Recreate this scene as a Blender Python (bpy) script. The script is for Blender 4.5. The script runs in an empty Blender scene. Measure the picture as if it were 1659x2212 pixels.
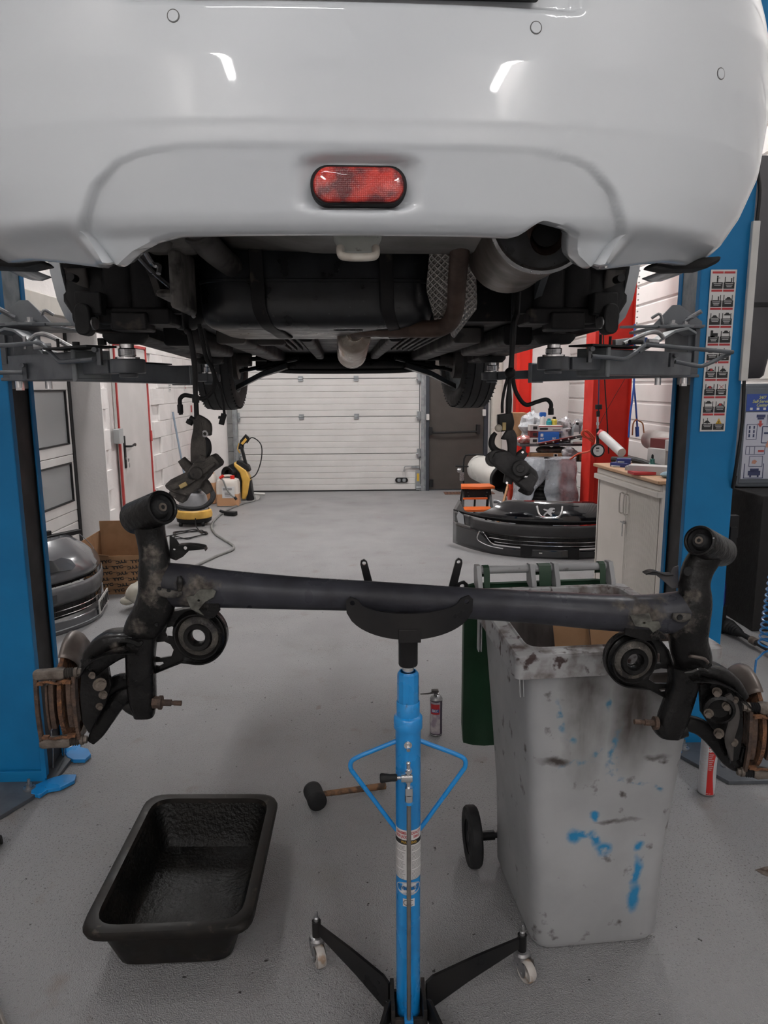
import bpy, bmesh, math, random
from mathutils import Vector, Matrix, noise
from mathutils.geometry import tessellate_polygon
V = Vector; R = math.radians; PI = math.pi
random.seed(7)
SC = bpy.context.scene; COL = SC.collection

# ------------------------------------------------------------------ camera
FPX, CX, CY, CAMZ = 1535.0, 829.5, 1106.0, 1.60
YAW, PITCH, ROLL = R(1.4), R(10.0), R(0.36)
_fh = V((math.sin(YAW), math.cos(YAW), 0))
FWD = _fh*math.cos(PITCH) - V((0, 0, 1))*math.sin(PITCH)
_r0 = V((math.cos(YAW), -math.sin(YAW), 0)); _u0 = _r0.cross(FWD)
RIGHT = _r0*math.cos(ROLL) - _u0*math.sin(ROLL)
UP = _u0*math.cos(ROLL) + _r0*math.sin(ROLL)
CAM = V((0, 0, CAMZ))
cd = bpy.data.cameras.new('camera'); cam = bpy.data.objects.new('camera', cd); COL.objects.link(cam)
cd.sensor_fit = 'VERTICAL'; cd.sensor_height = 34.6; cd.lens = 34.6*FPX/2212.0
cd.clip_start = 0.05; cd.clip_end = 200
cam.matrix_world = Matrix(((RIGHT.x, UP.x, -FWD.x, 0), (RIGHT.y, UP.y, -FWD.y, 0), (RIGHT.z, UP.z, -FWD.z, CAMZ), (0, 0, 0, 1)))
SC.camera = cam
# ------------------------------------------------------------------ exposure
SC.view_settings.view_transform = 'Standard'; SC.view_settings.look = 'None'
SC.view_settings.exposure = 0.38; SC.view_settings.gamma = 1.0; SC.view_settings.use_curve_mapping = False
w = bpy.data.worlds.new('world'); SC.world = w; w.use_nodes = True
w.node_tree.nodes['Background'].inputs[0].default_value = (0.75, 0.8, 0.9, 1)
w.node_tree.nodes['Background'].inputs[1].default_value = 0.10
# strip lamps hung from the ceiling: (x, y, z, length, along, watts-ish strength)
LAMPS = [(-1.675, -6.0, 4.7, 1.6, 'y', 84), (2.98, -6.0, 4.7, 1.6, 'y', 84), (-2.3, -1.6, 4.7, 1.5, 'y', 26), (2.3, -1.6, 4.7, 1.5, 'y', 26),
         (-2.1, 3.4, 4.7, 1.5, 'y', 38), (2.3, 3.2, 4.7, 1.5, 'y', 38), (-1.8, 7.6, 4.7, 1.5, 'y', 115), (1.9, 7.6, 4.7, 1.5, 'y', 115),
         (-0.6, -3.2, 4.7, 1.5, 'x', 26)]

# ------------------------------------------------------------------ pixel -> place
def ray(px, py): return FWD + RIGHT*((px-CX)/FPX) - UP*((py-CY)/FPX)
def aY(px, py, Y): d = ray(px, py); return CAM + d*(Y/d.y)
def aZ(px, py, Z=0.0): d = ray(px, py); return CAM + d*((Z-CAMZ)/d.z)
def aX(px, py, X): d = ray(px, py); return CAM + d*(X/d.x)
# ------------------------------------------------------------------ materials
MATS = {}
def mat(name, col, rough=0.5, metal=0.0, coat=0.0, emit=None, alpha=None, spec=0.5, trans=0.0, ior=None):
    if name in MATS: return MATS[name]
    m = bpy.data.materials.new(name); m.use_nodes = True; b = m.node_tree.nodes['Principled BSDF']
    c = tuple(col)+(1,) if len(col) == 3 else col
    b.inputs['Base Color'].default_value = c; b.inputs['Roughness'].default_value = rough
    b.inputs['Metallic'].default_value = metal; b.inputs['Coat Weight'].default_value = coat; b.inputs['Coat Roughness'].default_value = 0.03
    b.inputs['Specular IOR Level'].default_value = spec
    if trans: b.inputs['Transmission Weight'].default_value = trans
    if ior: b.inputs['IOR'].default_value = ior
    if emit: b.inputs['Emission Color'].default_value = tuple(emit[:3])+(1,); b.inputs['Emission Strength'].default_value = emit[3]
    if alpha is not None: b.inputs['Alpha'].default_value = alpha
    MATS[name] = m; return m
def nd(m, t, **kw):
    n = m.node_tree.nodes.new(t)
    for k, v in kw.items(): setattr(n, k, v)
    return n
def lk(m, a, b): m.node_tree.links.new(a, b)
def noisy(name, c1, c2, scale=8, rough=0.5, metal=0.0, coat=0.0, lo=0.4, hi=0.62, bump=0.0, bscale=60, detail=6, rvar=0.12, stretch=None, c3=None, s3=30, lo3=0.6, hi3=0.7, spec=0.5):
    """two colours mixed by noise, a third as spots, roughness variation and fine relief"""
    if name in MATS: return MATS[name]
    m = mat(name, c1, rough, metal, coat, spec=spec); b = m.node_tree.nodes['Principled BSDF']
    tc = nd(m, 'ShaderNodeTexCoord'); mp = nd(m, 'ShaderNodeMapping'); lk(m, tc.outputs['Object'], mp.inputs[0])
    if stretch: mp.inputs['Scale'].default_value = stretch
    n1 = nd(m, 'ShaderNodeTexNoise'); n1.inputs['Scale'].default_value = scale; n1.inputs['Detail'].default_value = detail; lk(m, mp.outputs[0], n1.inputs['Vector'])
    r = nd(m, 'ShaderNodeMapRange'); r.inputs['From Min'].default_value = lo; r.inputs['From Max'].default_value = hi; lk(m, n1.outputs['Fac'], r.inputs['Value'])
    mx = nd(m, 'ShaderNodeMix', data_type='RGBA'); mx.inputs[6].default_value = tuple(c1)+(1,); mx.inputs[7].default_value = tuple(c2)+(1,)
    lk(m, r.outputs[0], mx.inputs[0]); out = mx.outputs[2]
    if c3:
        n3 = nd(m, 'ShaderNodeTexNoise'); n3.inputs['Scale'].default_value = s3; n3.inputs['Detail'].default_value = 4; lk(m, mp.outputs[0], n3.inputs['Vector'])
        r3 = nd(m, 'ShaderNodeMapRange'); r3.inputs['From Min'].default_value = lo3; r3.inputs['From Max'].default_value = hi3; lk(m, n3.outputs['Fac'], r3.inputs['Value'])
        m3 = nd(m, 'ShaderNodeMix', data_type='RGBA'); m3.inputs[7].default_value = tuple(c3)+(1,); lk(m, r3.outputs[0], m3.inputs[0]); lk(m, out, m3.inputs[6]); out = m3.outputs[2]
    lk(m, out, b.inputs['Base Color'])
    rr = nd(m, 'ShaderNodeMapRange'); rr.inputs['To Min'].default_value = max(0.02, rough-rvar); rr.inputs['To Max'].default_value = min(1, rough+rvar)
    rr.inputs['From Min'].default_value = 0.3; rr.inputs['From Max'].default_value = 0.7
    lk(m, n1.outputs['Fac'], rr.inputs['Value']); lk(m, rr.outputs[0], b.inputs['Roughness'])
    if bump:
        nb = nd(m, 'ShaderNodeTexNoise'); nb.inputs['Scale'].default_value = bscale; nb.inputs['Detail'].default_value = 5; lk(m, tc.outputs['Object'], nb.inputs['Vector'])
        bp = nd(m, 'ShaderNodeBump'); bp.inputs['Strength'].default_value = bump; bp.inputs['Distance'].default_value = 0.01
        lk(m, nb.outputs['Fac'], bp.inputs['Height']); lk(m, bp.outputs[0], b.inputs['Normal'])
    return m
# ------------------------------------------------------------------ mesh builder
def frame(z, x=None):
    z = V(z).normalized(); x = V(x) if x is not None else (V((1, 0, 0)) if abs(z.x) < 0.9 else V((0, 1, 0)))
    y = z.cross(x).normalized(); x = y.cross(z).normalized()
    return Matrix((x, y, z)).transposed()
def smoothpath(pts, n=6):
    P = [V(p) for p in pts]
    if len(P) < 3: return P
    Q = [P[0]*2-P[1]] + P + [P[-1]*2-P[-2]]; out = []
    for i in range(1, len(Q)-2):
        a, b, c, d = Q[i-1], Q[i], Q[i+1], Q[i+2]
        for k in range(n):
            t = k/n; out.append(0.5*((2*b)+(c-a)*t+(2*a-5*b+4*c-d)*t*t+(3*b-a-3*c+d)*t**3))
    out.append(P[-1]); return out
class MB:
    def __init__(s): s.v = []; s.f = []; s.m = []; s.mi = 0
    def add(s, vs, fs):
        o = len(s.v); s.v += [V(p) for p in vs]; s.f += [tuple(i+o for i in f) for f in fs]; s.m += [s.mi]*len(fs); return s
    def box(s, c, d, rot=None):
        c = V(c); h = V(d)*0.5
        vs = [V((x*h.x, y*h.y, z*h.z)) for x in (-1, 1) for y in (-1, 1) for z in (-1, 1)]
        if rot is not None: vs = [rot @ v for v in vs]
        return s.add([c+v for v in vs], [(0, 1, 3, 2), (4, 6, 7, 5), (0, 4, 5, 1), (2, 3, 7, 6), (0, 2, 6, 4), (1, 5, 7, 3)])
    def bar(s, a, b, w, h, up=(0, 0, 1)):
        a = V(a); b = V(b); d = b-a; y = d.normalized(); x = y.cross(V(up)).normalized(); z = x.cross(y)
        return s.box((a+b)/2, (w, d.length, h), Matrix((x, y, z)).transposed())
    def rbox(s, c, d, r, rot=None, n=4, axis='z'):
        """box with rounded corners around one axis"""
        c = V(c); dx, dy, dz = d
        if axis == 'z': A, B, H = dx, dy, dz; f = lambda a, b, h: V((a, b, h))
        elif axis == 'y': A, B, H = dz, dx, dy; f = lambda a, b, h: V((b, h, a))
        else: A, B, H = dy, dz, dx; f = lambda a, b, h: V((h, a, b))
        p = rrect(A, B, r, n); vs = [f(a, b, -H/2) for a, b in p]+[f(a, b, H/2) for a, b in p]
        if rot is not None: vs = [rot @ v for v in vs]
        m = len(p)
        return s.add([c+v for v in vs], [tuple(range(m))[::-1], tuple(range(m, 2*m))]+[(i, (i+1) % m, m+(i+1) % m, m+i) for i in range(m)])
    def cyl(s, a, b, r0, r1=None, n=20, caps=True, sq=None):
        a = V(a); b = V(b); r1 = r0 if r1 is None else r1; F = frame(b-a)
        ring = lambda c, r: [c + F @ V((r*math.cos(2*PI*i/n), r*math.sin(2*PI*i/n)*(sq or 1), 0)) for i in range(n)]
        fs = [(i, (i+1) % n, n+(i+1) % n, n+i) for i in range(n)]
        if caps: fs += [tuple(range(n))[::-1], tuple(range(n, 2*n))]
        return s.add(ring(a, r0)+ring(b, r1), fs)
    def tube(s, pts, r, n=10, smooth=5, caps=True):
        P = smoothpath(pts, smooth) if smooth else [V(p) for p in pts]
        k = len(P); rr = r if isinstance(r, (list, tuple)) else None
        t = (P[1]-P[0]).normalized(); F = frame(t); x = F.col[0]; rings = []
        for i, p in enumerate(P):
            tn = (P[min(i+1, k-1)]-P[max(i-1, 0)]).normalized()
            x = (x - tn*x.dot(tn)).normalized(); y = tn.cross(x)
            if rr: u = i/(k-1)*(len(rr)-1); j = min(int(u), len(rr)-2); q = rr[j]+(rr[j+1]-rr[j])*(u-j)
            else: q = r
            rings.append([p + x*(q*math.cos(2*PI*j/n)) + y*(q*math.sin(2*PI*j/n)) for j in range(n)])
        return s.loft(rings, caps)
    def loft(s, rings, caps=True, closed=True):
        n = len(rings[0]); vs = [p for r in rings for p in r]; fs = []
        for i in range(len(rings)-1):
            for j in range(n if closed else n-1):
                a = i*n+j; b = i*n+(j+1) % n; fs.append((a, b, b+n, a+n))
        if caps and closed: fs += [tuple(range(n))[::-1], tuple(range((len(rings)-1)*n, len(rings)*n))]
        return s.add(vs, fs)
    def lathe(s, prof, o=(0, 0, 0), ax=(0, 0, 1), n=28, caps=False, sq=1.0, xd=None):
        F = frame(ax, xd); o = V(o)
        rings = [[o + F @ V((r*math.cos(2*PI*i/n), r*sq*math.sin(2*PI*i/n), z)) for i in range(n)] for r, z in prof]
        return s.loft(rings, caps)
    def prism(s, loops, M, depth):
        """extrude a 2-D outline (with holes) by depth along M's local z; M: 4x4"""
        if not isinstance(loops[0][0], (tuple, list, Vector)): loops = [loops]
        L = [[V((p[0], p[1], 0)) for p in lp] for lp in loops]; flat = [p for lp in L for p in lp]; n = len(flat)
        tr = tessellate_polygon(L); vs = [M @ p for p in flat]+[M @ (p+V((0, 0, depth))) for p in flat]
        fs = [tuple(t) for t in tr]+[tuple(i+n for i in reversed(t)) for t in tr]; o = 0
        for lp in L:
            k = len(lp); fs += [(o+i, o+(i+1) % k, n+o+(i+1) % k, n+o+i) for i in range(k)]; o += k
        return s.add(vs, fs)
    def sphere(s, c, r, sc=(1, 1, 1), n=14, m=9):
        c = V(c); rings = []
        for i in range(m+1):
            t = PI*i/m; q = max(math.sin(t), 1e-3)
            rings.append([c+V((r*sc[0]*q*math.cos(2*PI*j/n), r*sc[1]*q*math.sin(2*PI*j/n), r*sc[2]*math.cos(t))) for j in range(n)])
        return s.loft(rings, True)
    def grid(s, nu, nv, f):
        vs = [f(i/nu, j/nv) for j in range(nv+1) for i in range(nu+1)]
        return s.add(vs, [(j*(nu+1)+i, j*(nu+1)+i+1, (j+1)*(nu+1)+i+1, (j+1)*(nu+1)+i) for j in range(nv) for i in range(nu)])
def rrect(w, h, r, n=4):
    p = []; r = min(r, w/2-1e-5, h/2-1e-5)
    for cx, cy, a in ((w/2-r, h/2-r, 0), (-w/2+r, h/2-r, 90), (-w/2+r, -h/2+r, 180), (w/2-r, -h/2+r, 270)):
        p += [(cx+r*math.cos(R(a+90*i/n)), cy+r*math.sin(R(a+90*i/n))) for i in range(n+1)]
    return p
def circ(cx, cy, r, n=16, ry=None): return [(cx+r*math.cos(2*PI*i/n), cy+(ry or r)*math.sin(2*PI*i/n)) for i in range(n)]
def ob(name, mb, material, parent=None, smooth=35, bevel=0, solid=0, sub=0, local=False, segs=2, recalc=True, soff=0):
    me = bpy.data.meshes.new(name); me.from_pydata([tuple(v) for v in mb.v], [], mb.f)
    mats = material if isinstance(material, (list, tuple)) else [material]
    for m_ in mats: me.materials.append(m_)
    if len(mats) > 1: me.polygons.foreach_set('material_index', mb.m)
    me.validate()
    if recalc:
        bm = bmesh.new(); bm.from_mesh(me); bmesh.ops.recalc_face_normals(bm, faces=bm.faces); bm.to_mesh(me); bm.free()
    if smooth:
        me.polygons.foreach_set('use_smooth', [True]*len(me.polygons)); me.set_sharp_from_angle(angle=R(smooth))
    o = bpy.data.objects.new(name, me); COL.objects.link(o)
    if parent is not None:
        o.parent = parent
        if not local: o.matrix_parent_inverse = WM(parent).inverted()
    if bevel: b = o.modifiers.new('b', 'BEVEL'); b.width = bevel; b.segments = segs; b.limit_method = 'ANGLE'; b.angle_limit = R(40); b.harden_normals = False
    if solid: b = o.modifiers.new('s', 'SOLIDIFY'); b.thickness = solid; b.offset = soff
    if sub: b = o.modifiers.new('u', 'SUBSURF'); b.levels = sub; b.render_levels = sub
    return o
def WM(o):
    m = o.matrix_basis.copy()
    if o.parent is not None: m = WM(o.parent) @ o.matrix_parent_inverse @ m
    return m
def tag(o, label, cat, group=None, kind=None):
    if label: o['label'] = label
    if cat: o['category'] = cat
    if group: o['group'] = group
    if kind: o['kind'] = kind
    return o
def thing(name, label, cat, loc=(0, 0, 0), rz=0, group=None, kind=None):
    o = bpy.data.objects.new(name, None); COL.objects.link(o); o.location = loc; o.rotation_euler = (0, 0, rz); o.empty_display_size = 0.1
    return tag(o, label, cat, group, kind)
def struct(o): o['kind'] = 'structure'; return o
def copy_tree(o, parent=None):
    c = o.copy(); COL.objects.link(c)
    if parent is not None: c.parent = parent
    for ch in list(o.children): copy_tree(ch, c)
    return c
_fc = {}
def text(name, s, size, M, material, parent=None, depth=0.0008, align='CENTER', local=False, shear=0, wid=1.0, bold=0):
    key = (s, size, align, shear, wid, bold, depth)
    if key not in _fc:
        cu = bpy.data.curves.new('t', 'FONT'); cu.body = s; cu.size = size; cu.align_x = align; cu.align_y = 'CENTER'; cu.extrude = depth; cu.resolution_u = 2; cu.shear = shear; cu.offset = bold
        t = bpy.data.objects.new('t', cu); COL.objects.link(t); bpy.context.view_layer.update()
        me = bpy.data.meshes.new_from_object(t.evaluated_get(bpy.context.evaluated_depsgraph_get())); bpy.data.objects.remove(t)
        _fc[key] = [tuple(v.co) for v in me.vertices], [tuple(p.vertices) for p in me.polygons]; bpy.data.meshes.remove(me)
    vs, fs = _fc[key]; mb = MB(); mb.add([M @ V((v[0]*wid, v[1], v[2])) for v in vs], fs)
    return ob(name, mb, material, parent, smooth=0, local=local, recalc=False)
def MX(o, x, y, z=None):
    """4x4 from origin and axes"""
    x = V(x).normalized(); y = V(y).normalized(); z = x.cross(y).normalized() if z is None else V(z).normalized()
    m = Matrix((x, y, z)).transposed().to_4x4(); m.translation = V(o); return m
XZ = lambda o: MX(o, (1, 0, 0), (0, 0, 1))      # faces the camera (-Y)
def bolt(mb, p, ax, r=0.012, h=0.012, n=6, stud=0.0):
    p = V(p); a = V(ax).normalized(); mb.cyl(p, p+a*0.003, r*1.35, n=16); mb.cyl(p+a*0.003, p+a*(0.003+h), r, n=n)
    if stud: mb.cyl(p+a*(0.003+h), p+a*(0.003+h+stud), r*0.5, n=8)
    return mb

# common materials
white_wall = noisy('white_wall_paint', (0.76, 0.73, 0.715), (0.70, 0.672, 0.655), 2.5, 0.75, bump=0.25, bscale=45)
door_white = noisy('door_white', (0.60, 0.585, 0.57), (0.56, 0.545, 0.53), 3, 0.45, bump=0.05, bscale=90)
lift_blue = noisy('lift_blue_paint', (0.006, 0.175, 0.40), (0.005, 0.155, 0.36), 5, 0.5, spec=0.3)
jack_blue = noisy('jack_blue_paint', (0.010, 0.245, 0.62), (0.008, 0.205, 0.53), 7, 0.3, coat=0.4, c3=(0.015, 0.05, 0.11), s3=34, lo3=0.68, hi3=0.74)
dark_grey = noisy('arm_grey_paint', (0.090, 0.098, 0.110), (0.070, 0.077, 0.088), 12, 0.42, coat=0.1, c3=(0.17, 0.17, 0.17), s3=50, lo3=0.70, hi3=0.8)
light_grey_m = noisy('bracket_grey_paint', (0.17, 0.185, 0.195), (0.14, 0.15, 0.165), 8, 0.45)
black_rub = noisy('black_rubber', (0.012, 0.012, 0.013), (0.020, 0.020, 0.021), 30, 0.65, spec=0.25, bump=0.1, bscale=120)
black_pl = noisy('black_plastic', (0.010, 0.010, 0.011), (0.016, 0.016, 0.017), 14, 0.5, spec=0.25)
black_pt = noisy('black_paint', (0.008, 0.008, 0.009), (0.014, 0.013, 0.013), 9, 0.35, spec=0.25, coat=0.1)
black_gl = mat('black_gloss', (0.006, 0.006, 0.008), 0.12, coat=1.0)
chrome = mat('chrome', (0.75, 0.75, 0.76), 0.16, 1.0)
zinc = noisy('zinc', (0.45, 0.45, 0.46), (0.30, 0.30, 0.30), 30, 0.35, 0.9)
galv = noisy('galvanised', (0.36, 0.38, 0.39), (0.27, 0.285, 0.295), 14, 0.45, 0.6)
white_pl = noisy('white_plastic', (0.55, 0.54, 0.52), (0.5, 0.49, 0.47), 9, 0.45)
white_pr = mat('white_print', (0.62, 0.61, 0.60), 0.6)
black_pr = mat('black_print', (0.015, 0.015, 0.016), 0.6)
red_pr = mat('red_print', (0.42, 0.025, 0.03), 0.5)
yellow_pl = noisy('yellow_plastic', (0.70, 0.42, 0.085), (0.62, 0.36, 0.07), 12, 0.4)
orange_pl = mat('orange_plastic', (0.62, 0.12, 0.018), 0.4)
red_pt = noisy('red_paint', (0.60, 0.022, 0.012), (0.53, 0.018, 0.010), 4, 0.5, spec=0.3)
cardboard = noisy('cardboard', (0.33, 0.185, 0.095), (0.28, 0.155, 0.078), 10, 0.8)
wood = noisy('pale_wood', (0.42, 0.22, 0.10), (0.33, 0.165, 0.075), 14, 0.6, stretch=(1, 1, 6))
clear_pl = mat('clear_plastic', (0.8, 0.82, 0.85), 0.18, trans=0.75, ior=1.1, spec=0.6)
# ================================================================== SETTING
BX0, BX1, BY0, BY1, CZ = -2.55, 3.10, -7.5, 11.0, 5.0
def quad_box(name, c, d, m, **k): mb = MB(); mb.box(c, d); return struct(ob(name, mb, m, smooth=0, **k))
# --- floor: epoxy with grit, grime and dark specks
m = noisy('epoxy_floor', (0.285, 0.284, 0.287), (0.255, 0.253, 0.257), 1.6, 0.42, lo=0.35, hi=0.7, rvar=0.10, c3=(0.235, 0.225, 0.215), s3=3.2, lo3=0.60, hi3=0.80)
b = m.node_tree.nodes['Principled BSDF']; prev = b.inputs['Base Color'].links[0].from_socket
tc = nd(m, 'ShaderNodeTexCoord')
def spots(scale, lo, hi, col, prev, gate=None, amt=1.0):
    n = nd(m, 'ShaderNodeTexNoise'); n.inputs['Scale'].default_value = scale; n.inputs['Detail'].default_value = 3; lk(m, tc.outputs['Object'], n.inputs['Vector'])
    r = nd(m, 'ShaderNodeMapRange'); r.inputs['From Min'].default_value = lo; r.inputs['From Max'].default_value = hi; r.inputs['To Max'].default_value = amt; lk(m, n.outputs['Fac'], r.inputs['Value']); f = r.outputs[0]
    if gate:
        g = nd(m, 'ShaderNodeTexNoise'); g.inputs['Scale'].default_value = gate[0]; g.inputs['Detail'].default_value = 2; lk(m, tc.outputs['Object'], g.inputs['Vector'])
        gr = nd(m, 'ShaderNodeMapRange'); gr.inputs['From Min'].default_value = gate[1]; gr.inputs['From Max'].default_value = gate[2]; lk(m, g.outputs['Fac'], gr.inputs['Value'])
        mu = nd(m, 'ShaderNodeMath', operation='MULTIPLY'); lk(m, f, mu.inputs[0]); lk(m, gr.outputs[0], mu.inputs[1]); f = mu.outputs[0]
    x = nd(m, 'ShaderNodeMix', data_type='RGBA'); x.inputs[7].default_value = tuple(col)+(1,); lk(m, f, x.inputs[0]); lk(m, prev, x.inputs[6]); return x.outputs[2]
prev = spots(150, 0.58, 0.68, (0.075, 0.07, 0.066), prev, (1.1, 0.34, 0.60), 0.85)
prev = spots(70, 0.66, 0.74, (0.09, 0.08, 0.075), prev, (0.9, 0.50, 0.62), 0.8)
prev = spots(38, 0.71, 0.73, (0.02, 0.018, 0.016), prev)
prev = spots(5, 0.66, 0.76, (0.20, 0.165, 0.14), prev, None, 0.6)
prev = spots(9, 0.70, 0.74, (0.16, 0.12, 0.09), prev, (2.1, 0.5, 0.6), 0.6)
lk(m, prev, b.inputs['Base Color'])
gr = nd(m, 'ShaderNodeTexNoise'); gr.inputs['Scale'].default_value = 190; gr.inputs['Detail'].default_value = 3; lk(m, tc.outputs['Object'], gr.inputs['Vector'])
vo = nd(m, 'ShaderNodeTexVoronoi'); vo.inputs['Scale'].default_value = 260; lk(m, tc.outputs['Object'], vo.inputs['Vector'])
ad = nd(m, 'ShaderNodeMath', operation='ADD'); lk(m, gr.outputs['Fac'], ad.inputs[0]); lk(m, vo.outputs['Distance'], ad.inputs[1])
bp = nd(m, 'ShaderNodeBump'); bp.inputs['Strength'].default_value = 0.7; bp.inputs['Distance'].default_value = 0.004; lk(m, ad.outputs[0], bp.inputs['Height']); lk(m, bp.outputs[0], b.inputs['Normal'])
mb = MB(); mb.box((0.3, 1.75, -0.1), (7.2, 18.8, 0.2)); struct(ob('floor', mb, m, smooth=0))
quad_box('ceiling', (0.3, 1.75, CZ+0.1), (7.2, 18.8, 0.2), noisy('ceiling_paint', (0.5, 0.5, 0.5), (0.45, 0.45, 0.45), 2, 0.8))
mb = MB(); mb.box((0.3, BY0-0.1, CZ/2), (7.2, 0.2, CZ)); struct(ob('wall_front', mb, white_wall, smooth=0))
# --- back wall with two openings
wb = MB()
for x0, x1, z0, z1 in ((BX0-0.4, -1.97, 0, CZ), (-1.97, 0.83, 2.9, CZ), (0.83, 0.93, 0, CZ), (0.93, 1.87, 2.15, CZ), (1.87, BX1+0.4, 0, CZ)):
    wb.box(((x0+x1)/2, BY1+0.1, (z0+z1)/2), (x1-x0, 0.2, z1-z0))
wall_back = struct(ob('wall_back', wb, white_wall, smooth=0))
# grey block pier at the left of the garage door, each block its own piece
blk_m = noisy('grey_block', (0.20, 0.20, 0.195), (0.16, 0.16, 0.158), 12, 0.85, bump=0.3)
for k in range(13):
    mb = MB(); mb.box((0, 0, 0), (0.136, 0.035, 0.205))
    o = ob('block', mb, blk_m, wall_back, smooth=0, bevel=0.004) if k == 0 else first.copy()
    if k == 0: first = o
    else: COL.objects.link(o)
    o.location = (-2.055, BY1-0.017, 0.105+0.211*k)
# --- left wall: near part, opening with a side door, far part of painted blocks
wl = MB(); th = 0.5
for y0, y1, z0, z1 in ((BY0, 3.2, 0, CZ), (3.2, 6.92, 2.19, CZ), (6.92, BY1+0.2, 0, CZ)):
    wl.box((BX0-0.03-th/2, (y0+y1)/2, (z0+z1)/2), (th, y1-y0, z1-z0))
wall_left = struct(ob('wall_left', wl, white_wall, smooth=0))
src = None; i = 0
for r_ in range(13):
    y = 6.94 - (0.25 if r_ % 2 else 0)
    while y < 11:
        a, bb = max(y, 6.93), min(y+0.494, 10.995)
        if bb-a > 0.06 and not (a > 7.25 and bb < 8.56 and r_ < 10) and not (bb > 7.40 and a < 8.47 and r_ < 10):
            if src is None or abs((bb-a)-0.494) > 0.01:
                mb = MB(); mb.box((0, 0, 0), (0.03, bb-a, 0.196)); o = ob('block', mb, white_wall, wall_left, smooth=0, bevel=0.003)
                if abs((bb-a)-0.494) < 0.01: src = o
            else: o = src.copy(); COL.objects.link(o)
            o.location = (BX0-0.0155+random.uniform(-.0012, .0012), (a+bb)/2, 0.10+0.2*r_)
        y += 0.5
# plain painted return beside the opening and the smooth strip above
mb = MB(); mb.box((BX0-0.01, 8.80, 3.85), (0.05, 4.4, 2.35)); mb.box((BX0-0.015, 3.0, 3.6), (0.04, 7.8, 2.7)); ob('plaster', mb, white_wall, wall_left, smooth=0)
mb = MB(); mb.box((BX0+0.005, 5.06, 2.262), (0.07, 3.80, 0.14)); struct(ob('trim_1', mb, noisy('cream_trim', (0.50, 0.475, 0.43), (0.45, 0.43, 0.39), 5, 0.6), smooth=0, bevel=0.006))
# red-framed service door in the left wall
dr = thing('door_3', None, None, (BX0, 7.93, 0)); dr['kind'] = 'structure'
mb = MB(); mb.box((BX0-0.005, 7.93, 1.02), (0.03, 1.02, 2.02)); ob('door_leaf', mb, noisy('door_leaf_paint', (0.58, 0.555, 0.54), (0.54, 0.52, 0.505), 3, 0.5), dr, smooth=0, bevel=0.003)
mb = MB(); red_tr = noisy('red_trim_paint', (0.46, 0.05, 0.045), (0.38, 0.035, 0.035), 9, 0.5)
for y in (7.405, 8.455): mb.box((BX0+0.012, y, 1.03), (0.02, 0.028, 2.06))
mb.box((BX0+0.012, 7.93, 2.05), (0.02, 1.08, 0.028)); ob('door_frame', mb, red_tr, dr, smooth=0)
for z in (1.72, 1.05, 0.35): mb = MB(); mb.cyl((BX0+0.028, 8.44, z-.06), (BX0+0.028, 8.44, z+.06), 0.014, n=10); ob('hinge', mb, red_tr, dr)
mb = MB(); mb.rbox((BX0+0.016, 7.53, 0.94), (0.012, 0.045, 0.34), 0.012, axis='x'); ob('lock_plate', mb, black_pl, dr)
mb = MB(); mb.tube([(BX0+0.02, 7.53, 1.0), (BX0+0.07, 7.53, 1.0), (BX0+0.075, 7.60, 1.0), (BX0+0.075, 7.69, 1.012), (BX0+0.06, 7.74, 0.995)], 0.011, 8); ob('door_handle', mb, black_pl, dr)
mb = MB(); mb.cyl((BX0+.02, 7.53, .87), (BX0+.03, 7.53, .87), .016); mb.box((BX0+.045, 7.54, .855), (.006, .028, .035)); mb.box((BX0+.045, 7.56, .80), (.004, .02, .05)); ob('key', mb, zinc, dr)
t = thing('switch_box', 'small grey electrical box on its conduit beside the red framed door', 'switch box', (BX0, 7.30, 1.10))
mb = MB(); mb.rbox((BX0+0.03, 7.33, 1.12), (0.055, 0.13, 0.15), 0.01, axis='x'); ob('housing', mb, mat('box_grey', (0.36, 0.37, 0.37), 0.5), t)
mb = MB(); mb.tube([(BX0+0.018, 7.30, 1.2), (BX0+0.018, 7.30, 2.6)], 0.009, 8, 0); mb.tube([(BX0+0.018, 7.34, 1.2), (BX0+0.018, 7.34, 2.6)], 0.007, 8, 0); ob('conduit', mb, white_pl, t)
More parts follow.
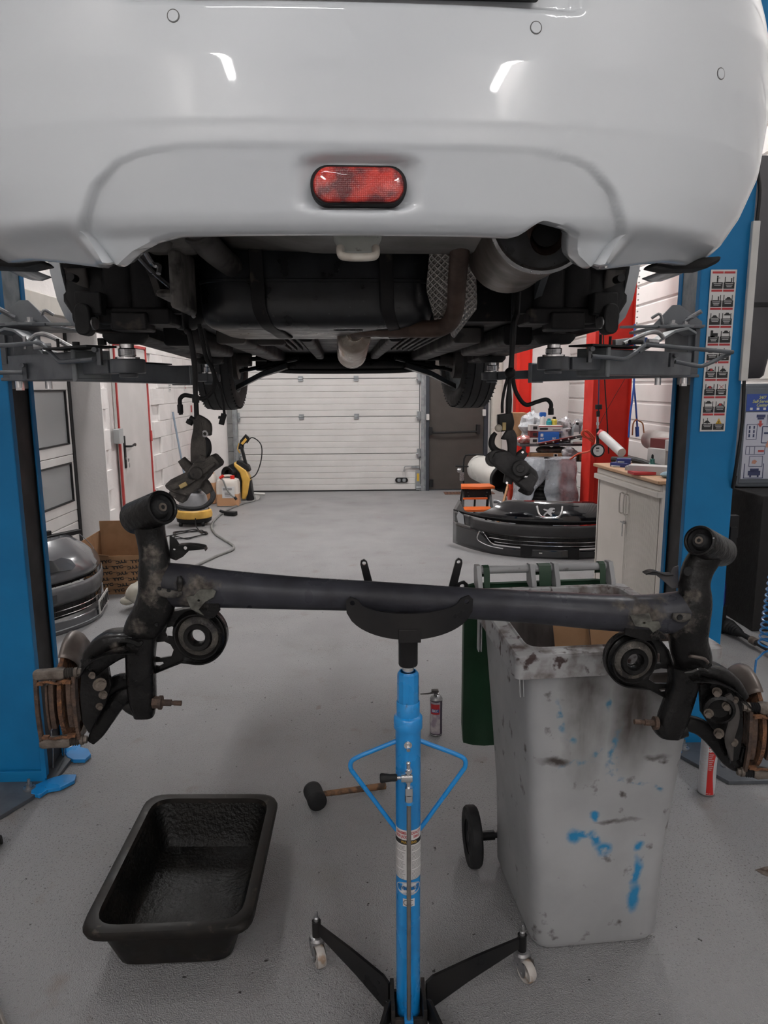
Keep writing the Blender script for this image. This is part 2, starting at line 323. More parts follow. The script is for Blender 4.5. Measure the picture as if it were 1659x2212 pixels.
# --- side sectional door in the left opening, with two glazed sections
sd = thing('door_2', None, None, (-2.8, 5.0, 0)); sd['kind'] = 'structure'
bl_g = noisy('gasket', (0.01, 0.01, 0.011), (0.013, 0.013, 0.013), 9, 0.6)
for z0, z1 in ((0.005, 0.105), (0.108, 0.222), (0.225, 0.338), (0.341, 0.455)):
    mb = MB(); mb.box((-2.815, 5.0, (z0+z1)/2), (0.04, 3.72, z1-z0)); ob('panel', mb, door_white, sd, smooth=0, bevel=0.008)
def glazed(z0, z1, pz0, pz1):
    """one glazed section: outer rails, posts, and panes with a blind behind"""
    mb = MB(); mb.box((-2.815, 5.0, (z0+pz0)/2), (0.045, 3.72, pz0-z0)); mb.box((-2.815, 5.0, (z1+pz1)/2), (0.045, 3.72, z1-pz1))
    edges = [3.16, 4.32, 5.56, 6.775]
    for k in range(4):
        e = edges[k]; wd = 0.085
        mb.box((-2.815, e+wd/2 if k == 3 else e, (pz0+pz1)/2), (0.044, wd, pz1-pz0+0.002))
    fr = ob('window_frame', mb, door_white, sd, smooth=0, bevel=0.004)
    for k in range(3):
        y0, y1 = edges[k]+0.045, edges[k+1]-(0.045 if k < 2 else 0)
        mb = MB(); g = 0.014
        for yy, zz, dy, dz in (((y0+y1)/2, pz0+g/2, y1-y0, g), ((y0+y1)/2, pz1-g/2, y1-y0, g), (y0+g/2, (pz0+pz1)/2, g, pz1-pz0), (y1-g/2, (pz0+pz1)/2, g, pz1-pz0)): mb.box((-2.80, yy, zz), (0.03, dy, dz))
        ob('gasket', mb, bl_g, fr, smooth=0)
        mb = MB(); mb.box((-2.806, (y0+y1)/2, (pz0+pz1)/2), (0.006, y1-y0, pz1-pz0)); ob('pane', mb, mat('grey_glass', (0.55, 0.56, 0.57), 0.06, trans=0.55, ior=1.45), fr, smooth=0)
glazed(0.458, 0.985, 0.545, 0.915); glazed(0.99, 1.69, 1.085, 1.59); 
for z0, z1 in ((1.695, 1.94), (1.943, 2.19)):
    mb = MB(); mb.box((-2.815, 5.0, (z0+z1)/2), (0.04, 3.72, z1-z0)); ob('panel', mb, door_white, sd, smooth=0, bevel=0.008)
mb = MB(); mb.box((-2.80, 6.86, 1.09), (0.03, 0.06, 2.18)); ob('door_seal', mb, bl_g, sd, smooth=0)
mb = MB(); mb.box((-2.66, 6.908, 1.095), (0.30, 0.024, 2.19)); ob('reveal', mb, white_wall, sd, smooth=0)
slat = noisy('blind_slat', (0.30, 0.295, 0.29), (0.26, 0.255, 0.25), 6, 0.6)
s0 = None
for k in range(30):
    if s0 is None: mb = MB(); mb.box((0, 0, 0), (0.012, 3.66, 0.044)); s0 = o = ob('slat', mb, slat, sd, smooth=0, bevel=0.006)
    else: o = s0.copy(); COL.objects.link(o)
    o.location = (-2.90, 5.0, 0.50+0.05*k)
mb = MB(); mb.box((-3.0, 5, 1.1), (0.02, 3.8, 2.3)); ob('outer_shutter', mb, noisy('dusk_grey', (0.10, 0.10, 0.11), (0.12, 0.12, 0.13), 3, 0.9), sd, smooth=0)
# --- rear garage door: sections with pressed grooves
gd = thing('door_1', None, None, (-0.57, 11.0, 0)); gd['kind'] = 'structure'
H_ = 0.572; sec = None
for k in range(5):
    if sec is None:
        prof = []; z = 0.004; n_ = 6; st = (H_-0.008)/n_
        for j in range(n_):
            prof += [(0.0, z), (0.0, z+st-0.012), (0.007, z+st-0.006)] ; z += st
        prof.append((0.0, H_-0.004)); mb = MB()
        P = [(V((-1.39, p[0], p[1])), V((1.39, p[0], p[1]))) for p in prof]
        vs = [q for p in P for q in p]; fs = [(2*i, 2*i+1, 2*i+3, 2*i+2) for i in range(len(P)-1)]; mb.add(vs, fs)
        mb.box((0, 0.03, H_/2), (2.78, 0.04, H_-0.004)); sec = o = ob('panel', mb, door_white, gd, smooth=0)
    else: o = sec.copy(); COL.objects.link(o)
    o.location = (-0.57, 10.99, 0.012+H_*k)
for k in (1, 2, 3, 4):
    for x in (-0.985, -0.142):
        if k == 1: continue
        mb = MB(); z = H_*k+0.01
        mb.box((x, 10.978, z-.022), (.075, .008, .035)); mb.box((x, 10.978, z+.022), (.075, .008, .035)); mb.cyl((x-.03, 10.972, z), (x+.03, 10.972, z), .009); ob('hinge', mb, galv, gd)
    for sx in (-1.96, 0.82):
        mb = MB(); z = H_*k+0.01
        mb.box((sx, 10.972, z), (.07, .016, .14)); mb.cyl((sx-.05, 10.955, z-.01), (sx+.05, 10.955, z-.01), .014); mb.box((sx, 10.95, z-.02), (.055, .02, .05)); ob('roller_bracket', mb, galv, gd)
mb = MB(); mb.box((.80, 10.972, .17), (.075, .02, .30)); mb.box((.83, 10.955, .06), (.12, .03, .09)); mb.cyl((.77, 10.95, .05), (.9, 10.95, .05), .02); ob('cable_bracket', mb, galv, gd)
mb = MB(); mb.box((.80, 10.958, .21), (.035, .006, .12)); ob('warning_label', mb, mat('amber', (0.55, 0.35, 0.03), 0.5), gd, smooth=0)
mb = MB(); mb.box((-0.57, 10.985, 0.006), (2.78, 0.05, 0.028)); ob('bottom_seal', mb, bl_g, gd, smooth=0)
mb = MB(); mb.rbox((.545, 10.982, .165), (.20, .02, .075), .036, axis='y', n=6); ob('pull_handle', mb, black_pl, gd)
mb = MB()
for x in (.505, .585): mb.rbox((x, 10.970, .165), (.05, .006, .05), .012, axis='y')
ob('handle_recess', mb, galv, gd)
mb = MB(); mb.box((.76, 10.97, .37), (.12, .02, .035)); mb.tube([(.72, 10.96, .385), (.62, 10.95, .385), (.59, 10.95, .37), (.585, 10.95, .33)], .007, 8); mb.sphere((.585, 10.95, .32), .016); mb.tube([(.59, 10.955, .30), (.60, 10.96, .25), (.61, 10.965, .20)], .002, 5); ob('latch_bolt', mb, galv, gd)
for nm, x in (('trim_2', -1.985), ('trim_3', .875)):
    mb = MB(); s = 1 if x > 0 else -1
    mb.box((x, 10.955, 1.45), (.028, .07, 2.9)); mb.box((x+.03*s, 10.965, 1.45), (.035, .03, 2.9)); mb.box((x-.022*s, 10.93, 1.45), (.016, .02, 2.9)); struct(ob(nm, mb, galv, smooth=0, bevel=.002))
# --- exit door
ed = thing('door_4', None, None, (1.4, 11, 0)); ed['kind'] = 'structure'
brown = noisy('brown_door', (0.060, 0.052, 0.046), (0.050, 0.043, 0.038), 4, 0.42)
mb = MB(); mb.box((1.39, 10.985, 1.05), (.84, .04, 2.07)); ob('door_leaf', mb, brown, ed, smooth=0, bevel=.003)
mb = MB()
for x, d in ((.945, .05), (1.845, .06)): mb.box((x, 10.98, 1.075), (d, .09, 2.15))
mb.box((1.4, 10.98, 2.12), (.9, .09, .06)); ob('door_frame', mb, mat('blue_black', (0.035, 0.04, 0.05), 0.4), ed, smooth=0, bevel=.003)
mb = MB(); mb.tube([(1.0, 10.95, .93), (1.03, 10.90, .905), (1.09, 10.885, .90), (1.70, 10.885, .915)], .015, 10, 3); mb.rbox((1.72, 10.92, .95), (.055, .08, .14), .01, axis='y'); mb.rbox((.99, 10.93, .93), (.05, .06, .12), .01, axis='y'); ob('push_bar', mb, black_pl, ed)
mb = MB(); mb.rbox((.945, 10.92, 1.14), (.045, .03, .09), .008, axis='y'); mb.rbox((1.81, 10.93, 1.20), (.05, .03, .10), .008, axis='y'); ob('contact_sensor', mb, white_pl, ed)
mb = MB(); mb.rbox((1.01, 10.94, .12), (.05, .04, .12), .008, axis='y'); ob('hinge', mb, black_pl, ed)
# --- right wall: white cladding planks
wr = MB(); wr.box((BX1+0.14, 1.75, CZ/2), (.2, 18.7, CZ)); wall_right = struct(ob('wall_right', wr, white_wall, smooth=0))
clad = noisy('white_cladding', (0.74, 0.715, 0.70), (0.69, 0.67, 0.65), 2, 0.5); s0 = None
for k in range(22):
    if s0 is None:
        mb = MB(); ph = .216
        pr = [(0, 0), (-.022, .012), (-.022, ph-.030), (-.004, ph-.012), (0, ph-.004)]
        vs = [V((p[0], y, p[1])) for p in pr for y in (-4.4, 4.4)]; mb.add(vs, [(2*i, 2*i+1, 2*i+3, 2*i+2) for i in range(len(pr)-1)])
        s0 = o = ob('panel', mb, clad, wall_right, smooth=0)
    else: o = s0.copy(); COL.objects.link(o)
    o.location = (BX1+.04, 6.6, .12+.216*k)
mb = MB(); mb.box((BX1+.03, 7.1, .06), (.06, 8.0, .12)); struct(ob('baseboard_right', mb, white_pl, smooth=0))
mb = MB(); mb.rbox((2.0, 10.93, 2.5), (.175, .12, 5.0), .05); cp = struct(ob('trim_4', mb, noisy('cream_pipe', (0.56, 0.53, 0.48), (0.5, 0.47, 0.42), 3, 0.6)))
mb = MB()
for z in (.35, .98, 1.62, 2.25): mb.rbox((2.0, 10.93, z), (.182, .127, .012), .05)
ob('pipe_joint', mb, white_pl, cp)
struct_pipe = MB(); struct_pipe.box((2.42, 10.95, 2.5), (.06, .06, 5)); struct(ob('trim_5', struct_pipe, white_pl, smooth=0, bevel=.006))
# rusty floor grating by the exit door and the broken patch of floor
t = thing('floor_grate', 'rusty brown perforated grate let into the floor by the exit door', 'grate', (1.35, 10.55, 0))
p0 = aZ(955, 1067); mb = MB(); mb.box((1.55, 10.62, .006), (.75, .22, .012)); ob('plate', mb, noisy('rust_grate', (0.16, 0.075, 0.045), (0.10, 0.05, 0.035), 60, 0.8, bump=.5), t, smooth=0, bevel=.003)
mb = MB()
for i in range(14):
    for j in range(4): mb.cyl((1.22+i*.05, 10.55+j*.046, .012), (1.22+i*.05, 10.55+j*.046, .0135), .012, n=6)
o = ob('hole', mb, black_pl, t, smooth=0); o['kind'] = 'stuff'
# ceiling lamps
lm = mat('tube_light', (1, 1, 1), 0.5, emit=(1.0, 0.985, 0.975, 1.0))
LAMP_LABELS = ['long white ceiling lamp far behind the car on the left side', 'long white ceiling lamp far behind the car on the right side', 'long white ceiling lamp just behind the camera spot on the left', 'long white ceiling lamp just behind the camera spot on the right', 'long white ceiling lamp over the left lift post', 'long white ceiling lamp over the right lift post', 'long white ceiling lamp over the red-framed door end of the hall', 'long white ceiling lamp over the workbench end of the hall', 'crosswise white ceiling lamp behind the raised car']
for i, (x, y, z, L, ax, pw) in enumerate(LAMPS):
    t = thing('ceiling_light', LAMP_LABELS[i], 'lamp', (x, y, z), 0, 'ceiling strip lamps')
    d = (L, .14) if ax == 'x' else (.14, L)
    mb = MB(); mb.box((x, y, z+.05), (d[0]+.06, d[1]+.06, .06)); mb.cyl((x, y, z+.08), (x, y, CZ), .008, n=8); ob('housing', mb, white_pl, t, smooth=0)
    le = lm.copy(); le.node_tree.nodes['Principled BSDF'].inputs['Emission Strength'].default_value = pw
    mb = MB(); mb.box((x, y, z), (d[0], d[1], .03)); ob('diffuser', mb, le, t, smooth=0)
# ================================================================== CAR ON THE LIFT (local frame: x right, y towards the bonnet)
CARO, CARA = V((0.033, 0, 0)), R(1.9)
car = thing('car', 'white hatchback raised on the two-post lift, seen from behind with bare underside', 'car', CARO, CARA)
CM = Matrix.Translation(CARO) @ Matrix.Rotation(CARA, 4, 'Z'); CMI = CM.inverted()
car_white = noisy('car_white_paint', (0.625, 0.66, 0.69), (0.61, 0.645, 0.68), 3, 0.30, coat=1.0, rvar=0.02)
under_blk = noisy('underbody_black', (0.012, 0.011, 0.012), (0.008, 0.008, 0.009), 9, 0.55, spec=.3, bump=0.1, bscale=40, c3=(0.05, 0.042, 0.036), s3=24, lo3=0.62, hi3=0.72)
under_gry = noisy('underbody_grey', (0.075, 0.068, 0.064), (0.045, 0.04, 0.038), 7, 0.6, c3=(0.02, 0.018, 0.018), s3=15, lo3=0.55, hi3=0.65)
tank_m = noisy('tank_plastic', (0.010, 0.011, 0.013), (0.017, 0.019, 0.023), 14, 0.33, rvar=.1, c3=(0.06, 0.06, 0.062), s3=70, lo3=0.70, hi3=0.76)
def sst(a, b, x): t = max(0, min(1, (x-a)/(b-a))); return t*t*(3-2*t)
def lerp_tab(t, x):
    if x <= t[0][0]: return t[0][1]
    for (a, b), (c, d) in zip(t, t[1:]):
        if x <= c: return b+(d-b)*(x-a)/(c-a)
    return t[-1][1]
YRT = [(1.79, 1.250), (1.852, 1.232), (1.866, 1.216), (1.88, 1.211), (1.965, 1.2035), (1.985, 1.2015), (2.004, 1.2), (2.010, 1.1985), (2.10, 1.196), (2.2, 1.198), (2.33, 1.205), (2.6, 1.24), (2.72, 1.27), (3.05, 1.56), (3.2, 1.85), (3.26, 2.3)]
WT = [(1.79, 0.68), (1.84, 0.722), (1.88, 0.765), (1.93, 0.797), (2.0, 0.824), (2.1, 0.834), (2.2, 0.832), (2.26, 0.818), (2.34, 0.79), (2.6, 0.775), (2.72, 0.76), (3.05, 0.68), (3.2, 0.60), (3.26, 0.5)]
def diff_half(z): return lerp_tab([(1.80, 0.425), (1.86, 0.465), (1.92, 0.43), (1.955, 0.385), (1.966, 0.345), (1.9725, 0.29)], z)
def yin(x, z):
    """extra depth of pressings: diffuser field, plate field, fog lamp bay"""
    a = abs(x); e = 0
    if z < 1.978: e += (0.0035+max(0, 1.968-z)*0.20)*sst(0, 0.010, diff_half(z)-a)*sst(1.977, 1.969, z)
    e += 0.012*sst(0.352, 0.335, a)*sst(2.170, 2.178, z)*sst(2.34, 2.32, z)
    lx, lz = (x)/0.094, (z-1.923)/0.041; q = (abs(lx)**5+abs(lz)**5)**0.2; e += 0.020*sst(1.06, 0.86, q)
    if a > 0.40 and z < 1.872: e += (1.872-z)*1.1*sst(0.0, 0.03, a-diff_half(z))
    return e
def bsurf(th, z, n=2.75, D=0.46):
    W = lerp_tab(WT, z); s, c = math.sin(th), math.cos(th)
    x = W*math.copysign(abs(s)**(2/n), s); y = lerp_tab(YRT, z)+D*(1-abs(max(c, 0))**(2/n)); return V((x, y+yin(x, z), z))
def zbot(x):
    a = abs(x); z = lerp_tab([(0, 1.856), (0.30, 1.855), (0.345, 1.848), (0.39, 1.834), (0.43, 1.816), (0.445, 1.813), (0.50, 1.822), (0.60, 1.838), (0.75, 1.848)], a)
    if x > 0: z += 0.022*sst(0.26, 0.295, x)*sst(0.40, 0.365, x)
    return z
ths = []
for i in range(321): ths.append(-PI/2+PI*i/320)
mb = MB(); zs = [0, .02, .05, .08, .11, .14, .17, .20, .23, .25, .265, .28, .295, .31, .325, .34, .355, .37, .385, .40, .43, .46, .50, .55, .60, .64, .67, .69, .70, .71, .72, .74, .78, .84, .92, 1.0]
zs = sorted(set([round(k/110, 4) for k in range(111)]))
rows = []
def brow(f):
    r = []
    for th in ths:
        p = bsurf(th, 1.84); zb = zbot(p.x); r.append(bsurf(th, zb+(2.33-zb)*f))
    return r
r0 = brow(0)
rows.append([V((p.x*0.97, p.y+0.05, p.z+0.012)) for p in r0]); rows.append([V((p.x*0.985, p.y+0.022, p.z+0.001)) for p in r0]); rows += [brow(f) for f in zs]
n = len(ths); mb.add([p for r_ in rows for p in r_], [(j*n+i, j*n+i+1, (j+1)*n+i+1, (j+1)*n+i) for j in range(len(rows)-1) for i in range(n-1)])
bumper = ob('bumper', mb, car_white, car, smooth=60, solid=0.004, local=True, soff=1)
mb = MB(); mb.grid(60, 24, lambda u, v: bsurf(-PI/2+PI*u, 2.336+v*(3.2-2.336)))
ob('tailgate', mb, car_white, car, smooth=50, local=True)
mb = MB(); mb.grid(40, 8, lambda u, v: bsurf(-PI/2*.78+PI*.78*u, 2.76+v*0.36)+V((0, -0.006, 0))); ob('rear_window', mb, mat('dark_glass', (0.01, 0.012, 0.013), 0.05, coat=1), car, local=True)
# body sides, roof and interior shell
def side(s):
    out = [(1.60, 2.18), (1.70, 2.25), (1.82, 2.27), (1.94, 2.23), (2.04, 2.13), (2.09, 2.02), (2.115, 1.92), (2.15, 1.85), (2.20, 1.805), (2.26, 1.785), (3.3, 1.765), (4.20, 1.75), (4.24, 1.95), (4.36, 2.13), (4.55, 2.21), (4.75, 2.17), (4.90, 2.02), (4.96, 1.86), (5.2, 1.84), (5.3, 2.15), (5.15, 2.42), (4.6, 2.58), (4.1, 2.66), (1.75, 2.68), (1.62, 2.5)]
    mb = MB(); mb.prism([(y, z) for y, z in out], MX((s*0.838, 0, 0), (0, 1, 0), (0, 0, 1)), -0.03 if s > 0 else 0.03); return mb
for s in (-1, 1): ob('side_panel', side(s), car_white, car, local=True, smooth=25)
mb = MB()
def sec(y, wz): return [V((-0.82, y, 2.66)), V((-0.80*wz[0], y, 2.66+(wz[1]-2.66)*.8)), V((-0.70*wz[0], y, wz[1])), V((0.70*wz[0], y, wz[1])), V((0.80*wz[0], y, 2.66+(wz[1]-2.66)*.8)), V((0.82, y, 2.66))]
mb.loft([sec(y, q) for y, q in ((1.75, (.92, 3.10)), (2.2, (.90, 3.22)), (3.2, (.88, 3.27)), (3.8, (.88, 3.2)), (4.3, (.95, 2.90)), (4.7, (1.0, 2.70)), (5.25, (.95, 2.5)))], caps=True); ob('roof', mb, car_white, car, local=True, smooth=40)
mb = MB(); mb.box((0, 3.4, 2.30), (1.60, 3.7, 0.5)); ob('cabin_floor', mb, under_blk, car, local=True, smooth=0)
# wheel housings: liner fronts, ribs, inner rails
for s in (-1, 1):
    mb = MB(); mb.grid(10, 14, lambda u, v: V((s*(0.80-0.26*u), 1.78+0.33*math.cos(PI*v*.62-0.05), 1.93+0.32*math.sin(PI*v*.62)))); ob('wheel_arch_liner', mb, black_pl, car, local=True, solid=.006)
    mb = MB(); mb.prism([(1.50, 1.90), (1.52, 2.3), (2.5, 2.3), (2.5, 1.82), (2.22, 1.80), (2.12, 1.84), (2.04, 1.90), (1.95, 1.94), (1.75, 1.92)], MX((s*0.53, 0, 0), (0, 1, 0), (0, 0, 1)), 0.02*s); ob('inner_wheelhouse', mb, under_gry if s < 0 else noisy('body_grey_blue', (0.09, 0.10, 0.11), (0.055, 0.06, 0.066), 8, 0.5), car, local=True, smooth=0, bevel=.004)
    # front wall of the wheel housing, with vertical pressings
    mb = MB(); mb.rbox((s*0.70, 2.16, 1.985), (0.19, 0.05, 0.38), 0.03, axis='y'); mb.rbox((s*0.655, 2.125, 1.975), (0.085, 0.05, 0.36), 0.03, axis='z'); mb.rbox((s*0.575, 2.13, 1.97), (0.10, 0.06, 0.35), 0.028, axis='z'); mb.box((s*0.505, 2.15, 1.94), (0.05, 0.05, 0.26)); ob('splash_guard', mb, black_rub, car, local=True, bevel=.004)
    mb = MB(); mb.grid(6, 16, lambda u, v: V((s*(0.80-0.06*u), lerp_tab([(0, 2.235), (.3, 2.15), (.6, 2.105), (1, 2.06)], v)-.015*u, 1.79+.32*v))); ob('liner_edge', mb, under_gry, car, local=True, solid=.012)
    mb = MB()
    for z in (1.84, 1.93, 2.04): mb.cyl((s*0.765, 2.06, z+.06), (s*0.765, 2.10, z+.06), 0.011)
    ob('liner_clip', mb, black_pl, car, local=True)
    mb = MB(); mb.loft([[V((s*x, y, z)) for x, z in ((.70, z0), (.79, z0), (.82, z0+.05), (.82, z0+.12), (.70, z0+.12))] for y, z0 in ((2.14, 1.80), (2.20, 1.772), (3.0, 1.755), (4.2, 1.73))]); mb.rbox((s*0.72, 2.17, 1.82), (.16, .06, .10), .03, axis='y'); ob('sill', mb, black_pl, car, local=True, bevel=.012)
    # rear axle mount: bracket with its open bolt bush at the sill end
    mb = MB(); mb.rbox((s*0.73, 2.05, 1.785), (.042, .05, .085), .02, axis='y'); mb.box((s*0.72, 2.09, 1.83), (.07, .08, .06)); ob('bush_bracket', mb, black_rub, car, local=True, bevel=.004)
    mb = MB(); mb.lathe([(.010, -.006), (.016, -.006), (.017, .0), (.017, .01)], (s*0.71, 2.045, 1.775), (-s, -.3, 0), 18, caps=True); ob('steel_bush', mb, zinc, car, local=True)
    mb = MB(); mb.box((s*0.61, 2.16, 1.80), (.20, .14, .045)); mb.box((s*0.62, 2.12, 1.784), (.10, .1, .05)); ob('jacking_bracket', mb, under_blk, car, local=True, bevel=.006)
    # black flap under the bumper corner
    mb = MB(); mb.prism([(0, 0), (0.13, 0.010), (0.125, -0.002), (0.10, -0.014), (0.03, -0.016), (-0.01, -0.008)] if s > 0 else [(0, 0.01), (0.13, 0.0), (0.14, -0.008), (0.10, -0.016), (0.03, -0.014), (0.005, -0.002)], MX((s*0.615 if s > 0 else -0.745, 1.47, 1.848), (1, 0, 0), (0, 0, 1)), -0.07); ob('under_flap', mb, black_rub, car, local=True, bevel=.006)
# floor pans
mb = MB(); mb.grid(30, 16, lambda u, v: V((-0.34+0.90*u, 1.29+0.78*v, 1.975-0.055*sst(0, .3, u)*sst(1, .7, u)*sst(0, .15, v)*sst(1.1, .6, v)))); ob('spare_wheel_well', mb, noisy('warm_grey_body', (0.13, 0.12, 0.112), (0.09, 0.082, 0.076), 6, 0.45), car, local=True, solid=.004)
mb = MB(); mb.box((0, 1.75, 2.08), (1.10, 0.95, 0.03)); mb.box((0, 2.5, 2.06), (1.64, .7, .03)); ob('boot_floor', mb, under_blk, car, local=True, smooth=0)
mb = MB(); mb.box((0, 3.65, 1.86), (1.52, 2.5, 0.10)); ob('floor_pan', mb, under_blk, car, local=True, smooth=0)
mb = MB()
for x, w_, y0, y1, z in ((-.42, .09, 2.62, 4.5, 1.79), (.44, .09, 2.62, 4.5, 1.79), (-.58, .10, 2.5, 3.4, 1.775), (.58, .10, 2.5, 3.4, 1.775), (-.16, .05, 2.7, 4.4, 1.80), (.17, .05, 2.7, 4.4, 1.80)): mb.rbox((x, (y0+y1)/2, z), (w_, y1-y0, .07), .015, axis='y')
for i in range(5): mb.box((-.30+.03*i, 3.3, 1.80), (.012, 1.2, .02)); mb.box((.24+.03*i, 3.3, 1.80), (.012, 1.2, .02))
ob('floor_rib', mb, under_blk, car, local=True, bevel=.004)['kind'] = 'stuff'
for c_, d_ in (((-.42, 2.62, 1.78), (.10, .05, .055)), ((.42, 2.62, 1.78), (.10, .05, .055)), ((-.29, 2.75, 1.765), (.10, .08, .02))): mb = MB(); mb.rbox(c_, d_, .012, axis='y'); ob('pale_bracket', mb, under_gry, car, local=True, bevel=.004)
mb = MB(); mb.rbox((0, 4.72, 1.73), (1.0, .30, .07), .02, axis='x'); mb.tube([(-.55, 4.6, 1.72), (-.3, 4.58, 1.70), (.3, 4.58, 1.70), (.55, 4.6, 1.72)], .018, 8); mb.rbox((0, 4.9, 1.76), (1.2, .1, .1), .02, axis='x'); ob('front_subframe', mb, black_pt, car, local=True, bevel=.006)
for s in (-1, 1):
    mb = MB(); mb.loft([[V((s*x, 4.5+dy, z+dz)) for dy, dz in ((-w_, -h), (w_, -h), (w_, h), (-w_, h))] for x, z, w_, h in ((.36, 1.73, .12, .018), (.52, 1.68, .06, .016), (.68, 1.60, .035, .016))]); ob('control_arm', mb, black_pt, car, local=True, bevel=.004)
# front wheels
tyre_m = noisy('tyre_rubber', (0.013, 0.013, 0.014), (0.019, 0.018, 0.018), 20, 0.7, bump=.12, bscale=150)
for s in (-1, 1):
    cx, cy, cz, r_, hw = s*0.775, 4.60, 1.775, 0.315, 0.108
    prof = [(.205, -hw*.86), (.24, -hw), (.28, -hw*1.0), (.304, -hw*.88), (.3135, -hw*.62)]
    for g in (-.5, 0.0, .5): prof += [(.315, hw*(g-.045)), (.307, hw*(g-.03)), (.307, hw*(g+.03)), (.315, hw*(g+.045))]
    prof += [(.3135, hw*.62), (.304, hw*.88), (.28, hw), (.24, hw), (.205, hw*.86)]
    wh = MB(); ax = V((1, .10*s+.04, .0)); wh.lathe(prof, (cx, cy, cz), ax, 56); tyre = ob('tyre', wh, tyre_m, car, local=True, smooth=30)
    F = frame(ax); mb = MB()
    for i in range(56):
        a = 2*PI*i/56
        for u in (-.80, .80):
            p = V((cx, cy, cz)) + F @ V((.3025*math.cos(a), .3025*math.sin(a), hw*u)); rot = F @ Matrix.Rotation(a, 3, 'Z'); mb.box(p, (.009, .004, hw*.30), rot)
    o = ob('tread_block', mb, tyre_m, tyre, smooth=0, recalc=False); o.matrix_parent_inverse.identity(); o['kind'] = 'stuff'
    mb = MB(); mb.lathe([(.206, hw*.85), (.20, hw*.8), (.185, 0), (.19, -hw*.7), (.206, -hw*.85)], (cx, cy, cz), ax, 40)
    for i in range(5):
        a = 2*PI*i/5; p = F @ V((math.cos(a), math.sin(a), 0)); c = V((cx, cy, cz)) + ax.normalized()*hw*.45*s; mb.bar(c+p*.03, c+p*.19, .045, .025, up=ax)
    mb.cyl(V((cx, cy, cz))+ax*hw*.2*s, V((cx, cy, cz))+ax*hw*.55*s, .05); ob('wheel_rim', mb, galv, car, local=True)
    mb = MB(); mb.cyl((cx-s*.10, cy, cz), (cx-s*.04, cy, cz), .125, n=32); mb.cyl((cx-s*.18, cy, cz), (cx-s*.1, cy, cz), .045); ob('front_brake_disc', mb, under_gry, car, local=True)
    mb = MB(); mb.tube([(s*.30, 4.45, 1.77), (s*.55, 4.5, 1.72), (s*.66, 4.52, 1.70)], .012, 8, 3); mb.cyl((s*.3, 4.6, 1.78), (s*.68, 4.6, 1.775), .014); ob('drive_shaft', mb, black_pt, car, local=True)
# fuel tank with two straps
mb = MB(); rings = []
def rr3(cx, cy, w_, d, z, r_): return [V((cx+x, cy+y, z)) for x, y in rrect(w_, d, r_, 6)]
for z, k in ((1.766, .60), (1.772, .80), (1.785, .93), (1.81, .985), (1.84, 1.0), (1.888, 1.0), (1.890, 1.02), (1.897, 1.02), (1.899, 1.0), (1.95, .99), (2.03, .95), (2.045, .9)): rings.append(rr3(-.098, 2.35, .672*(1-(1-k)*.35), .56*(1-(1-k)*.55), z, .09*k))
mb.loft(rings); tank = ob('fuel_tank', mb, tank_m, car, local=True, smooth=50)
mb = MB(); mb.box((-.30, 2.2, 1.772), (.13, .02, .012)); mb.box((-.28, 2.15, 1.771), (.10, .01, .012))
for x in (-.01, .115): mb.rbox((x, 2.17, 1.773), (.09, .05, .014), .01)
ob('tank_foot', mb, tank_m, tank, bevel=.002).matrix_parent_inverse.identity()
for x in (-.262, .095):
    mb = MB(); path = [(x+.0, 2.045, 2.06), (x, 2.052, 1.95), (x+.003, 2.05, 1.86), (x+.006, 2.062, 1.81), (x+.02, 2.10, 1.775), (x+.04, 2.2, 1.762), (x+.05, 2.4, 1.76), (x+.05, 2.64, 1.80)]; P = smoothpath(path, 5); rg = []
    for i, p in enumerate(P):
        t_ = (P[min(i+1, len(P)-1)]-P[max(i-1, 0)]).normalized(); s_ = V((1, 0, 0)); nn = t_.cross(s_).normalized(); rg.append([p+s_*.019-nn*.004, p+s_*.019+nn*.004, p-s_*.019+nn*.004, p-s_*.019-nn*.004])
    mb.loft(rg); ob('tank_strap', mb, under_blk, car, local=True, smooth=30, bevel=.002)
# filler neck and evap hose at the left, with the grey body corner
mb = MB(); mb.tube([(-.39, 1.72, 2.05), (-.375, 1.76, 1.985), (-.36, 1.88, 1.95), (-.33, 2.08, 1.93)], [.026, .026, .034, .03], 14, 4); mb.lathe([(.03, 0), (.036, .004), (.036, .016), (.03, .02)], (-.372, 1.80, 1.972), (.1, .6, -.4), 20); ob('filler_neck', mb, under_gry, car, local=True)
mb = MB(); mb.rbox((-.46, 1.80, 1.99), (.15, .35, .10), .03, axis='y'); mb.rbox((-.475, 1.72, 1.95), (.09, .2, .06), .02, axis='y'); mb.box((-.45, 2.0, 1.88), (.03, .2, .16)); mb.box((-.475, 2.0, 1.84), (.06, .16, .02)); ob('chassis_rail', mb, noisy('rail_grey', (0.16, 0.15, 0.14), (0.10, 0.092, 0.086), 9, 0.55, c3=(.03, .028, .026), s3=14, lo3=.52, hi3=.62), car, local=True, bevel=.010)
mb = MB(); mb.tube([(-.50, 1.80, 1.93), (-.49, 1.85, 1.90), (-.475, 1.85, 1.895), (-.475, 1.84, 1.875)], .006, 8); mb.tube([(-.60, 1.8, 2.0), (-.56, 1.84, 1.96), (-.52, 1.95, 1.90), (-.46, 2.05, 1.84), (-.45, 2.12, 1.80)], .006, 8); ob('brake_pipe', mb, zinc, car, local=True)
mb = MB(); mb.sphere((-.50, 2.26, 1.87), .1, (.8, .7, 1.0)); ob('charcoal_canister', mb, black_pl, car, local=True)
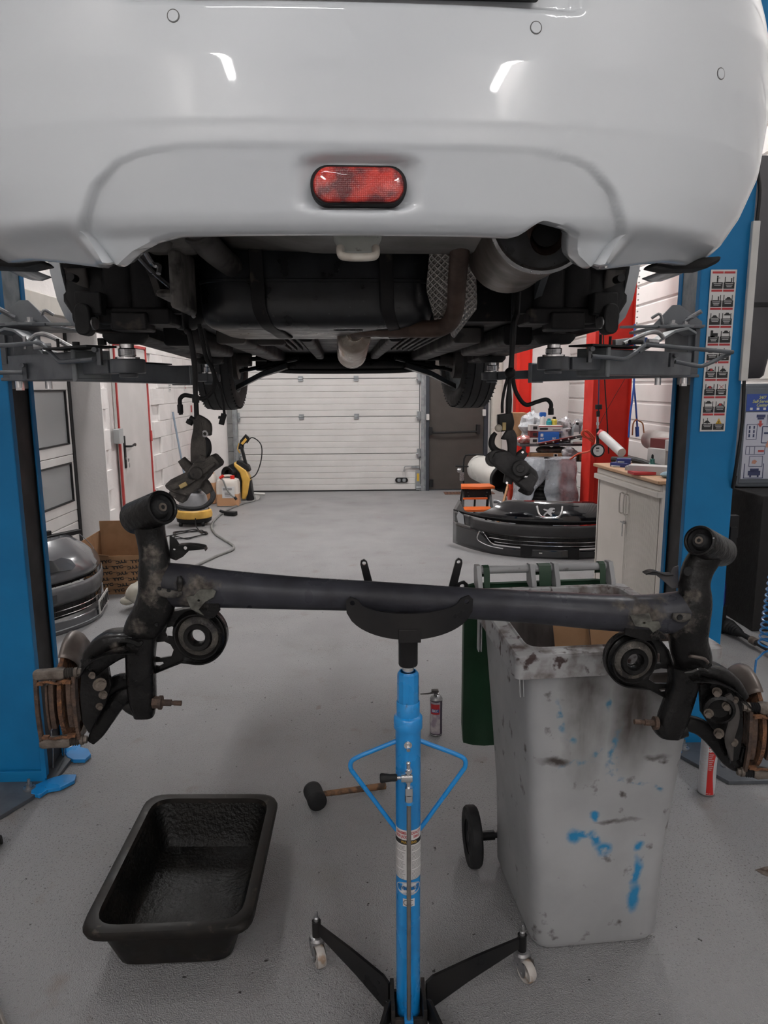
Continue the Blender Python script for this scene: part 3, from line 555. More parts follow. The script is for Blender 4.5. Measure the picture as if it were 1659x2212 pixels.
# muffler, tail pipe, exhaust pipe, resonator, heat shield
exh = noisy('exhaust_steel', (0.15, 0.125, 0.108), (0.10, 0.082, 0.07), 10, 0.42, 0.6, rvar=.1, stretch=(1, 1, 1))
rust_s = noisy('exhaust_rust', (0.10, 0.062, 0.045), (0.07, 0.043, 0.034), 16, 0.6, 0.3)
p0, p1 = V((0.368, 1.459, 1.922)), V((0.400, 1.888, 1.940)); ax = (p1-p0).normalized(); F = frame(ax); L_ = (p1-p0).length
mb = MB(); mb.lathe([(.0, .004), (.085, .004), (.097, -.004), (.104, -.004), (.106, .004), (.104, .012), (.103, .05), (.103, L_-.03), (.107, L_-.012), (.107, L_-.004), (.0, L_)], p0, ax, 48, sq=.97, xd=(1, 0, 0)); muf = ob('muffler', mb, exh, car, local=True, smooth=40)
mb = MB(); mb.lathe([(0, .002), (.080, .002), (.094, -.006)], p0, ax, 48, sq=.97, xd=(1, 0, 0)); o = ob('muffler_end_cap', mb, noisy('cap_steel', (.24, .25, .26), (.15, .15, .155), 14, .35, .6), muf, local=True); o.matrix_parent_inverse.identity()
mb = MB(); mb.lathe([(.094, -.006), (.100, -.010), (.106, -.006), (.106, .004)], p0, ax, 48, sq=.97, xd=(1, 0, 0)); o = ob('muffler_seam', mb, zinc, muf, local=True); o.matrix_parent_inverse.identity()
mb = MB(); mb.tube([(.368, 1.46, 1.905), (.362, 1.42, 1.892), (.350, 1.36, 1.868)], .031, 20, 3, False); mb.tube([(.350, 1.36, 1.868), (.362, 1.42, 1.892), (.368, 1.45, 1.905)], .0285, 20, 3, False); ob('tail_pipe', mb, rust_s, car, local=True, smooth=50)
mb = MB(); mb.cyl((.362, 1.405, 1.889), (.364, 1.42, 1.892), .0275, n=20); ob('pipe_bore', mb, black_pl, car, local=True)
mb = MB(); mb.tube([(.235, 1.66, 1.98), (.249, 1.72, 1.95), (.270, 1.90, 1.87), (.282, 2.02, 1.80), (.262, 2.09, 1.768), (.19, 2.12, 1.764), (.10, 2.2, 1.772), (.03, 2.30, 1.778), (.015, 2.42, 1.775)], .0245, 16, 6); ob('exhaust_pipe', mb, rust_s, car, local=True, smooth=60)
mb = MB(); mb.lathe([(.026, 0), (.03, .02), (.052, .05), (.056, .07), (.056, .40), (.04, .44)], (.012, 2.38, 1.772), (-.01, 1, -.12), 26, caps=True); ob('resonator', mb, noisy('bright_steel', (0.42, 0.36, 0.30), (0.30, 0.24, 0.20), 12, 0.30, 0.9), car, local=True, smooth=50)
hs = mat('quilted_foil', (0.42, 0.40, 0.38), 0.32, 0.85); hb = hs.node_tree.nodes['Principled BSDF']
tcn = nd(hs, 'ShaderNodeTexCoord'); wv = []
for a in (45, -45):
    mp = nd(hs, 'ShaderNodeMapping'); mp.inputs['Rotation'].default_value = (0, R(a), 0); lk(hs, tcn.outputs['Object'], mp.inputs[0])
    wvn = nd(hs, 'ShaderNodeTexWave'); wvn.bands_direction = 'X'; wvn.inputs['Scale'].default_value = 26; lk(hs, mp.outputs[0], wvn.inputs['Vector']); wv.append(wvn)
mm = nd(hs, 'ShaderNodeMath', operation='MAXIMUM'); lk(hs, wv[0].outputs['Fac'], mm.inputs[0]); lk(hs, wv[1].outputs['Fac'], mm.inputs[1])
bpn = nd(hs, 'ShaderNodeBump'); bpn.inputs['Distance'].default_value = .004; bpn.inputs['Strength'].default_value = .9; lk(hs, mm.outputs[0], bpn.inputs['Height']); lk(hs, bpn.outputs[0], hb.inputs['Normal'])
mb = MB(); mb.grid(14, 14, lambda u, v: V((lerp_tab([(0, .205), (.25, .215), (.6, .21), (.85, .235), (1, .245)], v)*(1-u)+u*lerp_tab([(0, .34), (.3, .345), (.7, .36), (1, .30)], v), 2.02+.10*v-.03*math.sin(u*PI)+.01*math.sin(9*u), 2.03-.27*v+.02*math.sin(u*5)))); ob('heat_shield', mb, hs, car, local=True, solid=.003)
mb = MB(); mb.rbox((.20, 1.66, 1.975), (.035, .05, .05), .01, axis='y'); mb.rbox((.455, 1.62, 1.96), (.03, .04, .05), .01, axis='y'); ob('exhaust_hanger', mb, black_rub, car, local=True, bevel=.004)
# towing eye on its pale bracket
pale = noisy('pale_green_steel', (0.42, 0.44, 0.41), (0.33, 0.34, 0.31), 14, 0.5, c3=(.14, .13, .11), s3=40, lo3=.6, hi3=.68)
mb = MB(); mb.loft([rr3(0, 1.35, w_, d, z, .02) for w_, d, z in ((.092, .06, 1.90), (.086, .058, 1.862), (.068, .05, 1.845), (.064, .045, 1.838))]); ob('tow_bracket', mb, pale, car, local=True, smooth=30)
mb = MB(); mb.tube([(-.031, 1.315, 1.842), (-.031, 1.308, 1.832), (-.026, 1.304, 1.825), (.0, 1.302, 1.823), (.026, 1.304, 1.825), (.031, 1.308, 1.832), (.031, 1.315, 1.842)], .0072, 12, 5); ob('tow_eye', mb, noisy('off_white_eye', (0.55, 0.53, 0.48), (0.42, 0.38, 0.33), 20, 0.45), car, local=True)
# raised half-round rib where the tow eye shows through the bumper lip
# fog lamp
lx, lz, ly = 0.0, 1.921, 1.235
mb = MB(); mb.rbox((lx, ly+.004, lz), (.156, .03, .061), .028, axis='y', n=8); ob('fog_lamp_seal', mb, black_rub, car, local=True, bevel=.002)
lens = mat('red_lens', (0.35, 0.012, 0.012), 0.18, coat=0.8); lb = lens.node_tree.nodes['Principled BSDF']
tcn = nd(lens, 'ShaderNodeTexCoord'); nz = nd(lens, 'ShaderNodeTexNoise'); nz.inputs['Scale'].default_value = 26; nz.inputs['Detail'].default_value = 2; lk(lens, tcn.outputs['Object'], nz.inputs['Vector'])
rp = nd(lens, 'ShaderNodeValToRGB'); rp.color_ramp.elements[0].position = .42; rp.color_ramp.elements[0].color = (0.13, 0.004, 0.006, 1); rp.color_ramp.elements[1].position = .60; rp.color_ramp.elements[1].color = (0.62, 0.03, 0.018, 1); lk(lens, nz.outputs['Fac'], rp.inputs[0]); lk(lens, rp.outputs[0], lb.inputs['Base Color'])
vz = nd(lens, 'ShaderNodeTexVoronoi'); vz.inputs['Scale'].default_value = 320; vz.inputs['Randomness'].default_value = 0.0; lk(lens, tcn.outputs['Object'], vz.inputs['Vector']); bq = nd(lens, 'ShaderNodeBump'); bq.inputs['Distance'].default_value = .002; bq.inputs['Strength'].default_value = .6; lk(lens, vz.outputs['Distance'], bq.inputs['Height']); lk(lens, bq.outputs[0], lb.inputs['Normal'])
mb = MB(); P = rrect(.147, .0535, .025, 8); mb.loft([[V((lx+x*k, ly+d, lz+z*k)) for x, z in P] for k, d in ((1, .0), (1, -.012), (.97, -.0165), (.85, -.0185), (.3, -.0195))]); ob('fog_lamp_lens', mb, lens, car, local=True, smooth=40)
# parking sensors, number plate
for x, z in ((-.283, 2.152), (.283, 2.147), (.628, 2.118), (-.628, 2.118)):
    th = math.asin((abs(x)/.852)**(2.75/2)); p = bsurf(math.copysign(th, x), z); q = bsurf(math.copysign(th+.01, x), z); nrm = (q-p).cross(V((0, 0, 1))); nrm = nrm if nrm.y < 0 else -nrm; nrm.normalize()
    mb = MB(); mb.lathe([(0, .0055), (.0078, .0055), (.0082, .0048)], p, nrm, 28); s_ = ob('parking_sensor', mb, car_white, car, local=True)
    mb = MB(); mb.lathe([(.0082, .0046), (.0094, .0049), (.0096, .0040)], p, nrm, 28); o = ob('sensor_ring', mb, mat('seal_grey', (.12, .12, .12), .5), s_); o.matrix_parent_inverse.identity()
mb = MB(); mb.rbox((0.012, 1.196, 2.243), (.536, .014, .122), .006, axis='y'); pl = ob('number_plate_holder', mb, black_pl, car, local=True, bevel=.002)
mb = MB(); mb.box((0.012, 1.1875, 2.246), (.520, .004, .106)); ob('number_plate', mb, mat('plate_white', (.6, .6, .6), .3), pl, smooth=0).matrix_parent_inverse.identity()
mb = MB()
for s in (-1, 1): mb.box((0.012+s*.236, 1.1850, 2.246), (.046, .002, .106))
ob('blue_band', mb, mat('plate_blue', (.02, .15, .48), .3), pl, smooth=0).matrix_parent_inverse.identity()
text('lettering', '11655', .016, XZ((0.250, 1.1835, 2.2015)), white_pr, pl, local=True).matrix_parent_inverse.identity()
text('lettering', 'WWW', .016, XZ((0.205, 1.1850, 2.2015)), black_pr, pl, local=True).matrix_parent_inverse.identity()
# ================================================================== TWO-POST LIFT
belt_m = noisy('belt_black', (0.016, 0.015, 0.015), (0.022, 0.020, 0.020), 8, 0.6)
edge_gr = noisy('edge_grey', (0.20, 0.215, 0.225), (0.15, 0.165, 0.175), 18, 0.4, 0.3)
def post(s, X, Y0, D, label):
    """s=-1 left, 1 right; X inner face, Y0 near face"""
    t = thing('lift_post', label, 'lift post', (X+s*.1, Y0+D/2, 0), 0, 'posts of the two-post lift')
    w_, th, lip = .20, .008, .035
    O = [(0, 0), (0, lip), (th, lip), (th, th), (w_-th, th), (w_-th, D-th), (th, D-th), (th, D-lip), (0, D-lip), (0, D), (w_, D), (w_, 0)]
    if s < 0: O = O[::-1]
    mb = MB(); mb.prism([(X+s*x, Y0+y) for x, y in O], MX((0, 0, .02), (1, 0, 0), (0, 1, 0)), 4.0); ob('column', mb, lift_blue, t, smooth=0, bevel=.004)
    mb = MB(); mb.box((X+s*.016, Y0+D/2, .82), (.006, D-.05, 1.58)); ob('belt_cover', mb, belt_m, t, smooth=0)
    mb = MB(); mb.box((X+s*.03, Y0+D/2, 2.1), (.05, D-.055, 1.0)); ob('carriage_tube', mb, edge_gr, t, smooth=0, bevel=.004)
    # base plate, anchor bolts
    mb = MB(); mb.prism([(X-s*.04, Y0-.02), (X-s*.0, Y0-.14), (X+s*.10, Y0-.34), (X+s*.36, Y0-.34), (X+s*.36, Y0+D+.30), (X-s*.02, Y0+D+.12), (X-s*.04, Y0+D+.02)], MX((0, 0, 0.001), (1, 0, 0), (0, 1, 0)), .016); ob('base_plate', mb, dark_grey, t, smooth=0, bevel=.002)
    for p in ((X+s*.035, Y0-.07), (X+s*.15, Y0-.22), (X+s*.3, Y0-.1), (X+s*.3, Y0+D+.1), (X+s*.02, Y0+D+.06)):
        mb = MB(); mb.lathe([(.024, .017), (.024, .021), (.014, .022)], (p[0], p[1], 0), n=18); bolt(mb, (p[0], p[1], .021), (0, 0, 1), .012, .013, 6, .02); ob('anchor_bolt', mb, zinc, t)
    mb = MB(); mb.box((X+s*.10, Y0-.012, .035), (.215, .016, .05)); mb.bar((X-s*.004, Y0-.02, .03), (X-s*.004, Y0-.02, .2), .004, .02, up=(1, 0, 0)); ob('foot_flange', mb, lift_blue, t, smooth=0, bevel=.003)
    # blue toe guards lying at the foot
    for k, yy in enumerate((Y0-.06, Y0+D-.04)):
        P = [(-.03, 0), (-.01, -.05), (.03, -.065), (.045, -.025), (.09, -.01), (.125, .04), (.115, .085), (.06, .085), (.02, .06)]
        if k: P = [(x*.9, .06-y) for x, y in P]
        P = [(X-s*(x), yy+y) for x, y in P]
        mb = MB(); mb.prism(P, MX((0, 0, .004), (1, 0, 0), (0, 1, 0)), .016); ob('toe_guard', mb, jack_blue, t, smooth=0, bevel=.002)
    mb = MB()
    for q in ((0, .02), (.006, .12)): mb.tube([(X-s*(.004+q[0]), Y0+.04+q[1], .03), (X-s*.012, Y0+.04+q[1], .13), (X-s*.004, Y0+.05+q[1], .20)], .0035, 6); mb.sphere((X-s*.006, Y0+.05+q[1], .2), .007)
    ob('release_wire', mb, zinc, t)
    # carriage: yoke plates, gusset and pivot pins
    zc = 1.735
    mb = MB()
    mb.box((X-s*.02, Y0+D/2, zc), (.04, D+.02, .21)); mb.box((X-s*.10, Y0+D/2-.02, zc+.092), (.18, D+.12, .012)); mb.box((X-s*.09, Y0+D/2-.02, zc-.10), (.16, D+.10, .012))
    mb.box((X-s*.012, Y0-.03, zc), (.02, .012, .20)); mb.box((X-s*.05, Y0-.035, zc-.07), (.09, .014, .05))
    cg = ob('carriage', mb, dark_grey, t, smooth=0, bevel=.003)
    mb = MB(); mb.prism([(0, 0), (.0, .006), (.075, .085), (.105, .085), (.20, .02), (.20, 0)], MX((X-s*.19, Y0-.02, zc+.097), (s, 0, 0), (0, 0, 1)), -.012*1)
    mb.prism([(0, 0), (.10, .02), (.19, .0), (.33, -.03), (.33, -.045), (0, -.02)], MX((X-s*.0, Y0-.07, zc+.09), (-s, .0, 0), (0, -1, 0)), .010*s); ob('gusset_plate', mb, light_grey_m, t, smooth=0, bevel=.002)
    mb = MB()
    for x, y in ((.06, .02), (.13, -.02), (.03, .10)):
        mb.lathe([(.02, 0), (.02, .006), (.012, .008)], (X-s*x, Y0+y-.04, zc+.098), n=16); bolt(mb, (X-s*x, Y0+y-.04, zc+.104), (0, 0, 1), .011, .012, 6)
    mb.tube([(X-s*.15, Y0-.02, zc+.10), (X-s*.17, Y0-.03, zc+.145), (X-s*.20, Y0-.02, zc+.13)], .006, 8); mb.tube([(X-s*.07, Y0-.05, zc+.12), (X-s*.03, Y0-.09, zc+.15)], .009, 8, 0)
    ob('pivot_bolts', mb, zinc, t)
    mb = MB(); mb.box((X-s*.035, Y0+.02, zc-.125), (.022, .022, .03)); mb.cyl((X-s*.05, Y0-.02, zc-.13), (X-s*.05, Y0-.02, zc-.10), .013, n=12); mb.cyl((X-s*.13, Y0+.05, zc-.135), (X-s*.13, Y0+.05, zc-.10), .013, n=12); ob('pin_end', mb, chrome, t)
    # web plate curving down from the yoke to the arm
    return t
def arm(t, name, piv, pad, w_, h, ext, s, z_pad):
    """telescopic arm from pivot to pad; returns the arm object"""
    piv = V(piv); pad = V(pad); d = (pad-piv); L = d.length; u = d.normalized(); e = piv+u*(L*(1-ext))
    sd = V((0, 0, 1)).cross(u).normalized(); mb = MB()
    # outer tube as four walls so its end shows hollow
    for q, wd, hh in ((sd*(w_/2-.004), .008, h), (-sd*(w_/2-.004), .008, h)): mb.bar(piv+q, e+q, wd, hh)
    mb.bar(piv+V((0, 0, h/2-.004)), e+V((0, 0, h/2-.004)), w_, .008); mb.bar(piv-V((0, 0, h/2-.004)), e-V((0, 0, h/2-.004)), w_, .008)
    a = ob(name, mb, dark_grey, t, smooth=0, bevel=.003)
    mb = MB(); mb.loft([[c+sd*x+V((0, 0, z)) for x, z in ((-w_/2-k, -h/2-k), (w_/2+k, -h/2-k), (w_/2+k, h/2+k), (-w_/2-k, h/2+k))] for c, k in ((e-u*.02, .001), (e-u*.018, .005), (e-u*.002, .005), (e, .001))]); ob('tube_collar', mb, edge_gr, a, smooth=0)
    mb = MB(); hh = h*.48; c2 = pad-u*.055; mb.bar(e-u*.15+V((0, 0, -.006)), c2+V((0, 0, -.006)), w_*.62, hh)
    mb.cyl(pad-V((0, 0, hh/2+.006)), pad+V((0, 0, hh/2-.006)), .052, n=28); mb.cyl(pad-V((0, 0, hh/2+.018)), pad-V((0, 0, hh/2+.006)), .028, n=20); ob('extension', mb, dark_grey, a, bevel=.003)
    mb = MB(); z0, z1 = pad.z+hh/2-.006, z_pad-.018; n = 7; prof = [(.036, z0), (.036, z0+.006), (.024, z0+.007)]
    for i in range(n): zz = z0+.008+(z1-z0-.03)*i/n; prof += [(.0235, zz), (.027, zz+.003), (.0235, zz+.006)]
    prof += [(.021, z1-.02), (.021, z1)]
    mb.lathe(prof, (pad.x, pad.y, 0), n=20); ob('pad_screw', mb, chrome, a, smooth=30)
    mb = MB(); mb.lathe([(.0, z_pad-.026), (.05, z_pad-.024), (.062, z_pad-.012), (.067, z_pad-.004), (.067, z_pad+.004), (.055, z_pad+.006), (.0, z_pad+.004)], (pad.x, pad.y, 0), n=32); ob('lift_pad', mb, black_rub, a)
    return a, u, sd, e
# ---- left post
PL = post(-1, -1.335, 2.73, .21, 'blue steel post of the car lift at the left, dark belt strip in its mouth')
a, u, sd, e = arm(PL, 'near_arm', (-1.235, 2.66, 1.672), (-.725, 2.235, 1.672), .115, .088, .30, -1, 1.757)
mb = MB(); mb.bar(V((-1.0, 2.40, 1.726)), V((-.80, 2.235, 1.726)), .10, .006); mb.cyl((-.93, 2.37, 1.728), (-.93, 2.37, 1.748), .012, n=8); mb.cyl((-1.0, 2.40, 1.728), (-1.0, 2.40, 1.76), .005, n=8); mb.cyl((-.80, 2.24, 1.73), (-.80, 2.24, 1.75), .014, n=8); ob('rubber_mat', mb, black_rub, a, smooth=0)
mb = MB(); mb.tube([(-1.30, 2.44, 1.739), (-1.16, 2.42, 1.742), (-1.063, 2.40, 1.746), (-1.03, 2.38, 1.73), (-.985, 2.35, 1.690), (-.955, 2.33, 1.684), (-.815, 2.205, 1.687)], .0075, 10, 3); mb.box((-.805, 2.225, 1.695), (.012, .02, .05)); mb.cyl((-.812, 2.20, 1.715), (-.812, 2.23, 1.715), .008, n=8); ob('foot_guard_rod', mb, dark_grey, a)
mb = MB(); mb.tube([(-1.32, 2.50, 1.655), (-1.20, 2.49, 1.655), (-1.17, 2.50, 1.655)], .0075, 10, 0); mb.box((-1.17, 2.525, 1.66), (.014, .02, .05)); mb.cyl((-1.17, 2.50, 1.68), (-1.17, 2.53, 1.68), .008, n=8); ob('foot_guard_rod', mb, dark_grey, a)
mb = MB(); mb.loft([[V((-1.29, 2.60, z+dz)) + V((x, -x*.8, 0)) + V((0, dy, 0)) for dy, dz in ((-.012, -.01), (.10, -.01), (.10, 0), (-.012, 0))] for x, z in ((0, 1.80), (.05, 1.81), (.10, 1.80), (.20, 1.745), (.24, 1.722))]); ob('web_plate', mb, light_grey_m, a, smooth=0, bevel=.002)
mb = MB(); mb.tube([(-1.12, 2.47, 1.76), (-1.09, 2.46, 1.778), (-1.05, 2.45, 1.775), (-.98, 2.42, 1.742), (-.95, 2.40, 1.728)], .008, 8); mb.cyl((-1.12, 2.43, 1.73), (-1.12, 2.43, 1.77), .006, n=8); mb.cyl((-1.03, 2.42, 1.738), (-1.08, 2.40, 1.735), .010, n=8); ob('arm_release', mb, zinc, a)
a, u, sd, e = arm(PL, 'far_arm', (-1.225, 2.86, 1.672), (-.775, 3.62, 1.655), .11, .082, .20, -1, 1.740)
mb = MB(); mb.bar(e-u*.42+V((0, 0, .046)), e-u*.12+V((0, 0, .046)), .10, .006); ob('rubber_mat', mb, black_rub, a, smooth=0)
# ---- right post
PR = post(1, 1.355, 2.95, .21, 'blue steel post of the car lift at the right, with a white pictogram sheet')
a, u, sd, e = arm(PR, 'near_arm', (1.225, 2.82, 1.678), (.615, 2.36, 1.678), .115, .088, .27, 1, 1.757)
mb = MB(); mb.bar(V((.98, 2.60, 1.732)), V((.72, 2.42, 1.732)), .10, .006); mb.cyl((.80, 2.46, 1.73), (.80, 2.46, 1.77), .005, n=8); mb.cyl((.84, 2.48, 1.73), (.84, 2.48, 1.765), .005, n=8); mb.cyl((.90, 2.46, 1.745), (.95, 2.48, 1.745), .008, n=10); ob('rubber_mat', mb, black_rub, a, smooth=0)
mb = MB(); mb.tube([(.745, 2.38, 1.695), (.83, 2.42, 1.690), (.885, 2.46, 1.688), (.93, 2.49, 1.71), (.975, 2.52, 1.736), (1.0, 2.53, 1.738), (1.33, 2.60, 1.715)], .0075, 10, 3); mb.box((.742, 2.39, 1.70), (.012, .02, .05)); mb.cyl((.745, 2.365, 1.718), (.745, 2.395, 1.718), .008, n=8); ob('foot_guard_rod', mb, dark_grey, a)
mb = MB(); mb.tube([(1.13, 2.62, 1.683), (1.21, 2.62, 1.668), (1.245, 2.62, 1.672), (1.33, 2.62, 1.712)], .0075, 10, 3); mb.box((1.12, 2.63, 1.69), (.014, .02, .05)); mb.cyl((1.125, 2.60, 1.705), (1.125, 2.63, 1.705), .008, n=8); ob('foot_guard_rod', mb, dark_grey, a)
mb = MB(); mb.loft([[V((1.27, 2.78, z+dz)) + V((-x, -x*.75, 0)) + V((0, dy, 0)) for dy, dz in ((-.012, -.01), (.10, -.01), (.10, 0), (-.012, 0))] for x, z in ((0, 1.80), (.05, 1.815), (.12, 1.80), (.24, 1.745), (.30, 1.722))]); ob('web_plate', mb, light_grey_m, a, smooth=0, bevel=.002)
mb = MB(); mb.tube([(1.08, 2.62, 1.77), (1.05, 2.60, 1.786), (1.0, 2.58, 1.78), (.90, 2.52, 1.742)], .008, 8); mb.cyl((1.0, 2.56, 1.75), (1.04, 2.57, 1.748), .012, n=8); mb.bar((.86, 2.50, 1.745), (1.0, 2.60, 1.762), .014, .02); ob('arm_release', mb, zinc, a)
mb = MB(); mb.bar((.88, 2.53, 1.745), (1.02, 2.63, 1.76), .02, .022); ob('ratchet_cover', mb, mat('deep_blue', (.02, .08, .30), .4), a, smooth=0, bevel=.003)
a, u, sd, e = arm(PR, 'far_arm', (1.22, 3.10, 1.672), (.635, 3.62, 1.655), .11, .082, .30, 1, 1.740)
# cable trunking and cable on the right post
mb = MB(); mb.box((1.548, 2.925, 1.925), (.030, .02, .62)); ob('cable_trunking', mb, white_pl, PR, smooth=0, bevel=.003)
mb = MB(); mb.tube([(1.552, 2.925, 2.235), (1.556, 2.93, 2.35), (1.548, 2.95, 2.5), (1.55, 2.96, 3.0)], .007, 8, 4); ob('power_cable', mb, black_pl, PR); mb = MB(); mb.tube([(1.552, 2.925, 1.615), (1.553, 2.915, 1.45), (1.542, 2.91, 1.3), (1.545, 2.93, 1.20), (1.555, 2.95, 1.17), (1.562, 2.95, 1.22)], .007, 8, 4); ob('power_cable', mb, black_pl, PR)
# pictogram sheet with nine rows of two
x0, x1, z0, z1, yF = 1.392, 1.498, 1.408, 2.055, 2.945
mb = MB(); mb.box(((x0+x1)/2, yF, (z0+z1)/2), (x1-x0, .0016, z1-z0)); sh = ob('pictogram_sheet', mb, white_pr, PR, smooth=0)
mr, mk, mt, my = MB(), MB(), MB(), MB(); nr = 9; ch = (z1-z0-.010)/nr; cw = (x1-x0-.010)/2
def fl(mb_, cx, cz, w_, h, y=yF-.0014): mb_.box((cx, y, cz), (w_, .0012, h))
def car_ic(mb_, cx, cz, k=1.0, y=yF-.0014):
    P = [(-.5, 0), (-.5, .16), (-.34, .22), (-.2, .42), (.2, .42), (.34, .22), (.5, .16), (.5, 0)]
    mb_.prism([(a*.026*k, b_*.026*k) for a, b_ in P], MX((cx, y, cz), (1, 0, 0), (0, 0, 1)), -.0012)
for r_ in range(nr):
    for c in range(2):
        cx = x0+.005+cw*(c+.5); top = z1-.005-ch*r_
        fl(mr, cx, top-.006, cw-.004, .008); fl(mk, cx, top-ch+.014, cw-.004, .025)
        for j in range(3 if (r_+c) % 2 else 2): fl(mt, cx, top-ch+.021-.006*j, (cw-.016)*(1-.18*j), .0022, yF-.0028)
        pc = top-.034; k = r_*2+c
        if k == 17:
            my.prism([(-.013, -.011), (.013, -.011), (0, .013)], XZ((cx, yF-.0014, pc)), -.0008); fl(mk, cx, pc-.003, .002, .009, yF-.003); fl(mk, cx, pc-.0115, .028, .002, yF-.003)
            continue
        if k == 0: fl(mk, cx, pc+.001, .005, .014); mk.cyl((cx, yF-.001, pc+.012), (cx, yF-.0025, pc+.012), .0032, n=8); fl(mk, cx+.006, pc+.006, .008, .0022); fl(mk, cx-.0015, pc-.008, .002, .008); fl(mk, cx+.0015, pc-.008, .002, .008); continue
        if k == 6: fl(mk, cx-.008, pc, .010, .028); fl(mk, cx+.006, pc-.003, .022, .012); fl(mk, cx-.003, pc-.011, .016, .007); continue
        if k == 8: fl(mk, cx, pc+.004, .034, .018); mt.cyl((cx+.004, yF-.003, pc-.006), (cx+.004, yF-.004, pc-.006), .005, n=14); continue
        fl(mk, cx-.017, pc-.001, .0025, .024); fl(mk, cx+.017, pc-.001, .0025, .024) if k not in (9, 11, 16) else fl(mk, cx, pc, .0022, .028)
        if k in (1, 2): fl(mk, cx-.002, pc-.010, .022, .0022); fl(mk, cx+.009, pc-.002, .004, .015)
        elif k == 13: 
            for q in (-1, 1): mr.bar((cx-.010*q, yF-.002, pc-.009), (cx+.010*q, yF-.002, pc+.008), .001, .0018, up=(0, 1, 0))
        else: car_ic(mk, cx+(.002 if k % 2 else -.001), pc-.008+(.010 if k in (5, 7, 14) else 0), 1.0)
        if k in (10, 12, 15): fl(mr, cx, pc-.002, .010, .008, yF-.003)
for nm, q, m_ in (('red_bands', mr, red_pr), ('black_print', mk, black_pr), ('white_print', mt, white_pr), ('yellow_print', my, mat('warn_yellow', (.55, .33, .03), .5))):
    o = ob(nm, q, m_, sh, smooth=0, recalc=False); o['kind'] = 'stuff'
# ================================================================== FOREGROUND: transmission jack carrying the rear axle
def textf(name, s, size, fn, material, parent, wid=1.0, bold=0):
    """lettering laid on a curved surface by fn"""
    tmp = text('t', s, size, Matrix.Identity(4), material, None, depth=0, wid=wid, bold=bold)
    mb = MB(); mb.add([fn(v.co) for v in tmp.data.vertices], [tuple(p.vertices) for p in tmp.data.polygons]); me = tmp.data; bpy.data.objects.remove(tmp); bpy.data.meshes.remove(me)
    return ob(name, mb, material, parent, smooth=0, recalc=False)
JX, JY = 0.092, 1.565; J = V((JX, JY, 0))
jack = thing('transmission_jack', 'bright blue column jack with black swivel-wheeled legs, holding up the rear axle', 'jack', J)
mb = MB(); mb.lathe([(.0, .02), (.030, .02), (.030, .80), (.030, .815)], J, n=40); mb.lathe([(.030, .806), (.034, .808), (.034, .834), (.031, .838), (.0275, .840), (.0275, .872), (.026, .874)], J, n=40); ob('outer_tube', mb, jack_blue, jack, smooth=40)
mb = MB(); mb.lathe([(.0255, .872), (.0255, .935), (.0245, .943), (.021, .947), (.018, .947)], J, n=12); ob('gland_nut', mb, jack_blue, jack, smooth=20)
mb = MB(); mb.cyl(J+V((0, 0, .93)), J+V((0, 0, .99)), .0135, n=28); ob('piston_rod', mb, chrome, jack)
mb = MB(); mb.lathe([(.0, .962), (.021, .962), (.0225, .966), (.0225, 1.05), (.0225, 1.075)], J, n=32, caps=True); ob('socket_sleeve', mb, black_pt, jack)
# saddle: two horned crescent plates and a cross piece
def horn(y, dx=0, dz=0, rot=0):
    P = []; n = 26; h = lambda t, k: k*(1-math.sqrt(max(0, 1-t*t)))
    for i in range(n+1): t = -1+2*i/n; P.append((JX+dx+.139*t, 1.046+dz+h(t*.985, .078)))
    P += [(JX+dx+.140, 1.138+dz), (JX+dx+.131, 1.146+dz), (JX+dx+.120, 1.142+dz)]
    for i in range(n+1): t = 1-2*i/n; P.append((JX+dx+.113*t, 1.106+dz+h(t, .033)))
    P += [(JX+dx-.120, 1.142+dz), (JX+dx-.131, 1.146+dz), (JX+dx-.140, 1.138+dz)]; c0 = 1.151+dz
    mb = MB(); mb.prism([P, circ(JX+dx-.126, c0-.018, .0055, 10)[::-1], circ(JX+dx+.126, c0-.018, .0055, 10)[::-1]], MX((0, y, 0), (1, 0, 0), (0, 0, 1)), -.008); return mb
ob('saddle_plate', horn(1.502), black_pt, jack, smooth=0, bevel=.0012); ob('saddle_plate', horn(1.622, .006, .0), black_pt, jack, smooth=0, bevel=.0012)
for sx in (-1, 1):
    P = [(JX+sx*.085, 1.13), (JX+sx*.105, 1.21), (JX+sx*.112, 1.216), (JX+sx*.120, 1.212), (JX+sx*.121, 1.203), (JX+sx*.105, 1.13)]
    mb = MB(); mb.prism([P, circ(JX+sx*.112, 1.206, .0045, 10)], MX((.012, 1.63, -.016), (1, 0, 0), (0, 0, 1)), -.008); ob('saddle_ear', mb, black_pt, jack, smooth=0, bevel=.001)
mb = MB(); mb.box(J+V((0, -.003, 1.055)), (.05, .125, .03)); mb.box(J+V((-.09, 0, 1.075)), (.012, .12, .02)); mb.box(J+V((.09, 0, 1.075)), (.012, .12, .02)); mb.bar(J+V((-.09, 0, 1.07)), J+V((.09, 0, 1.055)), .02, .01); ob('saddle_bridge', mb, black_pt, jack, smooth=0, bevel=.001)
# carrying handles
for s in (-1, 1):
    mb = MB(); P = [V((JX+s*.028, JY, .772)), V((JX+s*.115, JY, .735)), V((JX+s*.135, JY, .722)), V((JX+s*.137, JY, .704)), V((JX+s*.128, JY, .688)), V((JX+s*.034, JY, .548)), V((JX+s*.026, JY, .540))]
    mb.tube([P[0], P[0]+(P[1]-P[0])*.5, P[1], P[2], P[3], P[4], P[4]+(P[5]-P[4])*.5, P[5], P[6]], .0056, 12, 4); ob('handle', mb, jack_blue, jack)
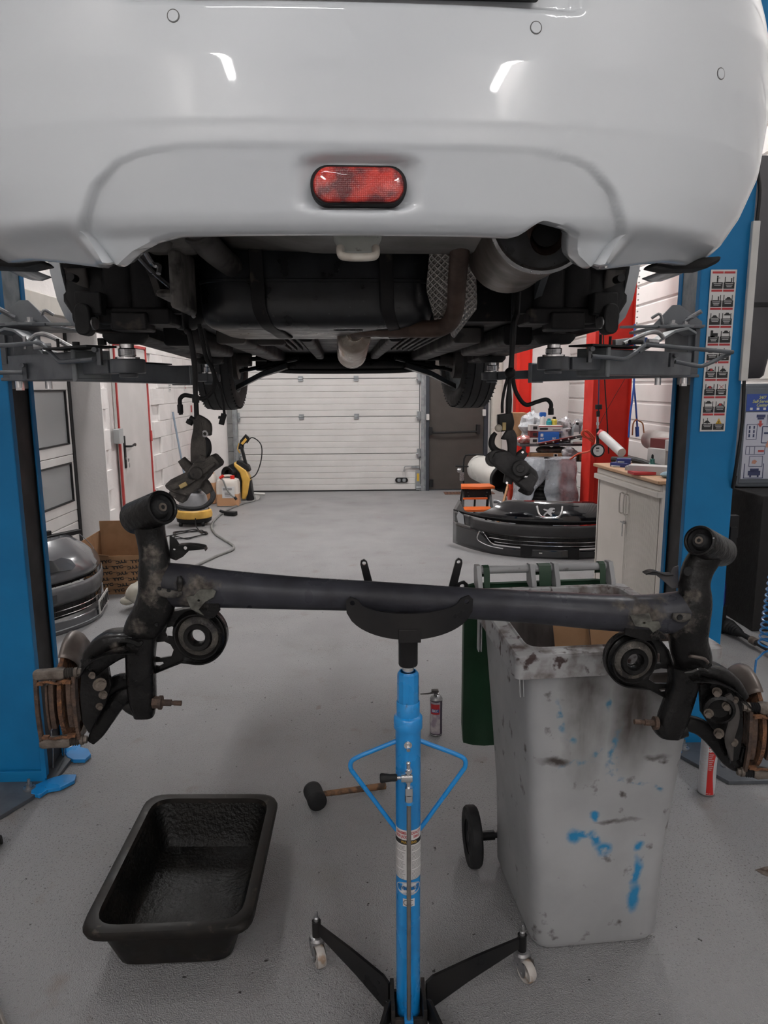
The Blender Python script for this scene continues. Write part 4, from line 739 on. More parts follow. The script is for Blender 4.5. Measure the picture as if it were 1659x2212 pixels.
# valve group and foot pedal rod in front
f_ = JY-.030
mb = MB(); bolt(mb, (JX-.002, f_+.001, .777), (0, -1, 0), .007, .006, 6); mb.cyl((JX-.002, f_-.006, .774), (JX-.002, f_-.016, .772), .0045, n=12); ob('bleed_screw', mb, chrome, jack)
mb = MB(); mb.cyl((JX-.002, f_, .70), (JX-.002, f_-.02, .70), .010, n=6); mb.rbox((JX-.006, f_-.018, .705), (.026, .016, .020), .006, axis='x'); mb.cyl((JX-.002, f_-.018, .705), (JX-.002, f_-.018, .738), .0045, n=14); mb.cyl((JX-.002, f_-.018, .718), (JX-.002, f_-.018, .726), .0085, n=6); mb.sphere((JX-.002, f_-.018, .741), .0055)
mb.cyl((JX-.002, f_-.018, .67), (JX-.002, f_-.018, .70), .0045, n=12); mb.rbox((JX-.001, f_-.019, .672), (.018, .014, .018), .003, axis='z'); mb.cyl((JX-.001, f_-.016, .645), (JX-.001, f_-.016, .661), .0095, n=20); mb.cyl((JX-.035, f_-.018, .706), (JX-.02, f_-.018, .706), .005, n=12); ob('valve', mb, chrome, jack, smooth=35)
mb = MB(); mb.lathe([(.007, 0), (.0085, .004), (.0085, .016), (.0105, .032), (.0112, .036), (.0095, .040), (.0, .041)], (JX-.028, f_-.018, .706), (-1, 0, -.02), 18, caps=True); ob('valve_knob', mb, black_rub, jack)
mb = MB(); mb.cyl((JX-.001, f_-.016, .64), (JX-.001, f_-.016, .052), .0052, n=16); ob('pedal_rod', mb, noisy('dull_steel', (.27, .25, .23), (.22, .20, .19), 30, .45, .7), jack)
mb = MB(); mb.lathe([(.0105, 0), (.0105, .006), (.0062, .006), (.0062, 0), (.0105, 0)], (JX-.001, f_-.016, .638), n=20); mb.box((JX-.001, f_-.006, .641), (.012, .016, .005)); mb.box((JX-.001, f_-.010, .045), (.022, .03, .014)); ob('rod_guide', mb, jack_blue, jack, bevel=.001)
# printed labels on the tube
def cyl_sheet(z0, z1, a0, a1, r, n=14): m_ = MB(); m_.grid(n, 1, lambda u, v: V((JX+r*math.sin(R(a0+(a1-a0)*u)), JY-r*math.cos(R(a0+(a1-a0)*u)), z0+(z1-z0)*v))); return m_
def onc(zc, a0=0, r=.0306): return lambda c: V((JX+r*math.sin(c.x/.030+R(a0)), JY-r*math.cos(c.x/.030+R(a0)), zc+c.y))
lb_ = ob('instruction_label', cyl_sheet(.425, .557, -88, 88, .0303), white_pr, jack, smooth=0)
ob('black_band', cyl_sheet(.519, .531, -88, 88, .0305), black_pr, lb_, smooth=0)
for s_, a, z in (('TRANSMIS-', -38, .549), ('SION JACK', -38, .539), ('CAPACITY', 38, .549), ('500KG', 38, .539)): textf('lettering', s_, .010, onc(z, a), red_pr, lb_, .62, .0003)
textf('lettering', 'WARNING', .009, onc(.525), mat('warn_yellow', (.55, .33, .03), .5), lb_, .9, .0002)
mb = MB(); random.seed(3)
for k in range(27):
    z = .514-.0034*k
    if k in (4, 11, 18): continue
    for a0, a1 in ((-78, -14), (14, 80)): 
        q = cyl_sheet(z-.0008, z+.0004, a0, a1-random.random()*16, .0305, 5); mb.add(q.v, q.f)
o = ob('small_print', mb, mat('faint_print', (.16, .16, .16), .6), lb_, smooth=0); o['kind'] = 'stuff'
mb = MB(); mb.loft([[onc(.400)(V((.034*k*math.cos(2*PI*i/32), .0165*k*math.sin(2*PI*i/32)+(.0025 if math.sin(2*PI*i/32) > 0 else 0), 0))) for i in range(32)] for k in (.02, .5, 1)], caps=False); lg = ob('oval_badge', mb, white_pr, jack, smooth=0)
mb = MB(); mb.loft([[onc(.400, 0, .0308)(V((.034*k*math.cos(2*PI*i/40), .0165*k*math.sin(2*PI*i/40)+(.0025 if math.sin(2*PI*i/40) > 0 else 0), 0))) for i in range(40)] for k in (.90, .94)], caps=False); blp = mat('print_blue', (.02, .10, .25), .5); ob('badge_ring', mb, blp, lg, smooth=0)
textf('lettering', 'TWIN BUSCH', .0145, onc(.402, 0, .0309), blp, lg, .66, .0005); textf('lettering', 'GERMANY', .006, onc(.389, 0, .0309), blp, lg, 1.0)
ce = ob('marking_label', cyl_sheet(.353, .374, -28, 28, .0304, 8), white_pr, jack, smooth=0)
mb = MB()
for cx, mid in ((-.006, 0), (.007, 1)):
    for i in range(10):
        a0, a1 = R(60+24*i), R(60+24*(i+1)); f = onc(.3635, 0, .0307)
        mb.add([f(V((cx+r_*math.cos(a), r_*math.sin(a), 0))) for r_, a in ((.0058, a0), (.0074, a0), (.0074, a1), (.0058, a1))], [(0, 1, 2, 3)])
    if mid: f = onc(.3635, 0, .0307); mb.add([f(V(p)) for p in ((cx-.007, -.0008, 0), (cx-.001, -.0008, 0), (cx-.001, .0008, 0), (cx-.007, .0008, 0))], [(0, 1, 2, 3)])
ob('marking', mb, black_pr, ce, smooth=0, recalc=False)
# base, legs and castors
mb = MB(); mb.prism([(-.062, -.05), (.062, -.05), (.062, .05), (-.062, .05)], MX(J+V((0, 0, .012)), (1, 0, 0), (0, 1, 0)), .012)
for s in (-1, 1): mb.box(J+V((s*.040, 0, .045)), (.010, .10, .07))
for s in (-1, 1): mb.box(J+V((0, s*.042, .03)), (.08, .010, .04))
mb.lathe([(.034, .02), (.034, .03), (.0305, .034)], J, n=30); ob('base_block', mb, noisy('dirty_black', (.014, .013, .013), (.06, .045, .035), 40, .6, lo=.5, hi=.7), jack, smooth=0, bevel=.001)
for s in (-1, 1):
    for y in (-.038, .03): mb = MB(); bolt(mb, J+V((s*.046, y, .028)), (s, 0, 0), .007, .007); ob('leg_bolt', mb, zinc, jack)
legs = [((-.154, 1.770), -1, (.35, -.9)), ((.412, 1.700), 1, (.45, -.88)), ((-.03, 1.26), -1, (.6, -.8)), ((.215, 1.25), 1, (.6, .8))]
for (ex, ey), s, cd_ in legs:
    a = V((JX+s*.048, JY+(.025 if ey > JY else -.025), 0)); e = V((ex, ey, 0)); u = (e-a).normalized(); L = (e-a).length
    M = MX(a-V((u.y, -u.x, 0))*.004, u, (0, 0, 1)); mb = MB(); mb.prism([(0, .012), (.02, .010), (L*.42, .045), (L-.01, .088), (L, .088), (L, .118), (L-.015, .118), (L*.5, .112), (.02, .10), (0, .088)], M, .008); lg_ = ob('leg', mb, black_pt, jack, smooth=0, bevel=.001)
    mb = MB(); mb.cyl(e+V((0, 0, .075)), e+V((0, 0, .125)), .0125, n=24); ob('leg_socket', mb, black_pt, lg_)
    mb = MB(); mb.lathe([(.0075, .12), (.0075, .134), (.005, .137), (.0055, .150), (.003, .156), (.0, .156)], e, n=16); mb.lathe([(.006, .062), (.020, .064), (.0215, .069), (.018, .076), (.010, .079)], e, n=28)
    d = V((cd_[0], cd_[1], 0)).normalized(); sd = V((-d.y, d.x, 0)); wc = e+d*.022+V((0, 0, .030))
    for q in (-1, 1):
        Mx = MX(wc+sd*(q*.0165)-sd*.001, d, (0, 0, 1)); mb.prism([(-.036, .034), (.012, .034), (.016, .020), (.012, -.006), (.004, -.011), (-.006, -.006), (-.030, .016)], Mx, .002)
    mb.box(e+V((0, 0, .063)), (.036, .036, .003), Matrix.Rotation(math.atan2(d.y, d.x), 3, 'Z')); mb.cyl(wc-sd*.021, wc+sd*.021, .004, n=10); ob('castor_fork', mb, zinc, lg_, smooth=30)
    mb = MB(); mb.lathe([(.006, -.0125), (.012, -.013), (.014, -.010), (.023, -.010), (.0275, -.012), (.0300, -.008), (.0303, 0), (.0300, .008), (.0275, .012), (.023, .010), (.014, .010), (.012, .013), (.006, .0125)], wc, sd, 36); ob('castor_wheel', mb, noisy('worn_nylon', (.46, .43, .40), (.30, .21, .15), 40, .5, lo=.5, hi=.62), lg_, smooth=40)
# ------------------------------------------------------------------ rear axle beam (resting in the saddle)
steel_m = noisy('axle_muddy', (.075, .068, .060), (.020, .018, .018), 22, .7, lo=.45, hi=.60, bump=.5, bscale=90, c3=(.14, .12, .10), s3=50, lo3=.62, hi3=.72)
def mud(name, c1, c2, rough, centres, coat=.2, bump=.3):
    m = noisy(name, c1, c2, 10, rough, coat=coat, rvar=.14, bump=bump, bscale=60, spec=.22); b = m.node_tree.nodes['Principled BSDF']; tc = nd(m, 'ShaderNodeTexCoord')
    n = nd(m, 'ShaderNodeTexNoise'); n.inputs['Scale'].default_value = 22; n.inputs['Detail'].default_value = 8; n.inputs['Roughness'].default_value = .7; lk(m, tc.outputs['Object'], n.inputs['Vector']); acc = None
    for px, py, r_ in centres:
        c = aY(px, py, 1.53); d = nd(m, 'ShaderNodeVectorMath', operation='DISTANCE'); lk(m, tc.outputs['Object'], d.inputs[0]); d.inputs[1].default_value = tuple(c)
        q = nd(m, 'ShaderNodeMapRange'); q.inputs['From Min'].default_value = r_*1.5; q.inputs['From Max'].default_value = r_*.2; q.inputs['To Max'].default_value = .36; lk(m, d.outputs['Value'], q.inputs['Value'])
        if acc is None: acc = q.outputs[0]
        else: x = nd(m, 'ShaderNodeMath', operation='MAXIMUM'); lk(m, acc, x.inputs[0]); lk(m, q.outputs[0], x.inputs[1]); acc = x.outputs[0]
    a_ = nd(m, 'ShaderNodeMath', operation='ADD'); lk(m, acc, a_.inputs[0]); lk(m, n.outputs['Fac'], a_.inputs[1])
    g = nd(m, 'ShaderNodeMapRange'); g.inputs['From Min'].default_value = .68; g.inputs['From Max'].default_value = .84; lk(m, a_.outputs[0], g.inputs['Value'])
    n2 = nd(m, 'ShaderNodeTexNoise'); n2.inputs['Scale'].default_value = 60; n2.inputs['Detail'].default_value = 5; lk(m, tc.outputs['Object'], n2.inputs['Vector']); cr = nd(m, 'ShaderNodeValToRGB'); cr.color_ramp.elements[0].position = .35; cr.color_ramp.elements[0].color = (.035, .030, .027, 1); cr.color_ramp.elements[1].position = .65; cr.color_ramp.elements[1].color = (.13, .115, .10, 1); lk(m, n2.outputs['Fac'], cr.inputs[0])
    x = nd(m, 'ShaderNodeMix', data_type='RGBA'); lk(m, g.outputs[0], x.inputs[0]); lk(m, b.inputs['Base Color'].links[0].from_socket, x.inputs[6]); lk(m, cr.outputs[0], x.inputs[7]); lk(m, x.outputs[2], b.inputs['Base Color'])
    rg = nd(m, 'ShaderNodeMix', data_type='FLOAT'); lk(m, g.outputs[0], rg.inputs[0]); lk(m, b.inputs['Roughness'].links[0].from_socket, rg.inputs[2]); rg.inputs[3].default_value = .85; lk(m, rg.outputs[0], b.inputs['Roughness'])
    cw = nd(m, 'ShaderNodeMapRange'); cw.inputs['To Min'].default_value = coat; cw.inputs['To Max'].default_value = 0; lk(m, g.outputs[0], cw.inputs['Value']); lk(m, cw.outputs[0], b.inputs['Coat Weight'])
    return m
MC = [(345, 1265, .055), (330, 1200, .03), (425, 1275, .05), (300, 1350, .025), (1400, 1325, .06), (1465, 1325, .06), (1500, 1290, .025), (250, 1395, .02)]
steel_b = mud('axle_black', (.0040, .0038, .0040), (.008, .0075, .0075), .33, MC, coat=.12)
steel_t = mud('axle_tube', (.040, .041, .050), (.022, .022, .027), .36, [(420, 1270, .055), (1390, 1325, .06), (1340, 1310, .02)], coat=0, bump=.08)
rusty = noisy('rust', (.20, .085, .035), (.09, .045, .028), 60, .85, bump=.7, bscale=140, c3=(.28, .13, .05), s3=90, lo3=.6, hi3=.7)
rust_d = noisy('rust_dark', (.085, .050, .034), (.045, .030, .024), 36, .8, bump=.5, bscale=110)
cast_g = noisy('cast_grey', (.15, .125, .105), (.09, .072, .06), 30, .6, .25, bump=.35, bscale=90)
shield_m = noisy('shield_metal', (.17, .145, .13), (.11, .09, .08), 10, .42, .55, bump=.08, bscale=30)
axle = thing('rear_axle', 'black twist-beam rear axle with rusty brake discs, lying across the jack saddle', 'rear axle', (0.09, 1.56, 1.12))
def SP(px, py, Y=1.56): return aY(px, py, Y)
def limb(name, st, m_, parent=axle, n=14, sq=.75, smooth=50, cap=True, bevel=0):
    """st: (px, py, Y, half-width px, half-depth m); squarish rounded section"""
    C = [SP(a, b_, y) for a, b_, y, _, _ in st]; k = len(st); rings = []
    # densify
    P = smoothpath([(c.x, c.y, c.z) for c in C], 5); Wd = smoothpath([(s_[3]*s_[2]/FPX, s_[4], 0) for s_ in st], 5)
    if k < 3: P = C; Wd = [V((s_[3]*s_[2]/FPX, s_[4], 0)) for s_ in st]
    m = len(P)
    for i in range(m):
        t = (P[min(i+1, m-1)]-P[max(i-1, 0)]).normalized(); yv = V((0, 1, 0)); yv = (yv-t*yv.dot(t)).normalized(); xv = t.cross(yv)
        w_, d = Wd[i].x, Wd[i].y; rg = []
        for j in range(n):
            a = 2*PI*j/n; c, s_ = math.cos(a), math.sin(a); rg.append(P[i]+xv*(w_*math.copysign(abs(c)**sq, c))+yv*(d*math.copysign(abs(s_)**sq, s_)))
        rings.append(rg)
    mb = MB(); mb.loft(rings, cap); return ob(name, mb, m_, parent, smooth=smooth, bevel=bevel)
def plate(name, px, Y, th, m_, parent=axle, holes=(), bevel=.001, tilt=None):
    """flat stamped plate given by its corners seen square-on at distance Y"""
    f = lambda p: (lambda q: (q.x, q.z))(SP(p[0], p[1], Y))
    mb = MB(); mb.prism([[f(p) for p in px]]+[[f(p) for p in h] for h in holes], MX((0, Y, 0), (1, 0, 0), (0, 0, 1)), -th); return ob(name, mb, m_, parent, smooth=0, bevel=bevel)
limb('cross_tube', [(345, 1262, 1.56, 50, .044), (420, 1266, 1.56, 47, .045), (455, 1270, 1.56, 44, .043), (520, 1274, 1.56, 41, .041), (640, 1281, 1.56, 37, .038), (800, 1288, 1.56, 34, .036), (1000, 1302, 1.56, 35, .036), (1150, 1311, 1.56, 37, .038), (1300, 1322, 1.56, 41, .041), (1400, 1326, 1.56, 44, .044), (1485, 1322, 1.56, 50, .046)], steel_t, n=24, sq=1.0)
def ecirc(cx, cy, rx, ry, n=28, a0=0, a1=360): return [(cx+rx*math.cos(R(a0+(a1-a0)*i/n)), cy+ry*math.sin(R(a0+(a1-a0)*i/n))) for i in range(n+(0 if a1-a0 == 360 else 1))]
# front bushes
def bush(pa, pb, r, rb):
    """pa: visible face centre, pb: far end centre"""
    a, b_ = SP(*pa), SP(*pb); ax = (b_-a); L = ax.length; ax.normalize(); mb = MB()
    mb.lathe([(r*.80, .012), (r*.80, -.002), (r*.86, -.004), (r*.97, -.003), (r, .0), (r, L-.004), (r*.96, L), (0, L)], a, ax, 36); q = ob('bush_shell', mb, steel_b, axle, smooth=35)
    mb = MB(); mb.lathe([(r*.80, .006), (r*.62, .012), (r*.50, .002), (r*.42, -.002), (r*.30, -.003), (.0, -.003)], a, ax, 32); ob('rubber_core', mb, black_rub, q, smooth=40)
    mb = MB(); mb.lathe([(r*.13, .004), (r*.13, -.0045), (r*.24, -.005), (r*.26, -.003)], a, ax, 20); ob('bolt_sleeve', mb, cast_g, q)
bush((350, 1096, 1.515), (290, 1120, 1.580), .0375, 0); bush((1511, 1168, 1.515), (1560, 1193, 1.60), .0345, 0)
# left trailing arm, from bush down to hub
limb('trailing_arm', [(320, 1122, 1.56, 34, .030), (327, 1160, 1.56, 31, .028), (334, 1200, 1.555, 32, .028), (334, 1240, 1.55, 34, .034), (340, 1285, 1.55, 42, .038), (328, 1325, 1.555, 42, .036), (308, 1360, 1.56, 40, .034), (300, 1400, 1.56, 34, .030)], steel_b, n=20, sq=.8)
limb('damper_mount', [(306, 1372, 1.552, 34, .030), (304, 1420, 1.55, 31, .028), (306, 1480, 1.548, 31, .026), (310, 1520, 1.545, 28, .024), (312, 1546, 1.545, 22, .020)], steel_b, n=16, sq=.6)
limb('damper_foot', [(272, 1522, 1.555, 3, .02), (284, 1524, 1.552, 15, .02), (308, 1530, 1.548, 17, .022), (330, 1518, 1.545, 14, .02)], steel_b, n=14, sq=.6)
mb = MB(); a, b_ = SP(330, 1517, 1.535), SP(392, 1519, 1.535); u = (b_-a)/62
mb.cyl(a, a+u*16, .0135, n=6); mb.cyl(a+u*14, a+u*20, .016, n=20); mb.cyl(a+u*20, a+u*40, .0075, n=16); mb.cyl(a+u*40, a+u*46, .005, n=14); mb.cyl(a+u*46, b_, .006, n=14); ob('mount_stud', mb, rust_d, axle)
limb('hub_carrier', [(300, 1385, 1.56, 34, .022), (262, 1392, 1.555, 30, .022), (225, 1412, 1.55, 30, .022), (195, 1440, 1.545, 26, .020)], steel_b, n=14, sq=.5)
limb('lower_strut', [(300, 1500, 1.57, 20, .012), (262, 1508, 1.57, 20, .012), (232, 1545, 1.57, 20, .012), (212, 1580, 1.57, 16, .012), (198, 1600, 1.57, 10, .010)], steel_b, n=12, sq=.5)
limb('lower_web', [(214, 1515, 1.575, 12, .008), (246, 1478, 1.575, 18, .008), (290, 1465, 1.575, 16, .008)], steel_b, n=12, sq=.5)
plate('hub_plate', [(176, 1445), (205, 1420), (232, 1440), (240, 1480), (228, 1520), (205, 1560), (192, 1585), (178, 1560), (172, 1500)], 1.535, .012, steel_b)
for p, r_ in (((215, 1478), .016), ((198, 1458), .008), ((222, 1500), .010), ((214, 1525), .008)):
    mb = MB(); q = SP(p[0], p[1], 1.52); bolt(mb, q, (.5, -.85, 0), r_*.7, .010, 6 if r_ < .012 else 20); ob('hub_bolt', mb, cast_g, axle)
# upper wing plate of the arm (flared lip)
def lip(pts, w_, m_, name='arm_flange'):
    mb = MB(); P = smoothpath([tuple(SP(*p)) for p in pts], 5)
    mb.loft([[p+V((0, -w_, .0015)), p+V((0, w_, .0015)), p+V((0, w_, -.0015)), p+V((0, -w_, -.0015))] for p in P]); return ob(name, mb, m_, axle, smooth=30)
lip([(186, 1448, 1.55), (205, 1420, 1.55), (235, 1404, 1.55), (275, 1398, 1.55), (306, 1397, 1.55)], .045, steel_b)
limb('arm_wing', [(190, 1436, 1.56, 10, .03), (205, 1408, 1.56, 20, .034), (232, 1385, 1.56, 22, .036), (262, 1376, 1.56, 18, .036), (296, 1372, 1.56, 14, .034)], steel_b, n=14, sq=.7)
# spring seat with its bracket
def spring_seat(cx, cy, s, pl_px, holes, Y=1.565):
    f = lambda p: SP(p[0], p[1], Y)
    b_ = plate('spring_bracket', pl_px, Y, .006, steel_b, holes=holes)
    c = f((cx, cy)); mb = MB(); k = Y/FPX
    mb.lathe([(17*k, .012), (17*k, -.006), (21*k, -.012), (30*k, -.013), (34*k, -.008), (36*k, -.001), (45*k, .0), (50*k, -.008), (53*k, -.008), (56*k, .0), (60*k, .004)], c+V((0, -.012, 0)), (s*.08, 1, 0), 44); q = ob('spring_seat', mb, steel_b, b_, smooth=40)
    mb = MB(); mb.lathe([(17.5*k, -.0125), (23*k, -.0175), (30*k, -.0185), (36*k, -.0125), (44*k, -.0075), (46*k, -.006)], c+V((0, -.006, 0)), (s*.08, 1, 0), 44); ob('dirt_ring', mb, steel_m, q, smooth=40)
    # rim flange following the outline
    mb = MB(); P = [f(p) for p in pl_px]; n = len(P); mb.loft([[p+V((0, -.014, 0)), p+V((0, .004, 0)), p*1.0+V((0, .004, 0))+(p-c).normalized()*-.003, p+V((0, -.014, 0))+(p-c).normalized()*-.003] for p in P+[P[0]]], caps=False); ob('bracket_flange', mb, steel_b, b_, smooth=30)
    return b_
SL = [(375, 1318), (400, 1312)]+ecirc(431, 1370, 62, 62, 22, -75, 95)+[(395, 1428), (370, 1438), (340, 1450), (298, 1452), (300, 1440), (322, 1428), (325, 1390), (340, 1350)]
spring_seat(431, 1370, 1, SL, [ecirc(431, 1370, 17, 17, 20), [(360, 1356), (372, 1353), (377, 1358), (374, 1376), (360, 1375), (357, 1367)], [(334, 1388), (355, 1386), (368, 1392), (375, 1404), (370, 1418), (345, 1422), (328, 1418), (328, 1398)], [(332, 1431), (352, 1430), (354, 1434), (342, 1440), (331, 1438)], ecirc(394, 1386, 5, 4, 10), ecirc(470, 1391, 5, 5, 10), ecirc(416, 1402, 5, 3, 10), ecirc(434, 1405, 5, 3, 10), ecirc(452, 1403, 5, 3, 10)])
plate('brake_line_bracket', [(366, 1156), (381, 1166), (388, 1177), (440, 1178), (447, 1186), (430, 1188), (408, 1190), (395, 1203), (380, 1211), (366, 1206)], 1.565, .004, steel_b, holes=[ecirc(376, 1187, 3, 2, 8), ecirc(400, 1184, 4, 4, 8)])
lip([(388, 1177, 1.56), (410, 1176, 1.56), (440, 1180, 1.56), (446, 1187, 1.56)], .012, steel_b)
plate('gusset', [(401, 1290), (418, 1287), (431, 1273), (459, 1273), (467, 1278), (462, 1290), (443, 1301), (429, 1317), (440, 1330), (412, 1316)], 1.508, .004, noisy('muddy_green_grey', (.10, .10, .085), (.04, .037, .033), 40, .7, bump=.4), holes=[ecirc(429, 1298, 3, 3, 8)])
plate('gusset_web', [(410, 1312), (470, 1290), (476, 1318), (462, 1335), (448, 1338), (430, 1330)], 1.525, .004, steel_b)
limb('weld_pad', [(340, 1272, 1.512, 6, .005), (352, 1280, 1.508, 10, .006), (378, 1284, 1.510, 9, .006), (392, 1280, 1.516, 6, .004)], steel_m, n=10); limb('weld_pad', [(388, 1245, 1.514, 5, .005), (389, 1258, 1.509, 8, .006), (388, 1274, 1.512, 5, .005)], steel_b, n=10)
mb = MB()
for p in ((344, 1272), (364, 1276), (338, 1350)): q = SP(p[0], p[1], 1.503 if p[1] < 1300 else 1.52); mb.lathe([(0, .0), (.0035, -.0005), (.0045, .001)], q, (0, 1, 0), 12)
o = ob('arm_hole', mb, black_pl, axle); o['kind'] = 'stuff'
mb = MB(); q0 = [SP(258, 1388, 1.52), SP(268, 1384, 1.518), (SP(285, 1386, 1.516)), SP(300, 1392, 1.516), SP(308, 1386, 1.518)]; mb.tube(q0, [.004, .006, .005, .006, .003], 8, 4); ob('weld_bead', mb, mat('wet_weld', (.03, .03, .03), .08, .8), axle)
# ---- left brake
def brake(side, C, ax, parts):
    """C: hub centre on the disc plane; ax: outward hub axis (towards wheel)"""
    ax = V(ax).normalized(); upv = V((0, 0, 1)); fw = ax.cross(upv).normalized(); upv = fw.cross(ax).normalized()
    P = lambda o, f, u: C+ax*o+fw*f+upv*u
    mb = MB(); mb.lathe([(.03, -.004), (.070, -.004), (.075, -.0045), (.124, -.0045), (.1245, .0045), (.075, .0045), (.068, .0045), (.066, .028), (.03, .028), (.0, .028)], C, ax, 56); d = ob('brake_disc', mb, rusty, axle, smooth=30)
    # dust shield: dished plate behind the disc, open where the caliper sits
    mb = MB(); n = 40; rings = []
    for r_, o in ((.035, -.020), (.075, -.022), (.090, -.030), (.112, -.026), (.128, -.014), (.134, -.004), (.134, .006)):
        rings.append([P(o, r_*math.cos(a), r_*math.sin(a)) for a in [R(parts[0]+(parts[1]-parts[0])*i/n) for i in range(n+1)]])
    mb.loft(rings, caps=False, closed=False); ob('dust_shield', mb, shield_m, axle, smooth=50, solid=.0015)
    # caliper bracket: two slide-pin arms, two bridges, pads
    s = parts[2]; R_ = .118
    for u, k in ((.078, 1), (-.088, 1)):
        a, b_ = P(-.040, s*R_*.93, u), P(.052, s*R_*.93, u)
        mb = MB(); mb.loft([[c+upv*z+fw*y for y, z in rrect(.026*kk, .022*kk, .006, 3)] for c, kk in ((b_, .8), (b_-ax*.006, 1), ((a+b_)*.5+ax*.01, 1), ((a+b_)*.5-ax*.012, 1.15), ((a+b_)*.5-ax*.02, .95))]); ob('carrier_arm', mb, cast_g, axle, smooth=40)
        a0 = (a+b_)*.5-ax*.018; prof = []
        for i in range(4): prof += [(.0095, .005*i), (.0125, .005*i+.0025)]
        mb = MB(); mb.lathe(prof+[(.009, .021), (.009, .024)], a0, -ax, 22); ob('pin_boot', mb, black_rub if side > 0 else noisy('dusty_rubber', (.05, .042, .036), (.03, .026, .023), 30, .8), axle)
        mb = MB(); mb.cyl(a0-ax*.023, a0-ax*.030, .0115, n=20); mb.cyl(a0-ax*.030, a0-ax*.038, .009, n=6); ob('pin_bolt', mb, cast_g, axle)
    for o, w_, m_ in ((.047, .008, rust_d), (-.034, .007, rust_d)):
        mb = MB(); rg = []
        for i in range(9): u = -.082+.154*i/8; f = R_*.96+.010*math.cos(u*18); rg.append([P(o+dx, s*(f+dy), u) for dx, dy in ((-w_/2, -.006), (w_/2, -.006), (w_/2, .006), (-w_/2, .006))])
        mb.loft(rg); ob('carrier_bridge', mb, m_, axle, smooth=30)
    for o, sg in ((.019, 1), (-.019, -1)):
        mb = MB()
        for o2, w_, fr in ((o, .011, .118), (o+sg*.009, .005, .122)):
            rg = []
            for i in range(9): u = -.056+.108*i/8; f = math.sqrt(max(fr*fr-u*u*.6, 0)); rg.append([P(o2+dx, s*(f+dy), u) for dx, dy in ((-w_/2, -.045), (w_/2, -.045), (w_/2, .0), (-w_/2, .0))])
            mb.loft(rg)
        ob('brake_pad', mb, rust_d, axle, smooth=30, bevel=.001)
    for u, t in ((.062, 1), (-.068, -1)):
        mb = MB(); mb.tube([P(-.03, s*R_*1.04, u), P(-.015, s*R_*1.07, u+.004*t), P(0, s*R_*1.05, u-.003), P(.02, s*R_*1.07, u+.004*t), P(.042, s*R_*1.03, u)], .0032, 6, 3); mb.box(P(-.022, s*R_*1.05, u), (.018, .012, .006)); mb.box(P(.035, s*R_*1.05, u), (.014, .012, .006)); ob('pad_clip', mb, rusty, axle, smooth=0)
    return P
CL = SP(160, 1482, 1.66); brake(-1, CL, (-.99, -.13, .0), (-112, 128, -1))
CR = SP(1606, 1550, 1.66); brake(1, CR, (.985, -.12, 0), (52, 292, 1))
# ---- right trailing arm
limb('trailing_arm', [(1528, 1196, 1.56, 33, .030), (1508, 1228, 1.56, 34, .028), (1500, 1262, 1.555, 33, .029), (1500, 1300, 1.55, 37, .034), (1490, 1345, 1.55, 42, .038), (1487, 1385, 1.555, 42, .036), (1496, 1425, 1.56, 42, .034), (1494, 1455, 1.56, 36, .030)], steel_b, n=20, sq=.8)
limb('damper_mount', [(1480, 1440, 1.552, 38, .030), (1476, 1475, 1.55, 33, .028), (1464, 1520, 1.548, 32, .026), (1450, 1560, 1.545, 32, .024), (1444, 1590, 1.545, 24, .020)], steel_b, n=16, sq=.6)
limb('damper_foot', [(1416, 1562, 1.545, 10, .02), (1430, 1575, 1.548, 18, .022), (1455, 1580, 1.552, 17, .02), (1478, 1575, 1.555, 14, .02)], steel_b, n=14, sq=.6)
mb = MB(); a, b_ = SP(1418, 1562, 1.535), SP(1370, 1559, 1.535); u = (b_-a)/48
mb.cyl(a-u*2, a+u*6, .0155, n=20); mb.cyl(a+u*4, a+u*26, .0075, n=16); mb.cyl(a+u*26, a+u*32, .005, n=14); mb.cyl(a+u*32, b_, .006, n=14); ob('mount_stud', mb, rust_d, axle)
limb('arm_wing', [(1470, 1440, 1.56, 10, .034), (1510, 1442, 1.56, 15, .036), (1545, 1450, 1.56, 18, .036), (1575, 1470, 1.56, 18, .034), (1598, 1500, 1.56, 14, .03)], steel_b, n=14, sq=.7)
lip([(1480, 1456, 1.55), (1530, 1460, 1.55), (1570, 1478, 1.55), (1592, 1500, 1.55), (1606, 1518, 1.55)], .045, steel_b)
limb('lower_strut', [(1482, 1560, 1.57, 18, .012), (1515, 1572, 1.57, 20, .012), (1545, 1600, 1.57, 20, .012), (1572, 1635, 1.57, 20, .012), (1592, 1652, 1.57, 15, .012), (1604, 1640, 1.57, 12, .01), (1608, 1610, 1.57, 8, .01)], steel_b, n=12, sq=.5)
plate('hub_plate', [(1512, 1480), (1545, 1470), (1580, 1490), (1604, 1520), (1606, 1580), (1596, 1640), (1580, 1652), (1570, 1600), (1540, 1575), (1516, 1540)], 1.535, .012, steel_b)
mb = MB(); q = SP(1553, 1530, 1.522); mb.lathe([(.034, .004), (.034, -.010), (.027, -.014), (.021, -.004), (.0, -.003)], q, (.25, 1, 0), 32); ob('stub_axle', mb, steel_b, axle, smooth=35)
for p, r_ in (((1549, 1494), .011), ((1570, 1524), .011), ((1531, 1540), .011), ((1553, 1583), .012), ((1589, 1510), .007), ((1586, 1602), .009)):
    mb = MB(); q = SP(p[0], p[1], 1.515); bolt(mb, q, (-.45, -.88, 0), r_*.72, .012, 6); ob('hub_bolt', mb, cast_g, axle)
